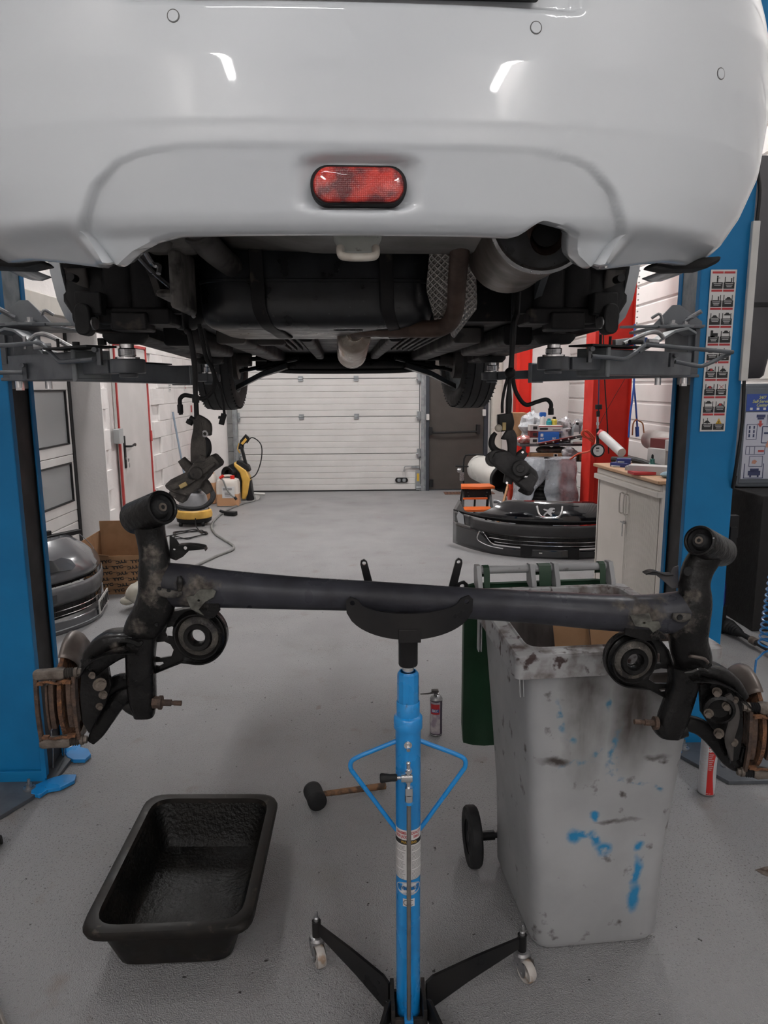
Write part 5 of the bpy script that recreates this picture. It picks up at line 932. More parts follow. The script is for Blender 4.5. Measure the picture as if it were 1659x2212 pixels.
limb('carrier_plate', [(1572, 1500, 1.512, 8, .004), (1585, 1530, 1.510, 12, .004), (1585, 1560, 1.510, 13, .004), (1576, 1595, 1.512, 12, .004), (1578, 1625, 1.514, 7, .004), (1580, 1642, 1.514, 3, .003)], noisy('dull_plate', (.055, .05, .047), (.035, .03, .028), 20, .6), n=10)
SR = [(1420, 1375), (1395, 1362)]+ecirc(1364, 1422, 61, 60, 22, -80, -268)+[(1400, 1486), (1430, 1502), (1455, 1508), (1480, 1508), (1480, 1496), (1455, 1486), (1452, 1440), (1440, 1400)]
spring_seat(1364, 1422, -1, SR, [ecirc(1364, 1422, 15, 13, 20), [(1413, 1412), (1425, 1411), (1427, 1416), (1427, 1432), (1413, 1433), (1411, 1424)], [(1404, 1458), (1412, 1448), (1428, 1444), (1448, 1446), (1446, 1477), (1415, 1476), (1402, 1468)], [(1424, 1489), (1440, 1487), (1438, 1493), (1428, 1494)], ecirc(1319, 1436, 4, 4, 10), ecirc(1334, 1450, 4, 3, 10)])
plate('brake_line_bracket', [(1392, 1236), (1402, 1231), (1420, 1234), (1448, 1240), (1455, 1226), (1466, 1222), (1466, 1270), (1452, 1272), (1432, 1254), (1418, 1243), (1396, 1241)], 1.565, .004, noisy('blue_black_steel', (.03, .032, .045), (.07, .065, .065), 30, .5))
lip([(1392, 1238, 1.56), (1410, 1233, 1.56), (1432, 1240, 1.56), (1450, 1240, 1.56)], .012, steel_b)
mb = MB(); q = SP(1486, 1234, 1.5295); mb.lathe([(0, .0), (.010, -.0005), (.0115, .002)], q, (0, 1, 0), 20, sq=1.0); ob('arm_hole', mb, black_pl, axle)
plate('gusset', [(1361, 1330), (1403, 1325), (1409, 1343), (1424, 1343), (1429, 1356), (1411, 1367), (1401, 1356), (1372, 1353)], 1.508, .004, noisy('muddy_green_grey', (.10, .10, .085), (.04, .037, .033), 40, .7), holes=[ecirc(1392, 1346, 3, 2, 8)])
plate('gusset_web', [(1350, 1352), (1400, 1350), (1430, 1365), (1440, 1380), (1395, 1385), (1350, 1372)], 1.525, .004, steel_b)
limb('weld_pad', [(1452, 1330, 1.511, 6, .006), (1470, 1334, 1.508, 11, .007), (1490, 1332, 1.511, 8, .005)], steel_m, n=12)
mb = MB(); mb.lathe([(0, 0), (.006, -.001), (.007, .001)], SP(1469, 1334, 1.5005), (0, 1, 0), 16); ob('drain_hole', mb, black_pl, axle)
mb = MB(); mb.tube([SP(1487, 1418, 1.53), SP(1495, 1418, 1.515), SP(1508, 1420, 1.512), SP(1522, 1424, 1.515), SP(1528, 1432, 1.53), SP(1510, 1430, 1.53)], .004, 8, 4); ob('hose_clip', mb, shield_m, axle)
mb = MB(); mb.tube([SP(1478, 1453, 1.516), SP(1495, 1450, 1.514), SP(1512, 1444, 1.514), SP(1530, 1452, 1.516)], [.003, .006, .005, .003], 8, 4); ob('weld_bead', mb, mat('wet_weld', (.03, .03, .03), .08, .8), axle)
# ================================================================== HANGING BRAKE CALIPERS
cal_m = noisy('dirty_caliper', (.070, .062, .055), (.035, .031, .029), 26, .75, bump=.5, bscale=80)
def cal(name, label, s, Y, body, mats_, hx):
    t = thing(name, label, 'brake caliper', aY(hx, 1010, Y), 0, 'brake calipers hanging under the car'); g = lambda a, b_, dy=0: aY(a, b_, Y+dy)
    k = Y/FPX
    for nm, st, m_ in body:
        C = [g(a, b_, dy) for a, b_, dy, _, _ in st]; P = smoothpath([tuple(c) for c in C], 4); Wd = smoothpath([(q[3]*k, q[4], 0) for q in st], 4); m = len(P); rings = []
        for i in range(m):
            tt = (P[min(i+1, m-1)]-P[max(i-1, 0)]).normalized(); yv = V((0, 1, 0)); yv = (yv-tt*yv.dot(tt)).normalized(); xv = tt.cross(yv)
            rings.append([P[i]+xv*(Wd[i].x*math.copysign(abs(math.cos(a))**.38, math.cos(a)))+yv*(Wd[i].y*math.copysign(abs(math.sin(a))**.38, math.sin(a))) for a in [2*PI*j/14 for j in range(14)]])
        mb = MB(); mb.loft(rings); ob(nm, mb, m_, t, smooth=40)
    return t, g
tL, g = cal('brake_caliper', 'dirty brake caliper hanging on its cable at the left, above the axle bush', -1, 2.0, [
    ('cable_stay', [(428, 905, 0, 10, .012), (430, 925, 0, 11, .014), (430, 960, 0, 17, .012), (430, 1000, 0, 17, .012)], cal_m),
    ('cable_end', [(424, 906, 0, 12, .012), (436, 912, 0, 12, .012), (446, 920, 0, 11, .012), (448, 940, 0, 9, .010)], cal_m),
    ('mount_lug', [(392, 992, 0, 8, .012), (402, 1004, 0, 10, .014), (416, 1016, 0, 12, .016)], cal_m), ('mount_lug', [(436, 1040, 0, 12, .014), (446, 1052, 0, 11, .014), (454, 1064, 0, 8, .012)], cal_m),
    ('piston_lug', [(428, 990, 0, 12, .016), (440, 998, 0, 15, .02), (448, 1004, 0, 13, .02)], cal_m)], None, 415)
plate('caliper_body', [(355, 1048), (368, 1036), (405, 1018), (418, 1000), (440, 998), (452, 984), (459, 984), (475, 1002), (472, 1010), (452, 1024), (444, 1036), (436, 1044), (432, 1056), (402, 1072), (374, 1064), (358, 1056)], 1.965, .07, cal_m, tL, bevel=.008)
plate('pad_bridge', [(362, 1054), (398, 1066), (408, 1064), (395, 1088), (384, 1084), (370, 1072)], 1.975, .05, cal_m, tL, bevel=.004)
plate('caliper_rib', [(362, 1050), (410, 1028), (440, 1012), (462, 998), (466, 1003), (444, 1022), (412, 1046), (372, 1060)], 1.955, .02, cal_m, tL, bevel=.006)
mb = MB(); mb.cyl(g(424, 1022, -.055), g(424, 1022, -.02), .017, .021, n=24); ob('piston_boss', mb, cal_m, tL, bevel=.002)
mb = MB(); mb.cyl(g(412, 908), g(408, 916), .010, n=14); mb.cyl(g(410, 903), g(428, 912), .008, n=12); ob('fixing_screw', mb, black_pl, tL)
mb = MB(); mb.lathe([(.005, -.002), (.0095, -.002), (.0095, .002), (.005, .002), (.005, -.002)], g(443, 937, -.012), (.2, 1, 0), 18); mb.cyl(g(446, 938), g(455, 939), .004, n=8); ob('washer', mb, zinc, tL)
mb = MB(); mb.lathe([(.0, -.058), (.005, -.058), (.008, -.057), (.011, -.0555)], g(424, 1022, 0), (0, 1, 0), 18); ob('piston_seat', mb, black_pl, tL)
mb = MB(); mb.box(g(396, 1048, -.046), (.022, .008, .012), Matrix.Rotation(R(-28), 3, 'Y')); ob('brass_tag', mb, mat('brass_tag', (.45, .33, .14), .5), tL, smooth=0, bevel=.002)
mb = MB(); mb.tube([aY(396, 690, 2.05)+V((0, 0, .30)), aY(400, 690, 2.05), g(410, 720), g(418, 770), g(421, 800), g(422, 840), g(424, 880), g(425, 906)], [.009, .009, .008, .0075, .007, .0065, .007], 10, 5); mb.lathe([(.010, 0), (.010, .02)], g(423, 870), (0, 0, 1), 12); ob('handbrake_cable', mb, black_pl, tL)
mb = MB(); mb.tube([g(433, 930), g(440, 945), g(448, 955), g(450, 972), g(445, 985), g(440, 995)], [.007, .007, .0095, .0095, .009, .009], 10, 5); ob('caliper_hose', mb, black_rub, tL)
tR, g = cal('brake_caliper', 'black brake caliper hanging on its cable at the right, in front of the heater', 1, 2.0, [
    ('cable_stay', [(1090, 894, 0, 16, .016), (1092, 915, 0, 18, .016), (1094, 930, 0, 13, .012)], black_pt),
    ('cable_arm', [(1092, 934, 0, 17, .012), (1104, 944, 0, 12, .012), (1106, 970, 0, 9, .012), (1104, 985, 0, 10, .012)], noisy('dark_caliper', (.028, .026, .027), (.018, .017, .018), 30, .65, bump=.3)),
    ('mount_lug', [(1116, 995, 0, 12, .012), (1126, 983, 0, 10, .014), (1134, 975, 0, 8, .012)], MATS['dark_caliper']), ('mount_lug', [(1104, 1022, 0, 14, .014), (1098, 1036, 0, 10, .014), (1096, 1044, 0, 9, .014)], MATS['dark_caliper']),
    ('pad_bridge', [(1134, 1050, 0, 18, .024), (1142, 1058, 0, 14, .02), (1148, 1062, 0, 8, .016)], MATS['dark_caliper'])], None, 1105)
dcal = MATS['dark_caliper']
plate('caliper_body', [(1062, 990), (1070, 976), (1098, 974), (1112, 985), (1124, 990), (1142, 1002), (1160, 1018), (1166, 1032), (1152, 1058), (1144, 1066), (1124, 1054), (1112, 1040), (1098, 1030), (1082, 1018), (1066, 1006)], 1.965, .07, dcal, tR, bevel=.008)
plate('pad_bridge', [(1118, 1044), (1146, 1022), (1162, 1034), (1150, 1062), (1140, 1064)], 1.952, .02, dcal, tR, bevel=.004)
mb = MB(); mb.cyl(g(1124, 1012, -.06), g(1124, 1012, -.02), .022, .026, n=24); mb.cyl(g(1124, 1012, -.064), g(1124, 1012, -.06), .012, n=24); ob('piston_boss', mb, dcal, tR, bevel=.002)
mb = MB(); mb.cyl(g(1072, 988, -.03), g(1064, 992, .04), .022, n=20); ob('piston_housing', mb, dcal, tR, bevel=.003)
mb = MB(); mb.lathe([(.0, -.004), (.006, -.004), (.009, -.002), (.0105, 0), (.0105, .004)], g(1077, 925, -.02), (.1, 1, 0), 20); ob('adjuster', mb, noisy('pale_brass', (.42, .38, .32), (.35, .3, .25), 30, .5), tR)
mb = MB(); mb.box(g(1089, 921, -.02), (.010, .006, .022)); ob('brass_tag', mb, mat('brass_tag', (.45, .33, .14), .5), tR, smooth=0, bevel=.001)
mb = MB(); mb.lathe([(.0, -.004), (.005, -.003), (.006, 0)], g(1136, 1030, -.052), (.2, 1, .2), 14, sq=.6); ob('bright_screw', mb, chrome, tR)
for p in ((1129, 977), (1095, 1043)): mb = MB(); mb.cyl(g(p[0], p[1], -.004), g(p[0], p[1], -.018), .0035, n=10); ob('lug_bolt', mb, chrome, tR)
mb = MB(); mb.tube([g(1071, 935), g(1064, 945), g(1062, 960), g(1070, 972), g(1086, 980), g(1100, 990)], [.006, .008, .0095, .0095, .0095, .012], 10, 5); ob('caliper_hose', mb, black_rub, tR)
mb = MB(); mb.tube([aY(1118, 655, 2.05)+V((0, 0, .25)), aY(1118, 655, 2.05), g(1110, 700), g(1106, 760), g(1102, 800), g(1100, 840), g(1099, 870), g(1098, 900)], [.009, .009, .009, .006, .005, .009, .008], 10, 5); mb.sphere(g(1102, 806), .016); mb.tube([g(1098, 812), g(1090, 840), g(1085, 870), g(1085, 892)], .0042, 8, 4); ob('handbrake_cable', mb, black_pl, tR)
# brake hoses hanging beside them (they end in free unions)
t = thing('brake_hose', 'thin black brake hose ending in a bent union, left of the left caliper', 'hose', aY(450, 800, 2.1), 0, 'brake hoses dangling from the car')
mb = MB(); G = lambda a, b_: aY(a, b_, 2.1); mb.tube([G(430, 700), G(445, 770), G(458, 795), G(464, 820), G(458, 845), G(440, 861), G(415, 856), G(398, 854), G(389, 862), G(389, 876)], .0062, 10, 6); ob('hose', mb, black_rub, t)
mb = MB(); mb.cyl(G(389, 874), G(390, 892), .0085, n=12); mb.cyl(G(390, 890), G(391, 896), .006, n=6); ob('union', mb, black_pl, t)
t = thing('sensor_cable', 'thin black wheel sensor cable with its plug dangling beside the left front tyre', 'cable', aY(480, 840, 2.15))
mb = MB(); G = lambda a, b_: aY(a, b_, 2.15); mb.tube([G(440, 710), G(456, 780), G(466, 815), G(476, 840), G(482, 870), G(485, 896)], .0042, 8, 5); ob('cable', mb, black_pl, t)
mb = MB(); mb.cyl(G(484, 894), G(478, 917), .0085, n=12); mb.bar(G(472, 901), G(486, 905), .008, .008); ob('plug', mb, black_pl, t)
t = thing('brake_hose', 'black brake hose curling right of the right caliper, union pointing down over the workbench', 'hose', aY(1150, 870, 2.1), 0, 'brake hoses dangling from the car')
mb = MB(); G = lambda a, b_: aY(a, b_, 2.1); mb.tube([G(1112, 690), G(1106, 780), G(1108, 820), G(1116, 850), G(1135, 874), G(1160, 868), G(1180, 863), G(1190, 872), G(1190, 884)], .0062, 10, 6); ob('hose', mb, black_rub, t)
mb = MB(); mb.cyl(G(1190, 882), G(1190, 896), .0085, n=12); ob('union', mb, black_pl, t)
# ================================================================== WHEELED BIN
bin_m = noisy('bin_grey_plastic', (.36, .365, .37), (.31, .315, .32), 4, .55, bump=.05, bscale=60, c3=(.08, .072, .066), s3=20, lo3=.64, hi3=.74)
b = bin_m.node_tree.nodes['Principled BSDF']; prev = b.inputs['Base Color'].links[0].from_socket; m = bin_m
tc = nd(m, 'ShaderNodeTexCoord')
wn = nd(m, 'ShaderNodeTexNoise'); wn.inputs['Scale'].default_value = 26; wn.inputs['Detail'].default_value = 4; lk(m, tc.outputs['Object'], wn.inputs['Vector'])
ws = nd(m, 'ShaderNodeVectorMath', operation='MULTIPLY_ADD'); ws.inputs[1].default_value = (.035, .035, .035); lk(m, wn.outputs['Color'], ws.inputs[0]); lk(m, tc.outputs['Object'], ws.inputs[2])
def blobs(lst, col, prev, soft=.35, gate=None):
    acc = None
    for px, py, rx, rz, ang in lst:
        c = aY(px, py, 1.76); mp = nd(m, 'ShaderNodeMapping'); mp.vector_type = 'TEXTURE'; mp.inputs['Location'].default_value = (c.x+.0175, c.y+.017, c.z+.0175); mp.inputs['Rotation'].default_value = (0, R(ang), 0); mp.inputs['Scale'].default_value = (rx, .3, rz); lk(m, ws.outputs[0], mp.inputs[0])
        ln = nd(m, 'ShaderNodeVectorMath', operation='LENGTH'); lk(m, mp.outputs[0], ln.inputs[0]); r_ = nd(m, 'ShaderNodeMapRange'); r_.inputs['From Min'].default_value = 1.0+soft; r_.inputs['From Max'].default_value = 1.0-soft; lk(m, ln.outputs['Value'], r_.inputs['Value'])
        if acc is None: acc = r_.outputs[0]
        else: mxn = nd(m, 'ShaderNodeMath', operation='MAXIMUM'); lk(m, acc, mxn.inputs[0]); lk(m, r_.outputs[0], mxn.inputs[1]); acc = mxn.outputs[0]
    g_ = nd(m, 'ShaderNodeTexNoise'); g_.inputs['Scale'].default_value = gate[0]; g_.inputs['Detail'].default_value = 5; mg = nd(m, 'ShaderNodeMapping'); mg.inputs['Scale'].default_value = gate[3]; lk(m, tc.outputs['Object'], mg.inputs[0]); lk(m, mg.outputs[0], g_.inputs['Vector'])
    gr_ = nd(m, 'ShaderNodeMapRange'); gr_.inputs['From Min'].default_value = gate[1]; gr_.inputs['From Max'].default_value = gate[2]; lk(m, g_.outputs['Fac'], gr_.inputs['Value'])
    mu = nd(m, 'ShaderNodeMath', operation='MULTIPLY'); lk(m, acc, mu.inputs[0]); lk(m, gr_.outputs[0], mu.inputs[1])
    x = nd(m, 'ShaderNodeMix', data_type='RGBA'); x.inputs[7].default_value = tuple(col)+(1,); lk(m, mu.outputs[0], x.inputs[0]); lk(m, prev, x.inputs[6]); return x.outputs[2]
prev = blobs([(1262, 1545, .045, .14, 0), (1370, 1540, .05, .13, 0), (1262, 1480, .05, .06, 0), (1430, 1470, .06, .05, 0), (1200, 1640, .04, .01, 0), (1420, 1640, .03, .008, 4), (1340, 1780, .05, .006, 0)], (.055, .045, .04), prev, .6, (9, .30, .56, (1, 1, .25)))
prev = blobs([(1205, 1545, .008, .05, -8), (1225, 1590, .02, .008, 30), (1240, 1645, .045, .008, -8), (1285, 1625, .03, .008, -40), (1310, 1520, .006, .016, 0), (1325, 1620, .008, .06, 10), (1322, 1660, .014, .035, 5), (1370, 1692, .05, .007, 12), (1425, 1710, .018, .010, 20)], (.06, .19, .30), prev, .5, (34, .46, .60, (1, 1, 1)))
prev = blobs([(1243, 1810, .018, .018, 0), (1262, 1808, .030, .011, 0), (1290, 1822, .014, .026, -22), (1308, 1845, .018, .020, -25), (1288, 1768, .014, .012, 0), (1387, 1840, .015, .014, 0), (1382, 1900, .012, .045, 3), (1378, 1955, .016, .042, 2)], (.015, .20, .40), prev, .45, (24, .30, .42, (1, 1, 1)))
lk(m, prev, b.inputs['Base Color'])
ZT = .93; TF = [V((.371, 1.685, 0)), V((.926, 1.732, 0)), V((.880, 2.345, 0)), V((.345, 2.300, 0))]; BF = [V((.462, 1.772, 0)), V((.84, 1.802, 0)), (V((.815, 2.22, 0))), V((.425, 2.19, 0))]
wbn = thing('wheeled_bin', 'grimy grey wheeled bin with blue paint smears and its green lid hanging open', 'bin', (.64, 2.0, 0))
def qring(Q, z, off=0, r_=.045, n=5):
    c = sum(Q, V((0, 0, 0)))/4; P = []; k = len(Q)
    for i in range(4):
        a, p, b2 = Q[(i-1) % 4], Q[i], Q[(i+1) % 4]; u, v = (a-p).normalized(), (b2-p).normalized(); p = p-(u+v)*off
        A, B = p+u*r_, p+v*r_
        for j in range(n+1): t = j/n; P.append((A*(1-t)+p*t)*(1-t)+(p*(1-t)+B*t)*t+V((0, 0, z)))
    return P
mix = lambda t, o=0: [a*(1-t)+b_*t for a, b_ in zip(BF, TF)]
mb = MB(); out = [(0, .004, -.012, .05), (0, .03, 0, .05), (.08, .30, 0, .05), (.3, .55, 0, .05), (.62, .84, -.004, .05), (.68, .90, -.006, .045)]
rings = [qring(mix(t), z, o, r_) for t, z, o, r_ in out]+[qring(mix(.68), .90, -.012, .045), qring(mix(.6), .80, -.02, .05), qring(mix(0), .04, -.02, .05), qring(mix(0), .035, -.2, .02)]
mb.loft(rings); ob('body', mb, bin_m, wbn, smooth=50)
rim_m = noisy('bin_rim_grimy', (.34, .34, .345), (.10, .075, .066), 13, .6, lo=.50, hi=.66, c3=(.05, .03, .028), s3=30, lo3=.58, hi3=.66)
mb = MB(); mb.loft([qring(mix(.72), .868, 0, .03), qring(TF, .868, 0, .02), qring(TF, .925, 0, .02), qring(TF, .930, -.004, .02), qring(TF, .933, -.036, .05), qring(TF, .937, -.040, .05), qring(TF, .933, -.046, .05), qring(TF, .900, -.052, .05), qring(mix(.68), .868, -.012, .045)], caps=False); ob('rim', mb, rim_m, wbn, smooth=30)
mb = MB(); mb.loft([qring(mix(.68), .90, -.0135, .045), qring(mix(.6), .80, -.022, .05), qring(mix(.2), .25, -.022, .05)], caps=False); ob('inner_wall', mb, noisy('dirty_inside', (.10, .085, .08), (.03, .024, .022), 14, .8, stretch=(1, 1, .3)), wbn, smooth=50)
mb = MB()
for x in (.378, .388): mb.bar((x+.004, 1.70+(x-.378)*.4, .875), (x+.010, 1.712+(x-.378)*.4, .815), .003, .02, up=(0, 1, 0))
for x in (.352, .36): mb.box((x, 2.16, .82), (.004, .03, .11))
ob('rim_rib', mb, bin_m, wbn, smooth=0, bevel=.001)
# rear handle bar with lugs, hinge straps and lid hanging behind
hA, hB = V((.372, 2.330, .985)), V((.832, 2.368, .985)); hd = (hB-hA).normalized()
mb = MB(); mb.cyl(hA, hB, .0135, n=20)
for f in (0, .40, .58, 1): p = hA+(hB-hA)*f; mb.prism([(-.02, .02), (.014, .018), (.020, .0), (.012, -.05), (-.055, -.075), (-.05, -.04)], MX(p-hd*.008, V((-hd.y, hd.x, 0)), (0, 0, 1)), .016)
ob('handle_bar', mb, bin_m, wbn, smooth=30, bevel=.001)
green = noisy('bin_green', (.014, .055, .025), (.010, .040, .018), 6, .5)
lid_n = V((-hd.y, hd.x, 0)); mb = MB(); c0 = hA+(hB-hA)*.5
prof = [(.030, -.052), (.056, -.06), (.066, -.09), (.070, -.30), (.066, -.60), (.045, -.655), (.030, -.66), (.040, -.60), (.044, -.30), (.040, -.09), (.034, -.06), (.022, -.056)]
rg = []
for i in range(13):
    f = i/12; e = abs(2*f-1); sh = -.03*max(0, (e-.8)/.2)**2; p = hA-hd*.040+(hB-hA+hd*.045)*f; rg.append([p+lid_n*(d+sh)+V((0, 0, z*(1-.05*max(0, (e-.8)/.2)))) for d, z in prof])
mb.loft(rg); ob('lid', mb, green, wbn, smooth=40)
for f, w_ in ((.06, .020), (.50, .042), (.94, .020)):
    p = hA+(hB-hA)*f; mb = MB(); P = [(-.028, -.055), (-.024, -.01), (-.016, .012), (0, .018), (.016, .012), (.022, 0), (.024, -.03)]
    rg = [[p+lid_n*d-hd*w_/2*s_+V((0, 0, z)) for s_ in (-1, 1)]+[p+lid_n*d*.88+hd*w_/2*s_+V((0, 0, z*.88)) for s_ in (-1, 1)] for d, z in P]; rg = [[r_[0], r_[1], r_[2]*1, r_[3]] for r_ in rg]; mb.loft([[r_[1], r_[0], r_[2], r_[3]] for r_ in rg]); ob('hinge_strap', mb, green, wbn, smooth=30)
wc = V((.355, 2.175, .100)); wa = V((-.06, 0, 0))
for s_, x in ((-1, .345), (1, .885)):
    c = V((x, 2.17+(.03 if s_ > 0 else 0), .100)); mb = MB(); mb.lathe([(.055, -.016), (.070, -.021), (.094, -.019), (.0995, -.012), (.1, 0), (.0995, .012), (.094, .019), (.070, .021), (.055, .016)], c, (1, .05, 0), 44); wl_ = ob('wheel', mb, black_rub, wbn, smooth=35)
    mb = MB(); mb.lathe([(.0, -.014), (.018, -.014), (.022, -.006), (.050, -.006), (.056, -.013), (.057, .0), (.056, .013), (.050, .006), (.022, .006), (.018, .014), (.0, .014)], c, (1, .05, 0), 32); ob('wheel_hub', mb, black_pl, wl_)
mb = MB(); mb.cyl((.345, 2.17, .1), (.885, 2.20, .1), .010, n=14); mb.cyl((.37, 2.17, .1), (.42, 2.175, .1), .016, n=16); ob('wheel_axle', mb, black_pl, wbn)
# rubbish in the bin
t = thing('cardboard_box', 'flattened brown cardboard sticking up inside the grey bin', 'cardboard', (.72, 2.12, .5))
for pts in ([(.62, 1.98, .30), (.72, 1.90, .32), (.70, 2.16, .86), (.60, 2.20, .86)], [(.70, 1.88, .30), (.80, 1.86, .30), (.80, 2.10, .84), (.70, 2.14, .86)]):
    P = [V(p) for p in pts]; n_ = (P[1]-P[0]).cross(P[3]-P[0]).normalized()*.005; mb = MB(); mb.add([p+n_ for p in P]+[p-n_ for p in P], [(0, 1, 2, 3), (7, 6, 5, 4), (0, 4, 5, 1), (1, 5, 6, 2), (2, 6, 7, 3), (3, 7, 4, 0)]); ob('cardboard_flap', mb, cardboard, t, smooth=0)
t = thing('crumpled_paper', 'crumpled torn brown packing paper at the top of the grey bin', 'paper', (.80, 1.98, .8))
random.seed(5); mb = MB(); mb.grid(9, 6, lambda u, v: V((.745+.13*u+random.uniform(-.006, .006), 1.90+.16*v+random.uniform(-.006, .006), .80+.03*math.sin(u*7+v*5)+random.uniform(-.014, .014)))); ob('sheet', mb, cardboard, t, smooth=0, solid=.0015)
mb = MB(); mb.box((.64, 1.99, .19), (.26, .24, .19)); mb2 = thing('rubbish_bag', 'dark rubbish filling the bottom of the grey bin under the cardboard', 'rubbish', (.65, 1.99, .09)); ob('bag', mb, black_pl, mb2, bevel=.04, smooth=60)
# ================================================================== OIL PAN, MALLET, CANS
t = thing('drain_tray', 'large oily black plastic drain tray on the floor at the left', 'tray', (-.55, 2.0, 0))
oily = noisy('oily_black', (.004, .004, .004), (.008, .007, .006), 9, .42, spec=.25, rvar=.12, bump=.5, bscale=85)
tray_m = noisy('tray_plastic', (.007, .0062, .0058), (.015, .0125, .0105), 14, .5, spec=.25, c3=(.05, .04, .032), s3=40, lo3=.62, hi3=.72)
TQ = [V((-.785, 1.686, 0)), V((-.326, 1.696, 0)), V((-.325, 2.335, 0)), V((-.790, 2.350, 0))]; c = sum(TQ, V((0, 0, 0)))/4
sc = lambda k, ky: [c+V(((q-c).x*k, (q-c).y*ky, 0)) for q in TQ]
mb = MB(); mb.loft([qring(sc(.66, .76), .002, 0, .05), qring(sc(.70, .79), .012, 0, .05), qring(sc(.86, .90), .13, 0, .06), qring(sc(.88, .92), .150, 0, .06)]+[qring(TQ, z, o, .07) for z, o in ((.148, -.012), (.146, 0), (.158, .003), (.170, -.002), (.173, -.010), (.171, -.030))]+[qring(sc(.86, .90), .155, -.001, .06)], caps=True)
ob('tray_shell', MB().add(mb.v, mb.f[:-2]+[mb.f[-2]]), tray_m, t, smooth=45)
mb = MB(); mb.loft([qring(sc(.862, .902), .1555, -.001, .06), qring(sc(.745, .815), .06, 0, .055), qring(sc(.69, .77), .026, 0, .05), qring(sc(.65, .75), .018, 0, .05), qring(sc(.3, .4), .014, 0, .03)], caps=False); n0 = len(mb.v); mb.f.append(tuple(range(n0-24, n0))); mb.m.append(0); ob('tray_inside', mb, oily, t, smooth=45)
mb = MB(); mb.prism([(-.065, .0), (.065, .0), (.058, -.028), (-.058, -.028)], MX((-.55, 1.716, .146), (1, 0, 0), (0, -.12, 1)), -.006); ob('front_tab', mb, tray_m, t, smooth=0, bevel=.002)
t = thing('mallet', 'black rubber mallet with a worn wooden handle on the floor left of the jack', 'mallet', (-.21, 2.54, 0))
hA, hB = V((-.205, 2.535, .040)), V((.062, 2.625, .018)); ax = (hB-hA).normalized(); sx = V((-ax.y, ax.x, 0)).normalized()*.45+V((0, 0, .0)); hx = V((.30, -.95, 0)).normalized()
mb = MB(); mb.lathe([(.0, -.052), (.030, -.052), (.036, -.046), (.037, -.03), (.035, 0), (.037, .03), (.036, .046), (.030, .052), (.0, .052)], (-.213, 2.53, .038), hx, 30); ob('mallet_head', mb, black_rub, t, smooth=50)
mb = MB(); mb.tube([hA, hA+ax*.08, hA+ax*.16, hA+ax*.23, hB], [.010, .0115, .012, .0135, .0135], 14, 4); ob('mallet_handle', mb, noisy('worn_handle', (.22, .11, .05), (.06, .035, .022), 28, .6, lo=.45, hi=.6), t)
t = thing('spray_can', 'aerosol can with red and white label and thin spray tube, standing behind the jack', 'spray can', (.312, 3.086, 0))
c = V((.312, 3.086, 0)); mb = MB(); mb.lathe([(.0, .0), (.0285, .001), (.0300, .005), (.0288, .008)], c, n=32); ob('can_base', mb, zinc, t); mb = MB(); mb.lathe([(.0288, .172), (.0300, .176), (.0285, .180), (.018, .194), (.0125, .197), (.0125, .203), (.006, .204)], c, n=32); ob('can_shoulder', mb, zinc, t)
mb = MB(); mb.lathe([(.0286, .007), (.0286, .173)], c, n=36); ob('can_body', mb, noisy('can_purple', (.035, .025, .05), (.05, .035, .06), 9, .35), t)
def sheet(c, r_, z0, z1, a0, a1, n=14): m_ = MB(); m_.grid(n, 1, lambda u, v: V((c.x+r_*math.sin(R(a0+(a1-a0)*u)), c.y-r_*math.cos(R(a0+(a1-a0)*u)), z0+(z1-z0)*v))); return m_
ob('label_white', sheet(c, .0289, .012, .168, -75, 35), noisy('can_label', (.50, .46, .47), (.30, .25, .30), 40, .4), t, smooth=0); ob('label_red', sheet(c, .0291, .108, .158, -60, 28), red_pr, t, smooth=0); ob('label_blue', sheet(c, .0293, .118, .134, -52, 20), mat('deep_blue', (.02, .08, .30), .4), t, smooth=0)
q = c; tmpf = lambda zc, a: (lambda v: V((q.x+.0296*math.sin(v.x/.029+R(a)), q.y-.0296*math.cos(v.x/.029+R(a)), zc+v.y)))
textf('lettering', 'BKC', .016, tmpf(.126, -16), white_pr, t, .9, .0006)
mb = MB(); mb.tube([c+V((-.075, -.02, .208)), c+V((-.03, -.012, .207)), c+V((.0, 0, .212))], [.0025, .004, .009], 8, 3); mb.rbox(c+V((-.006, -.002, .214)), (.034, .018, .012), .006, axis='y'); mb.cyl(c+V((0, 0, .2)), c+V((0, 0, .214)), .007, n=12); ob('nozzle', mb, mat('nozzle_dark', (.05, .045, .042), .5), t)
t = thing('spray_can', 'tall white aerosol can with a red stripe by the foot of the right post', 'spray can', (1.338, 2.56, 0))
c = V((1.338, 2.56, 0)); mb = MB(); mb.lathe([(.0, .0), (.0305, .001), (.0325, .004), (.0325, .007)], c, n=32); ob('can_base', mb, zinc, t); mb = MB(); mb.lathe([(.0315, .25), (.0325, .254), (.031, .258), (.019, .275), (.013, .278)], c, n=32); ob('can_shoulder', mb, zinc, t)
mb = MB(); mb.lathe([(.0318, .006), (.0318, .252)], c, n=40); ob('can_body', mb, noisy('can_white', (.50, .51, .53), (.45, .46, .48), 9, .3), t)
mb = MB(); mb.grid(14, 20, lambda u, v: (lambda a: V((c.x+.0321*math.sin(a), c.y-.0321*math.cos(a), .008+.225*v)))(R(-28+(58-22*math.sin(min(1, v*1.15)*PI)*.9+28*max(0, v-.6))*u))); red2 = mat('can_red', (.50, .022, .02), .35); ob('red_stripe', mb, red2, t, smooth=0)
q2 = c; g2 = lambda zc, a, r_=.0325: (lambda v: V((q2.x+r_*math.sin(v.x/.032+R(a)), q2.y-r_*math.cos(v.x/.032+R(a)), zc+v.y)))
textf('lettering', 'ISO', .020, g2(.196, -8), white_pr, t, 1.0, .0012); textf('lettering', '600 ml', .007, g2(.014, -16), white_pr, t)
mb = MB()
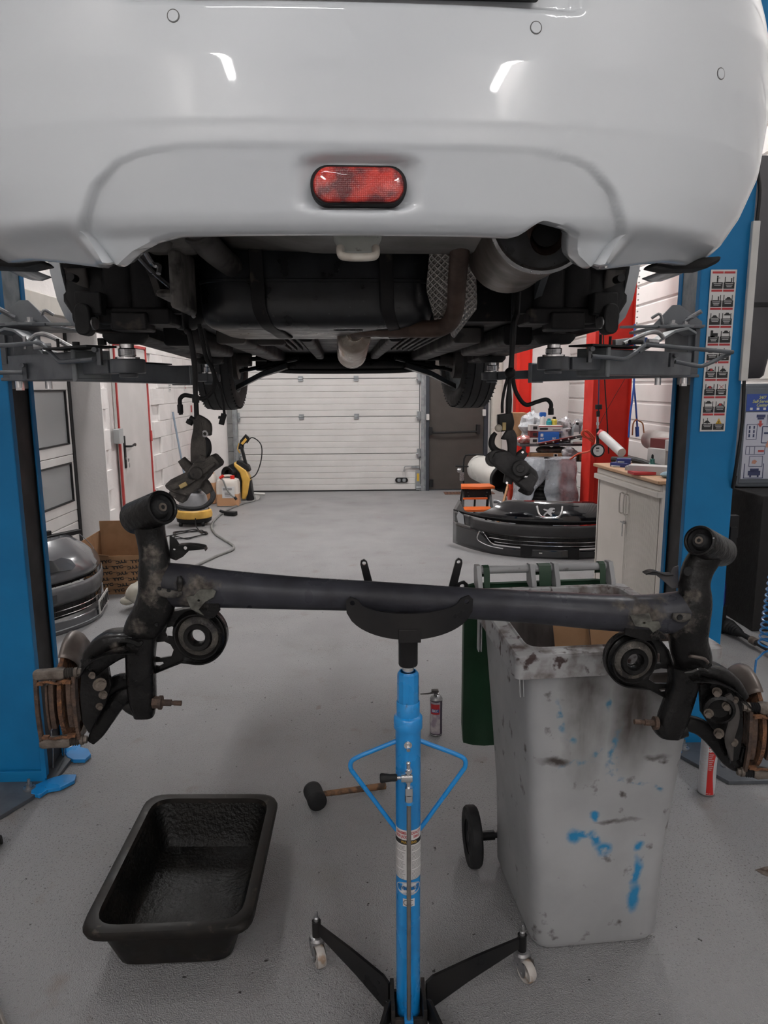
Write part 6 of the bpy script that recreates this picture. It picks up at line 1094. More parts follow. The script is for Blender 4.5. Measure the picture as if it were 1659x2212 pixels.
for k in range(9): s2 = sheet(c, .0324, .178-.008*k, .181-.008*k, -24, 8-(k % 3)*6, 5); mb.add(s2.v, s2.f)
for k in range(14): s2 = sheet(c, .0321, .215-.014*k, .217-.014*k, -72, -40, 4); mb.add(s2.v, s2.f)
o = ob('small_print', mb, mat('pink_print', (.5, .40, .40), .5), t, smooth=0); o['kind'] = 'stuff'
mb = MB(); mb.cyl(c+V((0, 0, .27)), c+V((0, 0, .31)), .015, n=20); ob('cap', mb, red2, t)
t = thing('metal_channel', 'pale worn metal channel lying on the floor at the lower left corner', 'metal bar', (-.98, 1.6, 0))
mb = MB(); mb.bar((-1.25, 1.93, .02), (-.86, 1.48, .02), .004, .04); mb.bar((-1.29, 1.93, .003), (-.90, 1.48, .003), .09, .005); ob('channel', mb, noisy('worn_channel', (.22, .20, .18), (.15, .13, .12), 20, .5, .3), t, smooth=0, bevel=.001)
t = thing('rubber_hose', 'short black rubber end of a hose on the floor at the left edge', 'hose', (-1.36, 2.30, 0))
mb = MB(); mb.cyl((-1.55, 2.16, .024), (-1.315, 2.315, .024), .022, n=22); mb.cyl((-1.315, 2.315, .024), (-1.308, 2.32, .024), .017, n=22); ob('hose', mb, black_rub, t, bevel=.004)
# broken patch of floor at the right
t = thing('floor_hole', 'broken brown hole in the epoxy floor near the right edge', 'hole', (1.42, 2.08, 0)); random.seed(9)
P = [(1.285, 2.10), (1.33, 2.115), (1.42, 2.12), (1.55, 2.13), (1.60, 2.0), (1.52, 1.93), (1.46, 1.96), (1.40, 2.0), (1.345, 2.04), (1.30, 2.075)]
mb = MB(); mb.prism([(x, y) for x, y in P], MX((0, 0, .0005), (1, 0, 0), (0, 1, 0)), .0015); ob('rim_dirt', mb, noisy('broken_concrete', (.16, .13, .11), (.07, .05, .04), 60, .9, bump=.6), t, smooth=0)
mb = MB(); mb.prism([(1.44+(x-1.44)*.86+.012, 2.045+(y-2.045)*.82+.006) for x, y in P], MX((0, 0, .002), (1, 0, 0), (0, 1, 0)), .001); ob('hole_bottom', mb, noisy('rusty_soil', (.09, .045, .025), (.03, .02, .015), 40, .9, bump=.6), t, smooth=0)
# ================================================================== FRONT BUMPERS OF CARS (two, lying about)
def front_bumper(name, label, O, rz, hw, dp, gloss, matte, emblem, H=.53):
    t = thing(name, label, 'car bumper', O, rz)
    def S(u, z, off=0):
        au = abs(u); taper = 1-.10*max(0, (z-.36)/.17); nose = .12*max(0, (z-.37)/.16)**1.5+.35*max(0, z-.50)
        y = dp*au**2.6+off+nose+.03*math.sin(z*9)*.4; return V((u*hw*taper, y, z))
    def band(nm, z0f, z1f, m_, off=0, nu=40, nv=5, u0=-1, u1=1, parent=t, solid=.004, bulge=0):
        mb = MB(); mb.grid(nu, nv, lambda u, v: (lambda uu: S(uu, z0f(uu)+(z1f(uu)-z0f(uu))*v, off-bulge*math.sin(PI*v)))(u0+(u1-u0)*u)); return ob(nm, mb, m_, parent, local=True, smooth=50, solid=solid)
    lipz = lambda u: .0+.02*abs(u)**3; g0 = lambda u: .085+.02*abs(u)**2+.14*sst(.55, .72, abs(u)); g1 = lambda u: .195+.03*u*u; m1 = lambda u: .315+.03*u*u; s1 = lambda u: .345+.02*u*u+.0*abs(u); top = lambda u: H-.13*sst(.45, .75, abs(u))-.04*u*u+.10*sst(.85, 1.0, abs(u))
    band('lower_lip', lipz, g0, gloss, -.012); band('middle_band', g1, m1, matte, -.012, bulge=.018, u0=-.80, u1=.80)
    for s in (-1, 1): band('side_panel', g1, m1, gloss, 0, 8, 5, s*.80, s*1.0)
    band('nose', s1, top, gloss, 0, 50, 12); band('slit_backing', m1, s1, black_pl, .03); gb = band('grille_backing', g0, g1, noisy('grille_dark', (.03, .028, .027), (.008, .008, .008), 14, .6), .05, u0=-.72, u1=.72)
    for k, z in enumerate((.115, .15, .18)):
        mb = MB(); mb.tube([S(-.66+.06*(2-k)+1.32*i/16*(1-.045*(2-k)*2/1.32*0), z+.012*(-.66+1.32*i/16)**2, .004) for i in range(17)], .0035, 6, 0); ob('grille_bar', mb, chrome if k < 2 else black_pl, t, local=True)
    mb = MB()
    for i in range(13): u = -.6+1.2*i/12; mb.bar(S(u, .10, .02), S(u, .195, .02), .004, .004, up=(0, 1, 0))
    for i in range(11): u = -.5+1.0*i/10; mb.bar(S(u, .318, .012), S(u, .350, .012), .004, .004, up=(0, 1, 0))
    o = ob('grille_mesh', mb, black_pl, t, local=True, smooth=0); o['kind'] = 'stuff'
    for s in (-1, 1):
        mb = MB(); P = [S(s*u, z, -.014) for u, z in ((.70, .21), (.72, .12), (.60, .078), (.45, .068))]; mb.tube(P, .006, 8, 4); ob('chrome_trim', mb, chrome, t, local=True)
        mb = MB(); P = [(.86, .20), (.93, .21), (.96, .30), (.94, .36), (.88, .33)]; mb.add([S(s*u, z, -.010) for u, z in P]+[S(s*u, z, .02) for u, z in P], [tuple(range(5)), tuple(range(9, 4, -1))]+[(i, (i+1) % 5, 5+(i+1) % 5, 5+i) for i in range(5)]); ob('fog_lamp', mb, mat('lamp_glass', (.45, .46, .48), .12, .6), t, local=True, smooth=0)
    c = S(0, .42, -.006); c2 = S(0, .50, -.006); up = (c2-c).normalized(); M = MX(c, (1, 0, 0), up)
    if emblem:
        mb = MB(); mb.tube([M @ V(p) for p in ((-.115, .085, .0), (-.105, .02, .003), (-.075, -.03, .004), (0, -.04, .004), (.075, -.03, .004), (.105, .02, .003), (.115, .085, 0))], .010, 8, 4); ob('emblem_frame', mb, chrome, t, local=True)
        lion = [(-.062, -.028), (-.045, -.030), (-.036, -.012), (-.022, -.004), (-.008, -.016), (.006, -.030), (.022, -.028), (.020, -.018), (.012, -.006), (.018, .008), (.034, .006), (.046, .020), (.040, .026), (.032, .020), (.022, .026), (.036, .040), (.044, .036), (.048, .050), (.030, .056), (.010, .056), (-.006, .048), (-.014, .034), (-.030, .038), (-.052, .046), (-.062, .036), (-.050, .026), (-.034, .024), (-.026, .016), (-.040, .004), (-.052, -.012)]
        mb = MB(); mb.prism(lion, M @ Matrix.Translation((0, .01, .004)), .004); ob('lion_emblem', mb, chrome, t, local=True, smooth=0)
        mb = MB(); mb.add([S(u, z, -.028) for u, z in ((-.28, .02), (.30, .0), (.30, .105), (-.28, .115))]+[S(u, z, -.018) for u, z in ((-.28, .02), (.30, .0), (.30, .105), (-.28, .115))], [(0, 1, 2, 3), (7, 6, 5, 4), (0, 4, 5, 1), (1, 5, 6, 2), (2, 6, 7, 3), (3, 7, 4, 0)]); ob('plate_holder', mb, black_pl, t, local=True, smooth=0)
        mb = MB(); p = S(-.08, .055, -.032); mb.box(p, (.03, .002, .010)); ob('clip_label', mb, white_pl, t, local=True, smooth=0)
    else:
        mb = MB(); mb.prism([(-.10, -.03), (-.02, -.035), (-.035, .05), (-.07, .06), (-.115, .03)], M @ Matrix.Translation((.0, .03, .003)), .003); ob('emblem_socket', mb, black_gl, t, local=True, smooth=0)
        mb = MB(); mb.prism([(-.02, -.035), (.06, -.045), (.10, -.02), (.09, .03), (.03, .06), (-.035, .05)], M @ Matrix.Translation((.0, .03, .003)), .002); ob('emblem_field', mb, mat('dark_mirror', (.05, .055, .065), .08, .6, 1), t, local=True, smooth=0)
        mb = MB()
        for i in range(6): mb.box(S(-.3+.1*i, H+.01, .05), (.08, .03, .05), Matrix.Rotation(random.uniform(-.6, .6), 3, 'Z'))
        mb.box(S(0, H-.01, .08), (hw*1.2, .05, .03)); ob('top_bracket', mb, black_pl, t, local=True, smooth=0, bevel=.004)
        mb = MB(); mb.box(S(-.18, .25, -.032), (.055, .006, .055)); ob('tow_cover_hole', mb, black_gl, t, local=True, smooth=0)
        mb = MB(); p = S(.66, .08, -.02); mb.box(p, (.34, .008, .10), Matrix.Rotation(R(40), 3, 'Z')); pl2 = ob('number_plate', mb, white_pl, t, local=True, smooth=0)
        mb = MB(); random.seed(4)
        for i in range(7): mb.box(p+V(((-.135+.045*i)*.766+.004, -.005+(-.135+.045*i)*.643, 0)), (.016+.012*(i % 2), .003, .07), Matrix.Rotation(R(40), 3, 'Z') @ Matrix.Rotation(R(12*(i % 3-1)), 3, 'Y'))
        o = ob('plate_characters', mb, black_pr, t, local=True, smooth=0); o['kind'] = 'stuff'
        mb = MB(); mb.tube([S(-.6+1.2*i/10, .03, -.02) for i in range(11)], .004, 6, 0); ob('lip_edge', mb, galv, t, local=True)
    return t
front_bumper('front_bumper', 'glossy black front bumper with chrome lion emblem, standing on the floor before the tyres', (1.70, 6.46, 0), R(-11), .93, .50, black_gl, noisy('bumper_matte', (.034, .033, .034), (.042, .041, .042), 20, .45), True)
gg = noisy('dark_grey_gloss', (.085, .087, .095), (.075, .077, .084), 4, .22, coat=.8)
front_bumper('front_bumper', 'dark grey front bumper with an empty emblem socket, standing by the side door', (-2.00, 4.60, 0), R(60), .62, .46, gg, noisy('grey_matte', (.10, .10, .105), (.085, .085, .09), 20, .4), False, .60)
# ================================================================== LEFT SIDE OF THE WORKSHOP
# cardboard box with repeated printing
t = thing('cardboard_box', 'open brown cardboard box printed with repeated black letters beside the grey bumper', 'box', (-2.03, 5.70, 0), R(2))
bx = [(-.20, -.24), (.26, -.24), (.26, .20), (-.20, .20)]; Hb = .37
for i, (w0, w1, h) in enumerate((((-.20, -.24), (.26, -.24), Hb-.06), ((.26, -.24), (.26, .20), Hb), ((.26, .20), (-.20, .20), Hb+.14), ((-.20, .20), (-.20, -.24), Hb+.06))):
    a, b_ = V((*w0, 0)), V((*w1, 0)); mb = MB(); mb.bar((a+b_)/2+V((0, 0, h/2))-(b_-a)/2, (a+b_)/2+V((0, 0, h/2))+(b_-a)/2, .005, h); ob('side', mb, cardboard, t, local=True, smooth=0)
mb = MB(); mb.box((.03, -.02, .004), (.46, .44, .006)); ob('bottom', mb, cardboard, t, local=True, smooth=0)
mb = MB(); mb.add([V(p) for p in ((.262, -.24, Hb), (.262, .15, Hb), (.33, .13, Hb-.05), (.33, -.22, Hb-.07))], [(0, 1, 2, 3)]); mb.add([V(p) for p in ((-.20, -.242, Hb-.06), (.0, -.242, Hb-.06), (.02, -.30, Hb-.04), (-.18, -.30, Hb-.02))], [(0, 1, 2, 3)]); ob('flap', mb, cardboard, t, local=True, smooth=0, solid=.004)
k = 0; msh = MB()
for r_ in range(7):
    for c in range(4):
        x, z = -.165+.115*c+(.03 if r_ % 2 else 0), .03+.047*r_
        if x > .24 or z > Hb-.085: continue
        M = MX((x, -.2435, z), (math.cos(R(8)), 0, math.sin(R(8))), (-math.sin(R(8)), 0, math.cos(R(8)))) @ Matrix.Rotation(PI if (r_+c) % 2 else 0, 4, 'Z')
        text('lettering', 'TYC', .032, M, black_pr, t, wid=1.35, bold=.0016, local=True)
        if x < .19: msh.box((x+.058, -.2435, z+.008), (.045, .001, .0022), Matrix.Rotation(R(-8), 3, 'Y'))
o = ob('printed_dashes', msh, black_pr, t, local=True, smooth=0); o['kind'] = 'stuff'
# foam-wrapped lamp
t = thing('wrapped_headlamp', 'headlamp wrapped in white foam lying on the floor before the cardboard box', 'headlamp', (-1.70, 5.06, 0))
random.seed(2); mb = MB(); mb.sphere((-1.62, 5.10, .115), .125, (1.25, 1.1, .82), 20, 12); mb.v = [v+V((noise.noise(v*14)*.02, noise.noise(v*14+V((5, 0, 0)))*.02, noise.noise(v*14+V((0, 5, 0)))*.02)) for v in mb.v]; mb.v = [V((v.x, v.y, max(v.z, .012))) for v in mb.v]; ob('foam_wrap', mb, noisy('foam_white', (.55, .53, .47), (.42, .39, .32), 9, .5), t, smooth=70)
mb = MB(); mb.sphere((-1.76, 5.05, .07), .04, (1.3, 1, .8), 12, 8); ob('foam_end', mb, MATS['foam_white'], t)
# wet-and-dry vacuum cleaner
t = thing('vacuum_cleaner', 'yellow and grey wet vacuum cleaner with a fat black hose coiled on top', 'vacuum cleaner', (-2.05, 8.35, 0))
c = V((-2.05, 8.35, 0)); mb = MB(); mb.lathe([(.0, .03), (.17, .03), (.20, .05), (.205, .09), (.19, .10), (.0, .10)], c, n=30, sq=.9); ob('base', mb, black_pl, t)
mb = MB(); mb.lathe([(.195, .085), (.212, .10), (.215, .14), (.205, .175), (.185, .19)], c, n=30, sq=.9); ob('yellow_skirt', mb, yellow_pl, t)
mb = MB(); mb.lathe([(.17, .185), (.165, .30), (.15, .37), (.10, .40), (.0, .405)], c, n=30, sq=.9, caps=False); ob('canister', mb, noisy('vac_grey', (.28, .28, .29), (.22, .22, .23), 6, .35), t)
mb = MB(); mb.tube([c+V((.10*math.cos(a), -.1, .42+.07*math.sin(a))) for a in (0, .8, 1.57, 2.3, 3.14)], .018, 8, 3); mb.rbox(c+V((0, 0, .44)), (.2, .2, .10), .05); ob('motor_head', mb, noisy('vac_dark', (.04, .04, .042), (.03, .03, .03), 9, .4), t)
mb = MB(); mb.sphere(c+V((.08, -.05, .50)), .07, (1.1, .8, .6), 14, 8); ob('orange_switch', mb, orange_pl, t)
mb = MB(); pts = []
for i in range(46): a = i*.42; pts.append(c+V(((.25+.012*math.sin(i*.7))*math.cos(a)+.02, (.10+.01*math.sin(i))*math.sin(a)-.16, .36+.13*math.sin(a)+.008*math.sin(i*1.3))))
mb.tube(pts, .021, 9, 3); ob('suction_hose', mb, black_rub, t)
for x, y in ((-.13, -.12), (.13, -.12)): mb = MB(); mb.cyl(c+V((x-.015, y, .03)), c+V((x+.015, y, .03)), .03, n=16); ob('castor', mb, black_pl, t)
t = thing('power_cord', 'thin black power cord lying in loose loops in front of the vacuum cleaner', 'cord', (-2.0, 7.8, 0)); pts = [V((-1.98, 8.12, .12)), V((-1.96, 8.06, .03))]
for i in range(26): a = i*.55; pts.append(V((-1.97+(.17+.04*math.sin(i*1.7))*math.cos(a), 7.72+(.20+.06*math.cos(i*1.3))*math.sin(a), .008+.004*(i % 3))))
pts += [V((-2.25, 7.55, .01)), V((-2.3, 7.45, .01))]; mb = MB(); mb.tube(pts, .006, 6, 4); ob('cord', mb, black_pl, t)
t = thing('brush_nozzle', 'small black vacuum nozzle lying on the floor by the yellow canister cleaner', 'nozzle', (-1.75, 8.9, 0)); mb = MB(); mb.rbox((-1.73, 8.93, .03), (.16, .09, .05), .015, Matrix.Rotation(R(-25), 3, 'Z')); mb.cyl((-1.80, 8.97, .035), (-1.88, 9.0, .05), .018, n=12); ob('nozzle', mb, black_pl, t, bevel=.006)
# jerrycan
t = thing('jerrycan', 'translucent jerrycan with amber liquid and white label beside the pressure washer', 'jerrycan', (-1.90, 9.72, 0)); jm = mat('hdpe', (.60, .55, .50), .45); J2 = V((-1.90, 9.72, 0))
mb = MB(); mb.loft([[J2+V((x, y, z)) for x, y in rrect(.30*k, .22*k, .04)] for z, k in ((.0, .9), (.01, 1), (.31, 1), (.36, .92), (.375, .7))]); ob('can_shell', mb, jm, t, smooth=50)
mb = MB(); mb.loft([[J2+V((x, y, z)) for x, y in rrect(.304, .224, .04)] for z in (.012, .17)], caps=False); ob('amber_liquid', mb, mat('amber_fill', (.50, .27, .14), .35), t, smooth=50)
mb = MB(); mb.box(J2+V((.02, -.114, .20)), (.17, .002, .16)); ob('label', mb, white_pr, t, smooth=0)
mb = MB()
for z in (.25, .235, .19, .17, .15): mb.box(J2+V((.01, -.1158, z)), (.12 if z > .2 else .08, .001, .007))
o = ob('label_print', mb, black_pr, t, smooth=0); o['kind'] = 'stuff'
mb = MB(); mb.tube([J2+V((-.08, 0, .365)), J2+V((-.05, 0, .41)), J2+V((.05, 0, .41)), J2+V((.08, 0, .365))], .015, 8); ob('carry_handle', mb, jm, t)
mb = MB(); mb.cyl(J2+V((.07, -.04, .37)), J2+V((.07, -.04, .42)), .03, n=16); ob('cap', mb, red_pt, t)
t = thing('hose_end', 'short grey hose with a black and red coupling leaning over the amber jerrycan', 'hose', (-1.80, 9.55, 0)); mb = MB(); mb.tube([(-1.97, 9.58, .40), (-1.93, 9.56, .36), (-1.89, 9.56, .25), (-1.83, 9.55, .17), (-1.78, 9.55, .13)], .011, 8); ob('hose', mb, noisy('hose_grey', (.20, .20, .19), (.16, .16, .155), 9, .55), t)
mb = MB(); mb.cyl((-1.785, 9.55, .14), (-1.76, 9.54, .11), .018, n=12); ob('coupling', mb, black_pl, t); mb = MB(); mb.cyl((-1.98, 9.58, .395), (-1.93, 9.58, .43), .022, n=12); ob('red_coupling', mb, red_pt, t)
t = thing('jerrycan', 'amber jerrycan half hidden behind the vacuum hose, against the rear wall', 'jerrycan', (-2.22, 9.9, 0)); J3 = V((-2.24, 9.95, 0)); mb = MB(); mb.loft([[J3+V((x, y, z)) for x, y in rrect(.26*k, .22*k, .04)] for z, k in ((.0, .9), (.01, 1), (.36, 1), (.42, .8), (.47, .3))]); ob('can_shell', mb, mat('amber_fill', (.50, .27, .14), .35), t, smooth=50)
mb = MB(); mb.loft([[J3+V((x, y, z)) for x, y in rrect(.263, .223, .04)] for z in (.30, .362)]+[[J3+V((x, y, .42)) for x, y in rrect(.212, .18, .035)]], caps=False); mb.cyl(J3+V((0, 0, .42)), J3+V((0, 0, .78)), .07, .055, n=16); ob('funnel_neck', mb, jm, t, smooth=50)
# pressure washer
t = thing('pressure_washer', 'yellow and black pressure washer with its gun holstered and hose looping aside', 'pressure washer', (-1.76, 10.2, 0)); P0 = V((-1.76, 10.2, 0))
mb = MB(); mb.prism([(.02, .02), (.06, .10), (.10, .30), (.05, .44), (-.06, .52), (-.12, .56), (-.13, .50), (-.05, .40), (-.02, .28), (-.04, .02)], MX(P0+V((0, .09, 0)), (1, 0, 0), (0, 0, 1)), .18); ob('yellow_body', mb, yellow_pl, t, bevel=.02, smooth=50)
mb = MB(); mb.prism([(-.06, .02), (-.22, .06), (-.22, .50), (-.14, .54), (-.05, .44), (-.03, .28)], MX(P0+V((0, .08, 0)), (1, 0, 0), (0, 0, 1)), .16); mb.prism([(.03, .0), (.16, .0), (.12, .10), (.10, .30), (.05, .30)], MX(P0+V((0, .08, 0)), (1, 0, 0), (0, 0, 1)), .16); mb.prism([(-.10, .50), (.04, .42), (.10, .42), (.08, .50), (0, .56), (-.08, .58)], MX(P0+V((0, .08, 0)), (1, 0, 0), (0, 0, 1)), .16); ob('black_housing', mb, black_pl, t, bevel=.012, smooth=50)
mb = MB(); mb.lathe([(.10, -.10), (.11, -.09), (.06, -.08), (.06, .06), (.11, .07), (.10, .08)], P0+V((-.16, -.10, .40)), (.5, 1, 0), 26); ob('hose_reel', mb, black_pl, t)
mb = MB(); mb.bar(P0+V((.06, -.02, .42)), P0+V((-.02, -.02, .78)), .04, .05, up=(0, 1, 0)); mb.prism([(-.06, .74), (-.03, .86), (.05, .95), (.10, .90), (.09, .86), (.02, .80), (.01, .72)], MX(P0+V((0, .0, 0)), (1, 0, 0), (0, 0, 1)), .04); ob('spray_gun', mb, black_pl, t, bevel=.008)
mb = MB(); mb.prism([(-.02, .82), (.05, .90), (.07, .87), (.01, .80)], MX(P0+V((0, -.042, 0)), (1, 0, 0), (0, 0, 1)), .01); mb.tube([P0+V((-.05, -.02, .82)), P0+V((-.07, -.02, .74)), P0+V((-.04, -.02, .68))], .008, 6); ob('trigger', mb, yellow_pl, t)
mb = MB(); mb.tube([P0+V((.06, -.02, .82)), P0+V((.14, -.02, .90)), P0+V((.26, -.02, .80)), P0+V((.26, -.02, .60)), P0+V((.18, -.02, .38)), P0+V((.06, -.06, .30))], .008, 8, 6); ob('pressure_hose', mb, black_rub, t)
mb = MB(); mb.cyl(P0+V((.17, .05, .05)), P0+V((.17, -.05, .05)), .05, n=18); mb.cyl(P0+V((.14, -.04, .10)), P0+V((.30, -.05, .09)), .018, n=12); ob('wheel', mb, white_pl, t)
# garden hose along the floor
t = thing('water_hose', 'long grey water hose snaking over the floor from the pressure washer', 'hose', (-1.6, 8.5, 0)); mb = MB()
mb.tube([(-1.62, 10.16, .08), (-1.60, 10.05, .015), (-1.72, 9.80, .013), (-1.83, 9.35, .013), (-1.86, 8.75, .013), (-1.82, 8.22, .013), (-1.68, 7.74, .013), (-1.50, 7.38, .013), (-1.37, 7.12, .013), (-1.345, 6.92, .013), (-1.44, 6.68, .013), (-1.54, 6.35, .013), (-1.66, 6.0, .013)], .013, 10, 7); ob('hose', mb, noisy('hose_grey', (.20, .20, .19), (.16, .16, .155), 9, .55), t)
# extinguisher, stick, papers
t = thing('fire_extinguisher', 'red fire extinguisher standing against the far end of the left wall', 'fire extinguisher', (-2.42, 10.45, 0)); c = V((-2.42, 10.45, .42)); mb = MB(); mb.lathe([(0, 0), (.07, 0), (.075, .02), (.075, .33), (.06, .385), (.03, .41), (.025, .43)], c, n=26); ob('cylinder', mb, mat('ext_red', (.50, .02, .02), .25, coat=.5), t)
mb = MB(); mb.box(c+V((.02, 0, .45)), (.10, .03, .03)); mb.tube([c+V((.03, 0, .43)), c+V((.10, 0, .36)), c+V((.10, 0, .15))], .01, 8); mb.box(c+V((-.085, 0, .2)), (.02, .06, .3)); ob('valve_and_hose', mb, black_pl, t)
mb = MB(); mb.lathe([(.076, .12), (.076, .25)], c, n=26); ob('label', mb, white_pr, t)
t = thing('broom_stick', 'blue grey broom handle leaning on the left wall behind the hanging caliper', 'broom', (-2.3, 9.3, 0)); mb = MB(); mb.cyl((-2.525, 9.45, 1.29), (-2.30, 9.2, .05), .013, n=12); ob('pole', mb, mat('blue_grey', (.16, .20, .25), .4), t); mb = MB(); mb.rbox((-2.29, 9.18, .035), (.30, .06, .05), .02); ob('broom_head', mb, black_pl, t)
for i, (y, z, h, w_) in enumerate(((9.45, 1.62, .14, .10), (10.25, 1.66, .20, .09), (10.55, 1.30, .10, .07))):
    t = thing('wall_notice', ('small white notice sheet on the left wall, the one nearest the red door', 'red and white notice on the left wall behind the caliper cable, the upper one', 'small red arrow sign low on the left wall above the extinguisher')[i], 'notice', (BX0, y, z)); mb = MB(); mb.box((BX0+.004, y, z), (.003, w_, h)); ob('sheet', mb, white_pr if i < 2 else red_pr, t, smooth=0)
    mb = MB()
    for j in range(4): mb.box((BX0+.0062, y, z+h*.3-j*h*.2), (.001, w_*.7, h*.06))
    o = ob('print', mb, red_pr if i else mat('faint_print', (.16, .16, .16), .6), t, smooth=0); o['kind'] = 'stuff'
# ================================================================== RIGHT SIDE OF THE WORKSHOP
# red steel posts of a second lift
def red_post(name, label, x0, x1, y, d, lean=0):
    t = thing(name, label, 'steel post', ((x0+x1)/2, y, 0)); O = [(0, 0), (.045, 0), (.045, -.012), (x1-x0, -.0), (x1-x0, d), (0, d)]
    mb = MB(); mb.prism([(x0, y), (x0+.05, y), (x0+.055, y+.03), (x1-.02, y+.035), (x1-.015, y), (x1, y), (x1, y+d), (x0, y+d)], MX((0, 0, .02), (1, 0, 0), (0, 1, 0)), 3.6); ob('column', mb, red_pt, t, smooth=0, bevel=.004)
    mb = MB(); mb.box(((x0+x1)/2, y+d/2, .012), (x1-x0+.15, d+.12, .022)); ob('base_plate', mb, red_pt, t, smooth=0)
    for sx in (-1, 1): mb = MB(); bolt(mb, ((x0+x1)/2+sx*((x1-x0)/2+.045), y-.03, .023), (0, 0, 1), .012, .012); ob('anchor_bolt', mb, zinc, t)
    return t
rp = red_post('red_lift_post', 'wide red steel lift post standing left of the cabinet with a gauge hanging before it', 2.29, 2.68, 7.2, .30)
mb = MB()
for k in range(26): mb.cyl((2.69, 7.19, 1.6+.055*k), (2.69, 7.18, 1.6+.055*k), .008, n=6)
o = ob('rivet_row', mb, zinc, rp); o['kind'] = 'stuff'
red_post('red_lift_post', 'narrow dark red steel post at the back beside the cream pipe', 2.14, 2.36, 10.2, .2)
# hoses, gauge and cables on the wide post
t = thing('pressure_gauge', 'round pressure gauge hanging on a black cord in front of the red post', 'gauge', (2.05, 6.4, 1.1)); g = lambda a, b_, Y=6.4: aY(a, b_, Y)
mb = MB(); mb.lathe([(.0, -.016), (.050, -.016), (.058, -.018), (.062, -.01), (.062, .012), (.0, .014)], g(1291, 973), (0, 1, 0), 30, xd=(1, 0, 0)); ob('gauge_case', mb, black_rub, t)
mb = MB(); mb.lathe([(.0, -.019), (.047, -.019)], g(1291, 973), (0, 1, 0), 30, xd=(1, 0, 0)); ob('dial', mb, white_pr, t)
q = g(1291, 971, 6.375); mb = MB(); mb.box(q+V((0, .0, .012)), (.028, .002, .012)); mb.box(q+V((0, 0, -.014)), (.022, .002, .006)); ob('dial_print', mb, black_pr, t, smooth=0)
mb = MB(); mb.cyl(g(1291, 958), g(1291, 926), .014, n=12); mb.cyl(g(1292, 900), g(1292, 888), .016, n=12); mb.cyl(g(1293, 884), g(1293, 874), .030, n=16); ob('gauge_grip', mb, black_rub, t)
mb = MB(); mb.cyl(g(1291, 928), g(1291, 900), .008, n=12); mb.cyl(g(1291, 918), g(1291, 912), .013, n=12); ob('fitting', mb, chrome, t)
mb = MB(); mb.tube([g(1293, 888), g(1294, 800), g(1296, 700), aY(1296, 560, 6.6), V((aY(1296, 560, 6.6).x, 6.6, 4.99))], .006, 6, 3); ob('hanging_cord', mb, mat('navy_cord', (.04, .03, .09), .5), t)
t = thing('black_cable', 'straight black cable hanging in front of the wide red post', 'cable', g(1310, 900)); mb = MB(); mb.tube([aY(1303, 700, 6.9), aY(1306, 815, 6.9), aY(1311, 900, 6.9), aY(1315, 980, 6.9)], .006, 6, 4); ob('cable', mb, black_pl, t)
t = thing('thin_wire', 'thin dark wire running diagonally across the wide red post', 'wire', g(1320, 870)); mb = MB(); mb.tube([aY(1352, 815, 7.15), aY(1320, 870, 7.15), aY(1292, 925, 7.1), aY(1284, 990, 6.9)], .0025, 5, 3); ob('wire', mb, black_pl, t)
t = thing('air_hose', 'coral red air hose looped over the bench left of the wide red post', 'hose', g(1265, 930)); G = lambda a, b_, Y=7.1: aY(a, b_, Y); mb = MB()
mb.tube([G(1282, 948), G(1265, 945), G(1256, 938), G(1262, 930), G(1275, 940), G(1282, 955), G(1274, 950), G(1260, 936), G(1268, 930), G(1284, 945)], .009, 8, 5); mb.tube([G(1290, 940, 7.0), G(1284, 965, 6.9), G(1270, 976, 7.0), G(1250, 980, 7.2), G(1232, 992, 7.3)], .010, 8, 5); ob('hose', mb, noisy('coral_red', (.55, .07, .03), (.45, .055, .025), 9, .4), t)
t = thing('blue_air_hose', 'blue air line hanging down the right edge of the wide red post', 'hose', G(1372, 880)); mb = MB(); mb.tube([aY(1371, 700, 7.05), aY(1370, 815, 7.05), aY(1366, 860, 7.05), aY(1361, 900, 7.05), aY(1358, 945, 7.05)], .010, 8, 4); ob('hose', mb, mat('air_blue', (.03, .10, .42), .4), t)
mb = MB(); mb.tube([aY(1369, 830, 7.3), aY(1373, 870, 7.3), aY(1377, 930, 7.3)], .010, 8, 3); mb.cyl(aY(1376, 922, 7.3), aY(1377, 943, 7.3), .02, n=10); ob('second_hose', mb, mat('air_blue', (.03, .10, .42), .4), t)
mb = MB(); mb.tube([aY(1376, 905, 7.25), aY(1368, 915, 7.25), aY(1366, 940, 7.25)], .008, 8, 4); mb.tube([aY(1378, 908, 7.25), aY(1388, 915, 7.25), aY(1391, 935, 7.25)], .007, 8, 4); ob('copper_loop', mb, mat('copper', (.45, .20, .10), .3, .8), t)
# ---- cabinet with tambour doors
C0, C1 = V((1.82, 5.50, 0)), V((1.89, 4.45, 0)); cu = (C1-C0).normalized(); cn = V((-cu.y, cu.x, 0)); cn = cn if cn.x > 0 else -cn; Lc = (C1-C0).length; Dc = .46
cab = thing('cabinet', 'beige low cabinet with ribbed doors and a wooden top beside the blue lift post', 'cabinet', (C0+C1)/2+cn*.2)
cream = noisy('cabinet_beige', (.62, .575, .53), (.58, .54, .495), 3, .5)
def cpt(a, n_, z): return C0+cu*a+cn*n_+V((0, 0, z))
def cbox(mb, a0, a1, n0, n1, z0, z1): P = [cpt(a, n_, z) for a in (a0, a1) for n_ in (n0, n1) for z in (z0, z1)]; mb.add(P, [(0, 1, 3, 2), (4, 6, 7, 5), (0, 4, 5, 1), (2, 3, 7, 6), (0, 2, 6, 4), (1, 5, 7, 3)])
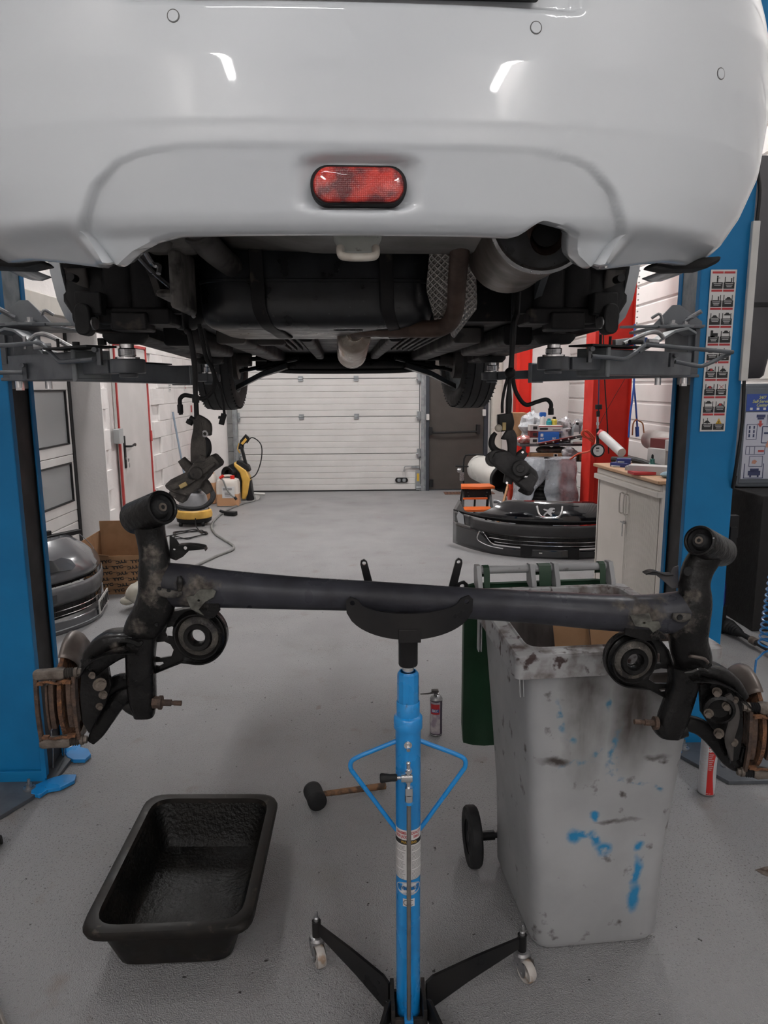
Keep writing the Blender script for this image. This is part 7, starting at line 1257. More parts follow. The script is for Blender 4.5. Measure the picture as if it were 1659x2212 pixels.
mb = MB(); cbox(mb, 0, .02, 0, Dc, 0, .97); cbox(mb, Lc-.02, Lc, 0, Dc, 0, .97); cbox(mb, 0, Lc, Dc-.01, Dc, 0, .97); cbox(mb, 0, Lc, 0, Dc, 0, .07); cbox(mb, 0, Lc, .01, Dc, .93, .97); ob('body', mb, cream, cab, smooth=0, bevel=.003)
mb = MB(); cbox(mb, -.005, Lc+.005, -.035, .01, .885, .925); cbox(mb, .0, Lc, -.012, .0, .925, .965); ob('top_rail', mb, cream, cab, smooth=0, bevel=.008)
mb = MB(); cbox(mb, -.02, Lc+.02, -.04, Dc+.01, .975, 1.0); ob('wooden_top', mb, noisy('beech_top', (.52, .32, .19), (.46, .27, .15), 12, .45, stretch=(1, .15, 1)), cab, smooth=0, bevel=.006)
mb = MB(); cbox(mb, .03, Lc/2-.006, .004, .016, .08, .885); ob('left_door', mb, cream, cab, smooth=0)
mb = MB(); n_ = 34; a0, a1 = Lc/2+.006, Lc-.03
for i in range(n_): x = a0+(a1-a0)*i/n_; cbox(mb, x+.0015, x+(a1-a0)/n_-.0015, 0.0, .014, .08, .885)
o = ob('ribbed_door', mb, cream, cab, smooth=0, bevel=.001); o['kind'] = 'stuff'
for i, a in enumerate((Lc/2-.04, Lc/2+.03)): mb = MB(); mb.tube([cpt(a, .0, .83), cpt(a, -.03, .835), cpt(a, -.03, .70), cpt(a, 0, .695)], .006, 8, 2); ob('door_handle', mb, cream, cab)
mb = MB(); mb.cyl(cpt(Lc/2+.01, 0, .63), cpt(Lc/2+.01, -.02, .63), .012, n=12); mb.bar(cpt(Lc/2-.03, -.022, .63), cpt(Lc/2+.03, -.022, .63), .004, .008); mb.bar(cpt(Lc/2+.012, -.024, .62), cpt(Lc/2+.012, -.024, .53), .003, .012, up=(0, 1, 0)); ob('lock_and_key', mb, zinc, cab)
mb = MB()
for a in (.05, Lc-.05): mb.cyl(cpt(a, .05, 0), cpt(a, .05, .02), .02, n=10)
# things on the cabinet: (name,label,cat, a, n, size(along,across,h), material, extra)
def carton(name, label, cat, a, n_, sz, m_, rot=0, z=1.0, print_=None, grp=None):
    c = cpt(a, n_, z+sz[2]/2); t = thing(name, label, cat, c-V((0, 0, sz[2]/2)), 0, grp); ang = math.atan2(cu.y, cu.x)+R(rot); rot_ = Matrix.Rotation(ang, 3, 'Z')
    mb = MB(); mb.box(c, sz, rot_); ob('carton', mb, m_, t, smooth=0, bevel=.002)
    if print_: mb = MB(); mb.box(c+rot_ @ V((0, 0, -sz[2]*.28)), (sz[0]*1.004, sz[1]*1.004, sz[2]*.30)); ob('printed_band', mb, print_, t, smooth=0)
    return t
wht = noisy('carton_white', (.56, .54, .53), (.50, .48, .47), 9, .5)
carton('carton', 'long white carton with a red band lying at the front of the cabinet top', 'carton', .74, .10, (.34, .12, .06), wht, 50, print_=red_pr)
carton('carton', 'small navy and white carton at the far front edge of the cabinet', 'carton', .26, .06, (.13, .07, .03), mat('navy_print', (.03, .04, .18), .5), 40, print_=wht)
carton('carton', 'small navy carton stacked on the other small carton on the cabinet', 'carton', .25, .09, (.10, .06, .03), MATS['navy_print'], 60, z=1.03, print_=wht)
carton('carton', 'thin white carton with a yellow end beside the green bottle', 'carton', .47, .10, (.15, .06, .028), wht, 42)
carton('carton', 'little grey carton in front of the thin white one on the cabinet', 'carton', .50, .05, (.10, .05, .03), mat('silver_print', (.35, .36, .38), .4), 44)
carton('carton', 'white cube carton with thin red line at the back of the cabinet', 'carton', .34, .36, (.17, .17, .14), wht, 20)
carton('carton', 'dark red and black small carton on top of the white cube one', 'carton', .30, .36, (.15, .10, .07), mat('dark_red_print', (.14, .02, .02), .5), 20, z=1.14)
carton('carton', 'brown carton behind the white plastic jug on the cabinet', 'carton', .52, .40, (.12, .12, .12), cardboard, 5)
carton('tissue_box', 'tilted white tissue carton with a dark opening beside the blue tool tray', 'tissue box', .50, .40, (.20, .10, .08), wht, 30, z=1.13)
t = thing('glove', 'pale blue disposable glove lying on the near end of the cabinet top', 'glove', cpt(.93, .10, 1.0)); mb = MB(); mb.sphere(cpt(.93, .12, 1.02), .07, (1.1, .8, .35), 14, 8); ob('glove', mb, noisy('glove_blue', (.20, .30, .36), (.15, .24, .29), 20, .6), t)
t = thing('bottle', 'small dark green bottle with black tip standing on the cabinet', 'bottle', cpt(.56, .16, 1.0)); mb = MB(); mb.lathe([(0, 0), (.032, 0), (.034, .01), (.034, .04), (.018, .06), (.016, .085), (.009, .09)], cpt(.56, .16, 1.0), n=20); ob('bottle_body', mb, mat('bottle_green', (.02, .11, .09), .2, coat=.6), t); mb = MB(); mb.lathe([(.009, .088), (.008, .11), (.003, .12), (0, .12)], cpt(.56, .16, 1.0), n=14); ob('tip', mb, black_pl, t)
t = thing('jug', 'white plastic jug with a moulded handle at the back of the cabinet', 'jug', cpt(.66, .36, 1.0)); c = cpt(.66, .36, 1.0); mb = MB(); mb.loft([[c+V((x, y, z)) for x, y in rrect(.12*k, .09*k, .025)] for z, k in ((0, .9), (.01, 1), (.17, 1), (.21, .8), (.235, .5))]); mb.tube([c+V((-.04, 0, .20)), c+V((-.035, 0, .25)), c+V((.03, 0, .255)), c+V((.05, 0, .20))], .014, 8); ob('jug_body', mb, noisy('jug_white', (.52, .51, .50), (.46, .45, .44), 5, .4), t, smooth=60); mb = MB(); mb.cyl(c+V((.03, -.02, .23)), c+V((.03, -.02, .26)), .022, n=14); ob('jug_cap', mb, black_pl, t)
t = thing('bottle', 'grey squeeze bottle with black cap right of the white jug on the cabinet', 'bottle', cpt(.78, .32, 1.0)); c = cpt(.78, .32, 1.0); mb = MB(); mb.loft([[c+V((x, y, z)) for x, y in rrect(.10*k, .07*k, .02)] for z, k in ((0, .9), (.01, 1), (.13, 1), (.16, .5))]); ob('bottle_body', mb, noisy('bottle_grey', (.34, .35, .36), (.3, .31, .32), 5, .35), t, smooth=60); mb = MB(); mb.cyl(c+V((0, 0, .16)), c+V((0, 0, .19)), .022, n=14); ob('bottle_cap', mb, black_pl, t)
t = thing('tool_tray', 'blue plastic tool tray standing tilted at the back of the cabinet', 'tool tray', cpt(.72, .44, 1.0)); mb = MB(); rt = Matrix.Rotation(R(14), 3, 'X'); mb.rbox(cpt(.80, .42, 1.19), (.26, .03, .22), .02, rt, axis='y')
ob('tray_frame', mb, mat('tray_blue', (.02, .09, .30), .4), t, bevel=.004); mb = MB()
for i in range(6): mb.box(cpt(.80, .40, 1.19)+V((-.09+.035*i, -.02, 0)), (.014, .01, .15), rt)
ob('tray_slot', mb, mat('tray_dark', (.012, .04, .16), .4), t, smooth=0)
t = thing('bumper_strip', 'long black plastic strip and dark tray lying across the cabinet', 'trim strip', cpt(.4, .2, 1.0)); mb = MB(); mb.tube([cpt(.02, .10, 1.03), cpt(.22, .20, 1.04), cpt(.45, .24, 1.02), cpt(.75, .26, 1.015), cpt(.98, .22, 1.02)], .024, 10, 4); ob('strip', mb, black_pl, t); mb = MB(); mb.rbox(cpt(.64, .22, 1.012), (.34, .20, .02), .03); ob('dark_tray', mb, black_pl, t, bevel=.003)
t = thing('paper_sheet', 'white printed sheets lying behind the green bottle on the cabinet', 'paper', cpt(.6, .3, 1.0)); mb = MB(); mb.box(cpt(.62, .30, 1.028), (.21, .26, .006), Matrix.Rotation(R(20), 3, 'Z')); ob('sheet', mb, white_pr, t, smooth=0)
t = thing('white_tube', 'white cardboard tube leaning against the wide red post behind the cabinet', 'tube', (2.3, 6.6, 0)); mb = MB(); mb.cyl(aY(1302, 940, 5.78), aY(1343, 978, 5.46), .036, n=18); ob('tube_body', mb, wht, t); mb = MB(); mb.cyl(aY(1302, 940, 5.78), aY(1297, 931, 5.83), .036, .016, n=18); mb.bar(aY(1297, 931, 5.83), aY(1291, 939, 5.80), .016, .016); ob('tube_nozzle', mb, red_pr, t)
# ---- workbench at the back with boxes, bottles and bags
wbk = thing('workbench', 'cluttered dark workbench against the cladding behind the tyre stack', 'workbench', (2.35, 8.35, 0)); mb = MB(); mb.box((2.32, 8.35, .935), (1.15, .62, .03)); ob('bench_top', mb, noisy('bench_grey', (.10, .10, .11), (.06, .06, .065), 9, .5), wbk, smooth=0, bevel=.004)
mb = MB(); mb.box((2.32, 8.4, .74), (1.1, .5, .02)); ob('lower_shelf', mb, noisy('bench_grey', (.10, .10, .11), (.06, .06, .065), 9, .5), wbk, smooth=0)
for x in (1.80, 2.85):
    for y in (8.08, 8.62): mb = MB(); mb.box((x, y, .46), (.04, .04, .92)); ob('leg', mb, dark_grey, wbk, smooth=0)
def bxx(name, label, cat, c, s, m_, rz=0, bands=(), grp=None):
    t = thing(name, label, cat, V(c)-V((0, 0, s[2]/2)), 0, grp); r_ = Matrix.Rotation(R(rz), 3, 'Z'); mb = MB(); mb.box(c, s, r_); ob('carton', mb, m_, t, smooth=0, bevel=.003)
    for fx, fz, w_, h, m2 in bands: mb = MB(); mb.box(V(c)+r_ @ V((fx*s[0], -s[1]/2-.001, fz*s[2])), (w_*s[0], .002, h*s[2]), r_); ob('print', mb, m2, t, smooth=0)
    return t
blu = mat('carton_blue', (.015, .12, .45), .4)
t = bxx('carton', 'bright blue carton in the middle of the workbench', 'carton', (2.07, 8.12, 1.015), (.25, .16, .13), blu, -4, ((-.28, .25, .12, .26, white_pr),)); text('lettering', 'SKF', .028, XZ((1.995, 8.036, 1.005)), white_pr, t, bold=.001); text('lettering', 'SKF', .028, XZ((2.13, 8.032, 1.01)), white_pr, t, bold=.001)
bxx('carton', 'long white carton with a dark red edge lying on the blue carton', 'carton', (2.08, 8.12, 1.118), (.30, .15, .072), wht, -3, ((0, .42, 1.0, .12, red_pr), (0, -.45, 1.0, .1, MATS['navy_print']), (-.2, .0, .30, .30, black_pr), (.28, -.15, .3, .12, black_pr)))
for i, (z, lb) in enumerate(((.985, 'lowest of the three small white cartons left of the blue one'), (1.058, 'dark red middle one of three small cartons beside the blue carton'), (1.13, 'small white carton topmost of three beside the long white one'))): bxx('carton', lb, 'carton', (1.905, 8.10, z), (.095, .12, .068), wht if i != 1 else mat('dark_red_print', (.14, .02, .02), .5), 0, ((.1, 0, .5, .5, black_pr),))
bxx('cardboard_box', 'tall brown cardboard box at the left end of the workbench behind the caliper', 'box', (1.80, 8.42, 1.12), (.16, .18, .34), cardboard, 0)
bxx('cardboard_box', 'flat brown cardboard box with white label on the bench shelf', 'box', (2.12, 8.12, .79), (.48, .16, .10), cardboard, 0, ((.08, 0, .10, .9, white_pr), (.08, .25, .06, .3, red_pr)))
bxx('cardboard_box', 'flat brown box at the right end of the bench shelf beside the red post', 'box', (2.60, 8.2, .79), (.30, .2, .08), cardboard, 0)
for i, (x, y, z, m_, lab, cap) in enumerate(((2.03, 8.18, 1.155, mat('can_blue', (.02, .16, .45), .4), 'blue topped spray bottle on the long white carton', blu), (2.10, 8.16, 1.155, mat('teal', (.02, .25, .28), .4), 'short teal bottle between blue and yellow ones on the white carton', mat('teal', (.02, .25, .28), .4)), (2.16, 8.16, 1.155, mat('yellow_lbl', (.50, .42, .06), .4), 'yellow labelled small bottle on the long white carton', black_pl))):
    t = thing('bottle', lab, 'bottle', (x, y, z)); h = (.12, .06, .08)[i]; mb = MB(); mb.lathe([(0, 0), (.03, 0), (.032, .01), (.032, h*.7), (.02, h*.85)], (x, y, z), n=18); ob('bottle_body', mb, white_pl if i == 0 else m_, t); mb = MB(); mb.rbox((x, y, z+h), (.07 if i == 0 else .03, .04, .05 if i == 0 else .03), .012, axis='y'); ob('bottle_cap', mb, cap, t)
def bag(name, label, c, r_, sc, m_, seed):
    t = thing(name, label, 'plastic bag', (c[0], c[1], c[2]-r_*sc[2])); mb = MB(); mb.sphere(c, r_, sc, 26, 18); s_ = V((seed, seed*2, 0)); mb.v = [v+(v-V(c)).normalized()*r_*(.38*noise.noise((v+s_)*12)+.18*noise.noise((v+s_)*30)) for v in mb.v]; mb.v = [V((v.x, v.y, max(v.z, c[2]-r_*sc[2]*.9))) for v in mb.v]; ob('bag', mb, m_, t, smooth=30); return t
film = noisy('milky_film', (.50, .52, .54), (.36, .37, .39), 14, .22, coat=.6, bump=.6, bscale=26)
film2 = noisy('clear_film', (.34, .33, .34), (.20, .19, .20), 16, .15, coat=.9, bump=.8, bscale=34)
bag('plastic_bag', 'big milky plastic bag at the left of the workbench', (1.93, 8.36, 1.13), .17, (.85, .7, 1.1), film, 1); bag('plastic_bag', 'small red and white plastic bag on the bench edge beside the cartons', (1.80, 8.08, .99), .07, (1.2, .8, .7), noisy('red_white_film', (.45, .30, .28), (.35, .06, .05), 30, .25, coat=.6), 3)
bag('plastic_bag', 'clear crinkled plastic bag standing right of the blue carton', (2.30, 8.22, 1.08), .14, (.75, .7, 1.15), film2, 5); bag('plastic_bag', 'clear plastic bag over the oil bottles near the red post', (2.52, 8.30, 1.10), .14, (.85, .6, .9), film2, 7); bag('plastic_bag', 'grey plastic sack lying on the shelf under the bench top', (2.16, 8.18, .865), .09, (2.0, .8, .55), noisy('grey_film', (.16, .15, .14), (.09, .085, .08), 12, .3, coat=.5), 9); bag('plastic_bag', 'clear crumpled bag on the flat brown box under the bench', (2.32, 8.05, .84), .08, (1.1, .7, .8), film2, 11)
for i, x in enumerate((2.40, 2.50, 2.60)):
    t = thing('oil_bottle', ('grey oil bottle with black cap, left one of three by the red post', 'middle grey oil bottle with a red label near the red post', 'right grey oil bottle, closest to the red post')[i], 'bottle', (x, 8.12, .95)); mb = MB(); c = V((x, 8.12, .95)); mb.loft([[c+V((a, b_, z)) for a, b_ in rrect(.085*k, .06*k, .018)] for z, k in ((0, .92), (.01, 1), (.15, 1), (.19, .8), (.21, .5))]); ob('bottle_body', mb, noisy('oil_grey', (.22, .23, .24), (.18, .19, .2), 6, .35), t, smooth=60)
    mb = MB(); mb.cyl(c+V((.015, 0, .205)), c+V((.015, 0, .235)), .018, n=12); ob('bottle_cap', mb, black_pl, t); mb = MB(); mb.box(c+V((0, -.031, .08)), (.06, .002, .09)); ob('bottle_label', mb, red_pr if i == 1 else white_pr, t, smooth=0)
t = thing('trim_panel', 'long dark and silver car trim piece lying diagonally on the workbench edge', 'trim strip', (2.25, 8.0, .95)); mb = MB(); mb.tube([(1.93, 7.90, .955), (2.15, 7.93, .985), (2.40, 7.98, 1.03), (2.66, 8.02, 1.06)], .018, 8, 4); ob('dark_strip', mb, black_gl, t); mb = MB(); mb.tube([(1.90, 7.89, .965), (2.15, 7.93, 1.005), (2.40, 7.98, 1.052), (2.66, 8.02, 1.085)], .008, 8, 4); ob('silver_edge', mb, chrome, t)
for i in range(5): mb = MB(); p = V((2.0+.09*i, 7.885+.018*i, .968+.014*i)); mb.cyl(p, p+V((0, -.012, 0)), .008, n=8); ob('clip', mb, white_pl, t)
t = thing('white_tray', 'white plastic tray lying flat on the bench top near the coral hose', 'tray', (2.5, 8.1, .95)); mb = MB(); mb.rbox((2.50, 8.03, .965), (.34, .12, .03), .02); ob('tray', mb, white_pl, t, bevel=.004)
t = thing('wall_sheet', 'spotted white notice sheet on the cladding above the workbench', 'notice', (2.41, 10.9, 1.25)); mb = MB(); mb.box((2.50, 10.99, 1.42), (.17, .008, .34)); ob('sheet', mb, white_pr, t, smooth=0); mb = MB(); random.seed(8)
for k in range(10): mb.box((2.44+.12*random.random(), 10.984, 1.28+.28*random.random()), (.02, .002, .02))
o = ob('print', mb, mat('rust_print', (.40, .15, .10), .6), t, smooth=0); o['kind'] = 'stuff'
# ---- stack of tyres draped with plastic sheeting
for i in range(5):
    lab = ('lowest tyre of the draped stack behind the black bumper', 'second tyre from the floor in the draped stack', 'third tyre from the floor in the draped stack', 'fourth tyre from the floor in the draped stack', 'topmost tyre of the draped stack')[i]; t = thing('tyre', lab, 'tyre', (1.965, 7.72, .165*i), 0, 'tyres stacked under plastic sheeting'); c = V((1.955+.01*(i % 2), 7.74, .0825+.162*i))
    prof = [(.20, -.07), (.24, -.08), (.28, -.078), (.305, -.062)]
    for g_ in (-.5, 0, .5): prof += [(.315, .07*g_-.006), (.306, .07*g_-.004), (.306, .07*g_+.004), (.315, .07*g_+.006)]
    prof += [(.305, .062), (.28, .078), (.24, .08), (.20, .07)]; mb = MB(); mb.lathe(prof, c, n=48); tb = ob('carcass', mb, tyre_m, t, smooth=30); mb = MB()
    for k in range(48): a = 2*PI*k/48; mb.box(c+V((.314*math.cos(a), .314*math.sin(a), .05)), (.006, .016, .022), Matrix.Rotation(a, 3, 'Z')); mb.box(c+V((.314*math.cos(a), .314*math.sin(a), -.05)), (.006, .016, .022), Matrix.Rotation(a, 3, 'Z'))
    o = ob('tread_block', mb, tyre_m, tb, smooth=0, recalc=False); o.matrix_parent_inverse = tb.matrix_parent_inverse.copy(); o.matrix_parent_inverse = WM(tb).inverted(); o['kind'] = 'stuff'
t = thing('plastic_sheet', 'crinkled translucent plastic sheeting draped over the stack of tyres', 'plastic sheet', (1.965, 7.72, 0)); mb = MB()
def drape(u, v):
    a = R(-88+176*u)*1.0; r_ = .335+.03*math.sin(9*a)*(v**.5)+.10*v*v; z = .83-.80*v; z = max(z, .02)
    if v < .12: r_ *= (.25+.75*(v/.12)); z = .835
    p = V((min(1.965+r_*math.sin(a)*1.02, 2.27), 7.72-r_*math.cos(a), z)); return p+V((0, 0, 0))+V((noise.noise(p*7)*.03, noise.noise(p*7+V((3, 0, 0)))*.03, 0))
G1 = lambda u, v: drape(.50+.5*u+.0*v-.12*(1-v)*(1-u), v); mb.grid(46, 36, G1)
mb.grid(20, 30, lambda u, v: drape(.02+.50*u*(1-.80*v)*.98, v*.98))
sheetm = noisy('sheet_film', (.60, .62, .66), (.48, .50, .54), 10, .25, coat=.5, bump=.6, bscale=22); sb = sheetm.node_tree.nodes['Principled BSDF']; sb.inputs['Transmission Weight'].default_value = .45; sb.inputs['IOR'].default_value = 1.05
ob('sheeting', mb, sheetm, t, smooth=40, solid=.0015)
t = thing('red_crate', 'bright red plastic crate on the floor between the heater and the tyres', 'crate', (1.73, 8.12, 0)); mb = MB(); mb.loft([[V((1.73+x*k, 8.12+y*k, z)) for x, y in rrect(.18, .15, .02)] for z, k in ((0, .85), (.48, 1), (.50, 1.04), (.50, .98), (.02, .8))]); ob('crate_shell', mb, mat('crate_red', (.60, .05, .02), .4), t, smooth=40)
mb = MB(); mb.box((1.73, 8.044, .44), (.14, .01, .012)); ob('crate_rib', mb, mat('crate_red', (.60, .05, .02), .4), t, smooth=0)
# ---- gas heater, folding steps, handles
t = thing('space_heater', 'white cylindrical gas heater with a black mouth behind the orange steps', 'heater', (1.50, 8.7, 0)); a = V((1.42, 9.0, .58)); b_ = V((1.64, 8.42, .50)); ax = (b_-a).normalized(); L = (b_-a).length; mb = MB(); mb.lathe([(0, -.01), (.12, -.01), (.165, .02), (.165, L-.08), (.155, L-.06)], a, ax, 30); ob('housing', mb, noisy('heater_white', (.52, .51, .48), (.46, .45, .42), 5, .35), t, smooth=40)
mb = MB(); mb.lathe([(.15, L-.10), (.158, L-.02), (.158, L), (.145, L), (.14, L-.15), (0, L-.18)], a, ax, 30); ob('mouth', mb, black_pl, t)
mb = MB(); mb.tube([a+V((-.19, -.1, -.28)), a+V((-.19, -.1, .12)), a+V((-.10, -.12, .17)), a+V((.05, -.12, .17))], .011, 8, 3); mb.tube([a+V((-.30, -.1, .03)), a+V((-.10, -.1, .02))], .010, 8, 0); mb.tube([V((1.36, 8.85, .012)), V((1.38, 8.85, .3)), V((1.45, 8.8, .38))], .013, 8, 3); mb.tube([V((1.70, 8.5, .012)), V((1.68, 8.5, .3)), V((1.62, 8.6, .38))], .013, 8, 3); mb.tube([V((1.36, 8.85, .013)), V((1.70, 8.5, .013))], .013, 8, 0); ob('frame', mb, black_pl, t)
mb = MB(); mb.cyl(a+V((-.27, -.14, -.02)), a+V((-.23, -.16, -.02)), .03, n=14); mb.box(a+V((-.22, -.14, -.10)), (.05, .05, .10)); ob('valve', mb, zinc, t)
t = thing('folding_steps', 'small folding steps with orange treads and black frame behind the black bumper', 'step stool', (1.28, 8.05, 0)); mb = MB(); mb.prism([(-.19, -.12), (.02, -.16), (.20, -.12), (.18, .12), (-.16, .12)], MX((1.27, 8.15, .44), (1, 0, 0), (0, 1, 0)), .03); ob('upper_tread', mb, orange_pl, t, bevel=.004)
mb = MB(); mb.box((1.22, 7.86, .235), (.36, .20, .028)); ob('lower_tread', mb, orange_pl, t, bevel=.004); mb = MB(); mb.box((1.24, 8.00, .335), (.28, .02, .02)); ob('middle_bar', mb, orange_pl, t, bevel=.002)
mb = MB(); mb.box((1.27, 8.12, .385), (.30, .16, .09))
for sx in (-1, 1): mb.bar((1.27+sx*.15, 8.12, .44), (1.24+sx*.18, 7.74, .01), .03, .025); mb.bar((1.27+sx*.15, 8.16, .44), (1.27+sx*.17, 8.42, .01), .03, .025)
ob('step_frame', mb, black_pl, t, smooth=0, bevel=.003)
for x, y, z in ((1.16, 8.035, .40), (1.38, 8.035, .40), (1.17, 8.035, .36), (1.37, 8.035, .36)): mb = MB(); mb.cyl((x, y, z), (x, y-.006, z), .008, n=8); ob('rivet', mb, chrome, t)
t = thing('wooden_handle', 'bare wooden tool handle leaning against the heater mouth', 'handle', (1.5, 7.9, 0)); mb = MB(); mb.cyl((1.44, 7.72, .05), (1.70, 8.24, .60), .016, n=12); ob('shaft', mb, wood, t)
t = thing('exhaust_hose', 'curved pale metal tube on the floor in front of the heater', 'pipe', (1.6, 8.1, 0)); mb = MB(); mb.tube([(1.50, 8.25, .26), (1.56, 8.22, .25), (1.62, 8.15, .18), (1.66, 8.10, .03)], .022, 10, 5); ob('tube', mb, galv, t)
t = thing('dark_bin', 'black plastic tub standing on the floor under the workbench', 'tub', (2.10, 8.80, 0)); mb = MB(); mb.lathe([(0, .003), (.11, .003), (.12, .02), (.135, .30), (.14, .31), (.125, .31), (.11, .02), (0, .015)], (2.10, 8.80, 0), n=24); ob('tub_shell', mb, black_pl, t)
# ---- right edge: black box, drop box with poster, machine cover, pipe, bottle, shaft, coil
t = thing('foam_block', 'big matt black box standing on the floor right of the blue lift post', 'box', (2.75, 4.75, 0)); mb = MB(); mb.box((2.80, 4.95, .45), (.56, 1.10, .90)); ob('block', mb, noisy('matt_black', (.014, .013, .013), (.020, .018, .018), 20, .85, bump=.2, c3=(.09, .085, .08), s3=130, lo3=.76, hi3=.80), t, smooth=0, bevel=.006)
t = thing('drop_box', 'grey plastic service cabinet with a pictogram poster, standing on the black box', 'cabinet', (2.68, 4.85, .90)); D0 = V((2.655, 4.83, 1.255)); mb = MB(); mb.rbox(D0+V((.02, .06, 0)), (.30, .26, .70), .03, axis='y'); ob('case', mb, noisy('slate_grey', (.12, .135, .155), (.105, .118, .135), 5, .45), t, bevel=.012)
mb = MB(); mb.box(D0+V((.01, -.075, .0)), (.25, .004, .64)); ob('door', mb, MATS['slate_grey'], t, smooth=0, bevel=.004)
pb = MB(); px0, px1 = -.105, .095; pb.box(D0+V(((px0+px1)/2, -.079, .225)), (px1-px0, .002, .115)); pst = ob('poster_header', pb, mat('poster_blue', (.035, .075, .30), .4), t, smooth=0)
pb = MB(); pb.box(D0+V(((px0+px1)/2, -.079, -.065)), (px1-px0, .002, .45)); pp = ob('poster', pb, mat('poster_white', (.50, .51, .58), .4), t, smooth=0)
yl = mat('poster_yellow', (.50, .50, .20), .4)
for s_, z, x in (('24/7', .258, -.0), ('Self-Service', .232, -.004), ('Center', .207, 0)): text('lettering', s_, .029, XZ(D0+V((x, -.0808, z))), yl, pst, wid=.92, bold=.0006, shear=.2)
mb = MB()
for i in range(4): mb.box(D0+V((-.07+.045*i, -.0808, .183)), (.018, .001, .016))
ob('header_icons', mb, white_pr, pst, smooth=0)['kind'] = 'stuff'
dk = mat('poster_navy', (.04, .05, .12), .5); mb = MB(); Z = lambda x, z, w_, h, q=mb: q.box(D0+V((x, -.0812, z)), (w_, .001, h))
def outline(x, z, w_, h, q=mb, th=.003): q.box(D0+V((x, -.0812, z+h/2)), (w_, .001, th)); q.box(D0+V((x, -.0812, z-h/2)), (w_, .001, th)); q.box(D0+V((x-w_/2, -.0812, z)), (th, .001, h)); q.box(D0+V((x+w_/2, -.0812, z)), (th, .001, h))
Z(.0, .135, .06, .02); Z(0, .118, .045, .012); Z(.045, .11, .003, .07); outline(-.055, .03, .07, .10); 
for i in range(6): Z(-.07+.03*(i % 2), .06-.028*(i//2), .010, .020)
outline(.045, .01, .055, .11, th=.006); Z(.045, .02, .03, .012); outline(-.02, -.095, .13, .055); Z(-.06, -.095, .003, .05); Z(-.025, -.095, .003, .05); outline(-.01, -.17, .09, .07); Z(-.015, -.250, .085, .032); Z(-.015, -.228, .06, .018); Z(-.04, -.272, .012, .012); Z(.012, -.272, .012, .012); Z(.045, -.235, .005, .10); Z(-.085, -.235, .005, .10); Z(-.02, -.284, .14, .004)
o = ob('poster_drawing', mb, dk, pp, smooth=0); o['kind'] = 'stuff'
mb = MB(); mb.prism([(-.02, .0), (.0, -.025), (.02, 0), (.008, 0), (.008, .02), (-.008, .02), (-.008, 0)], XZ(D0+V((.0, -.0815, .085))), -.001); mb.box(D0+V((.02, -.0815, -.10)), (.04, .001, .014)); ob('poster_red', mb, mat('poster_red_m', (.45, .08, .07), .5), pp, smooth=0)
mb = MB(); mb.prism([(-.012, -.02), (.012, -.022), (.016, .004), (.004, .01), (.002, .024), (-.006, .024), (-.006, .006), (-.014, .002)], XZ(D0+V((.062, -.0822, -.055))), -.001); mb.prism([(-.02, -.012), (.004, -.016), (.016, .002), (.0, .014), (-.016, .006)], XZ(D0+V((-.018, -.0815, -.172))), -.001); ob('poster_hand', mb, mat('poster_skin', (.50, .25, .18), .5), pp, smooth=0)
t = thing('machine_cover', 'dark grey moulded machine housing standing high behind the right lift post', 'machine', (2.75, 4.95, 1.65))
mb = MB(); mb.loft([[V((2.50+x, 5.05+y, z)) for x, y in rrect(.48*k, .46*k, .06)] for z, k in ((1.64, .86), (1.66, .93), (1.80, 1.0), (2.15, 1.05), (3.00, .98), (3.05, .92))]); ob('housing', mb, noisy('machine_grey', (.050, .048, .052), (.042, .040, .044), 4, .45), t, smooth=40)
mb = MB(); mb.box((2.50, 4.812, 2.12), (.48, .008, .03)); ob('panel_joint', mb, black_pl, t, smooth=0); mb = MB(); mb.box((2.92, 5.1, 2.3), (.37, .10, .12)); ob('wall_bracket', mb, dark_grey, t, smooth=0)
t = thing('white_pipe', 'fat white plastic pipe lying along the right wall beside the service cabinet', 'pipe', (2.95, 6.1, .98)); mb = MB(); mb.cyl((2.98, 5.6, 1.04), (2.98, 7.4, 1.04), .10, n=28); mb.cyl((2.98, 5.55, 1.04), (2.98, 5.62, 1.04), .108, n=28); ob('pipe', mb, white_pl, t)
mb = MB()
for y in (5.7, 7.2): mb.box((2.99, y, .93), (.16, .05, .03)); mb.box((3.065, y, .85), (.02, .05, .2))
ob('pipe_bracket', mb, dark_grey, t, smooth=0)
t = thing('spray_bottle', 'dark blue bottle with a grey label behind the right lift post', 'bottle', (2.28, 4.42, 0)); c = V((2.285, 4.42, .0)); mb = MB(); mb.lathe([(0, .18), (.045, .18), (.048, .20), (.046, .30), (.035, .40), (.030, .42), (.030, .56), (.022, .58)], c, n=24); ob('bottle_body', mb, mat('bottle_blue', (.02, .03, .20), .2, coat=.7), t)
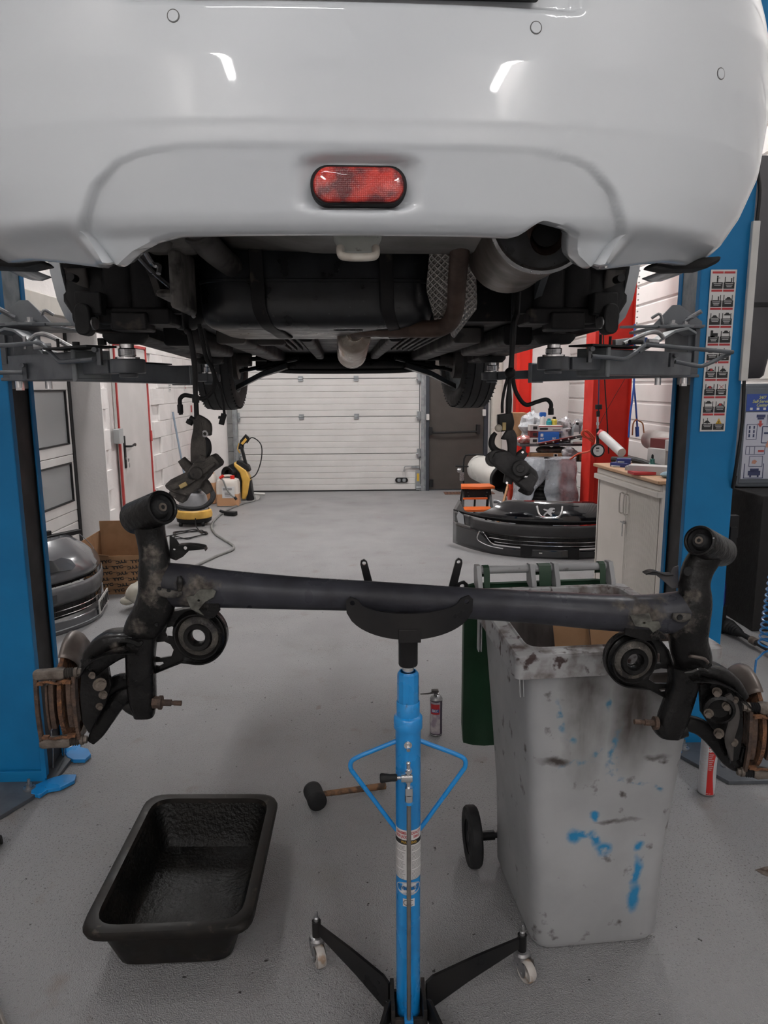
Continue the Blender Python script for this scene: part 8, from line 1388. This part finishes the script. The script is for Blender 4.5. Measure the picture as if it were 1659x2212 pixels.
mb = MB(); mb.lathe([(.0315, .43), (.0315, .55)], c, n=24); ob('bottle_label', mb, noisy('label_grey', (.40, .38, .36), (.3, .28, .27), 20, .5), t); mb = MB(); mb.lathe([(.024, .575), (.012, .64), (.008, .66), (0, .66)], c, n=18); ob('spout', mb, white_pl, t); mb = MB(); mb.cyl(c, c+V((0, 0, .18)), .06, n=20); ob('base_tin', mb, black_pl, t)
t = thing('drive_shaft', 'greasy drive shaft with ribbed rubber boot lying on the floor by the black box', 'drive shaft', (2.43, 4.3, 0)); a = V((2.34, 4.40, .05)); b_ = V((2.40, 3.75, .045)); ax = (b_-a).normalized(); prof = [(.0, -.02), (.045, -.02), (.048, .03), (.048, .05)]
for i in range(5): r_ = .046-.004*i; prof += [(r_, .055+.022*i), (r_-.007, .065+.022*i)]
prof += [(.022, .17), (.016, .18), (.016, .60), (0, .60)]; mb = MB(); mb.lathe(prof, a, ax, 24); ob('shaft_boot', mb, black_rub, t, smooth=40); mb = MB(); mb.lathe([(.017, .27), (.024, .275), (.024, .32), (.017, .325)], a, ax, 20); ob('shaft_sleeve', mb, cast_g, t); mb = MB(); mb.lathe([(.0, -.045), (.03, -.045), (.046, -.02), (.046, -.01)], a, ax, 20); ob('joint_cup', mb, mat('teal_dark', (.02, .05, .045), .4), t)
t = thing('coiled_air_hose', 'bright blue spiral air hose hanging at the right edge behind the brake shield', 'hose', (1.90, 3.2, 0)); mb = MB(); n_ = 15; pts = []
for i in range(n_*14): a = 2*PI*i/14; k = i/(n_*14); pts.append(V((1.93+(.030+.012*k)*math.cos(a)+.0*k-.012*k, 3.2+(.030+.012*k)*math.sin(a), .80-.44*k)))
pts = [V((1.96, 3.2, 4.99)), V((1.96, 3.2, 1.4)), V((1.95, 3.2, 1.1))]+pts+[V((1.90, 3.2, .33)), V((1.855, 3.18, .30)), V((1.84, 3.16, .20)), V((1.85, 3.12, .08)), V((1.90, 3.05, .01)), V((2.1, 3.0, .008))]; mb.tube(pts, .0055, 8, 0); ob('coil', mb, mat('coil_blue', (.02, .17, .42), .25, coat=.6), t)
t = thing('hanging_hook', 'small black hook bracket on the right lift post by the machine foot', 'hook', (1.575, 3.06, .9)); mb = MB(); mb.box((1.60, 3.06, .98), (.09, .03, .10)); mb.box((1.62, 3.05, .93), (.03, .03, .10)); ob('hook', mb, black_pl, t, smooth=0, bevel=.002)
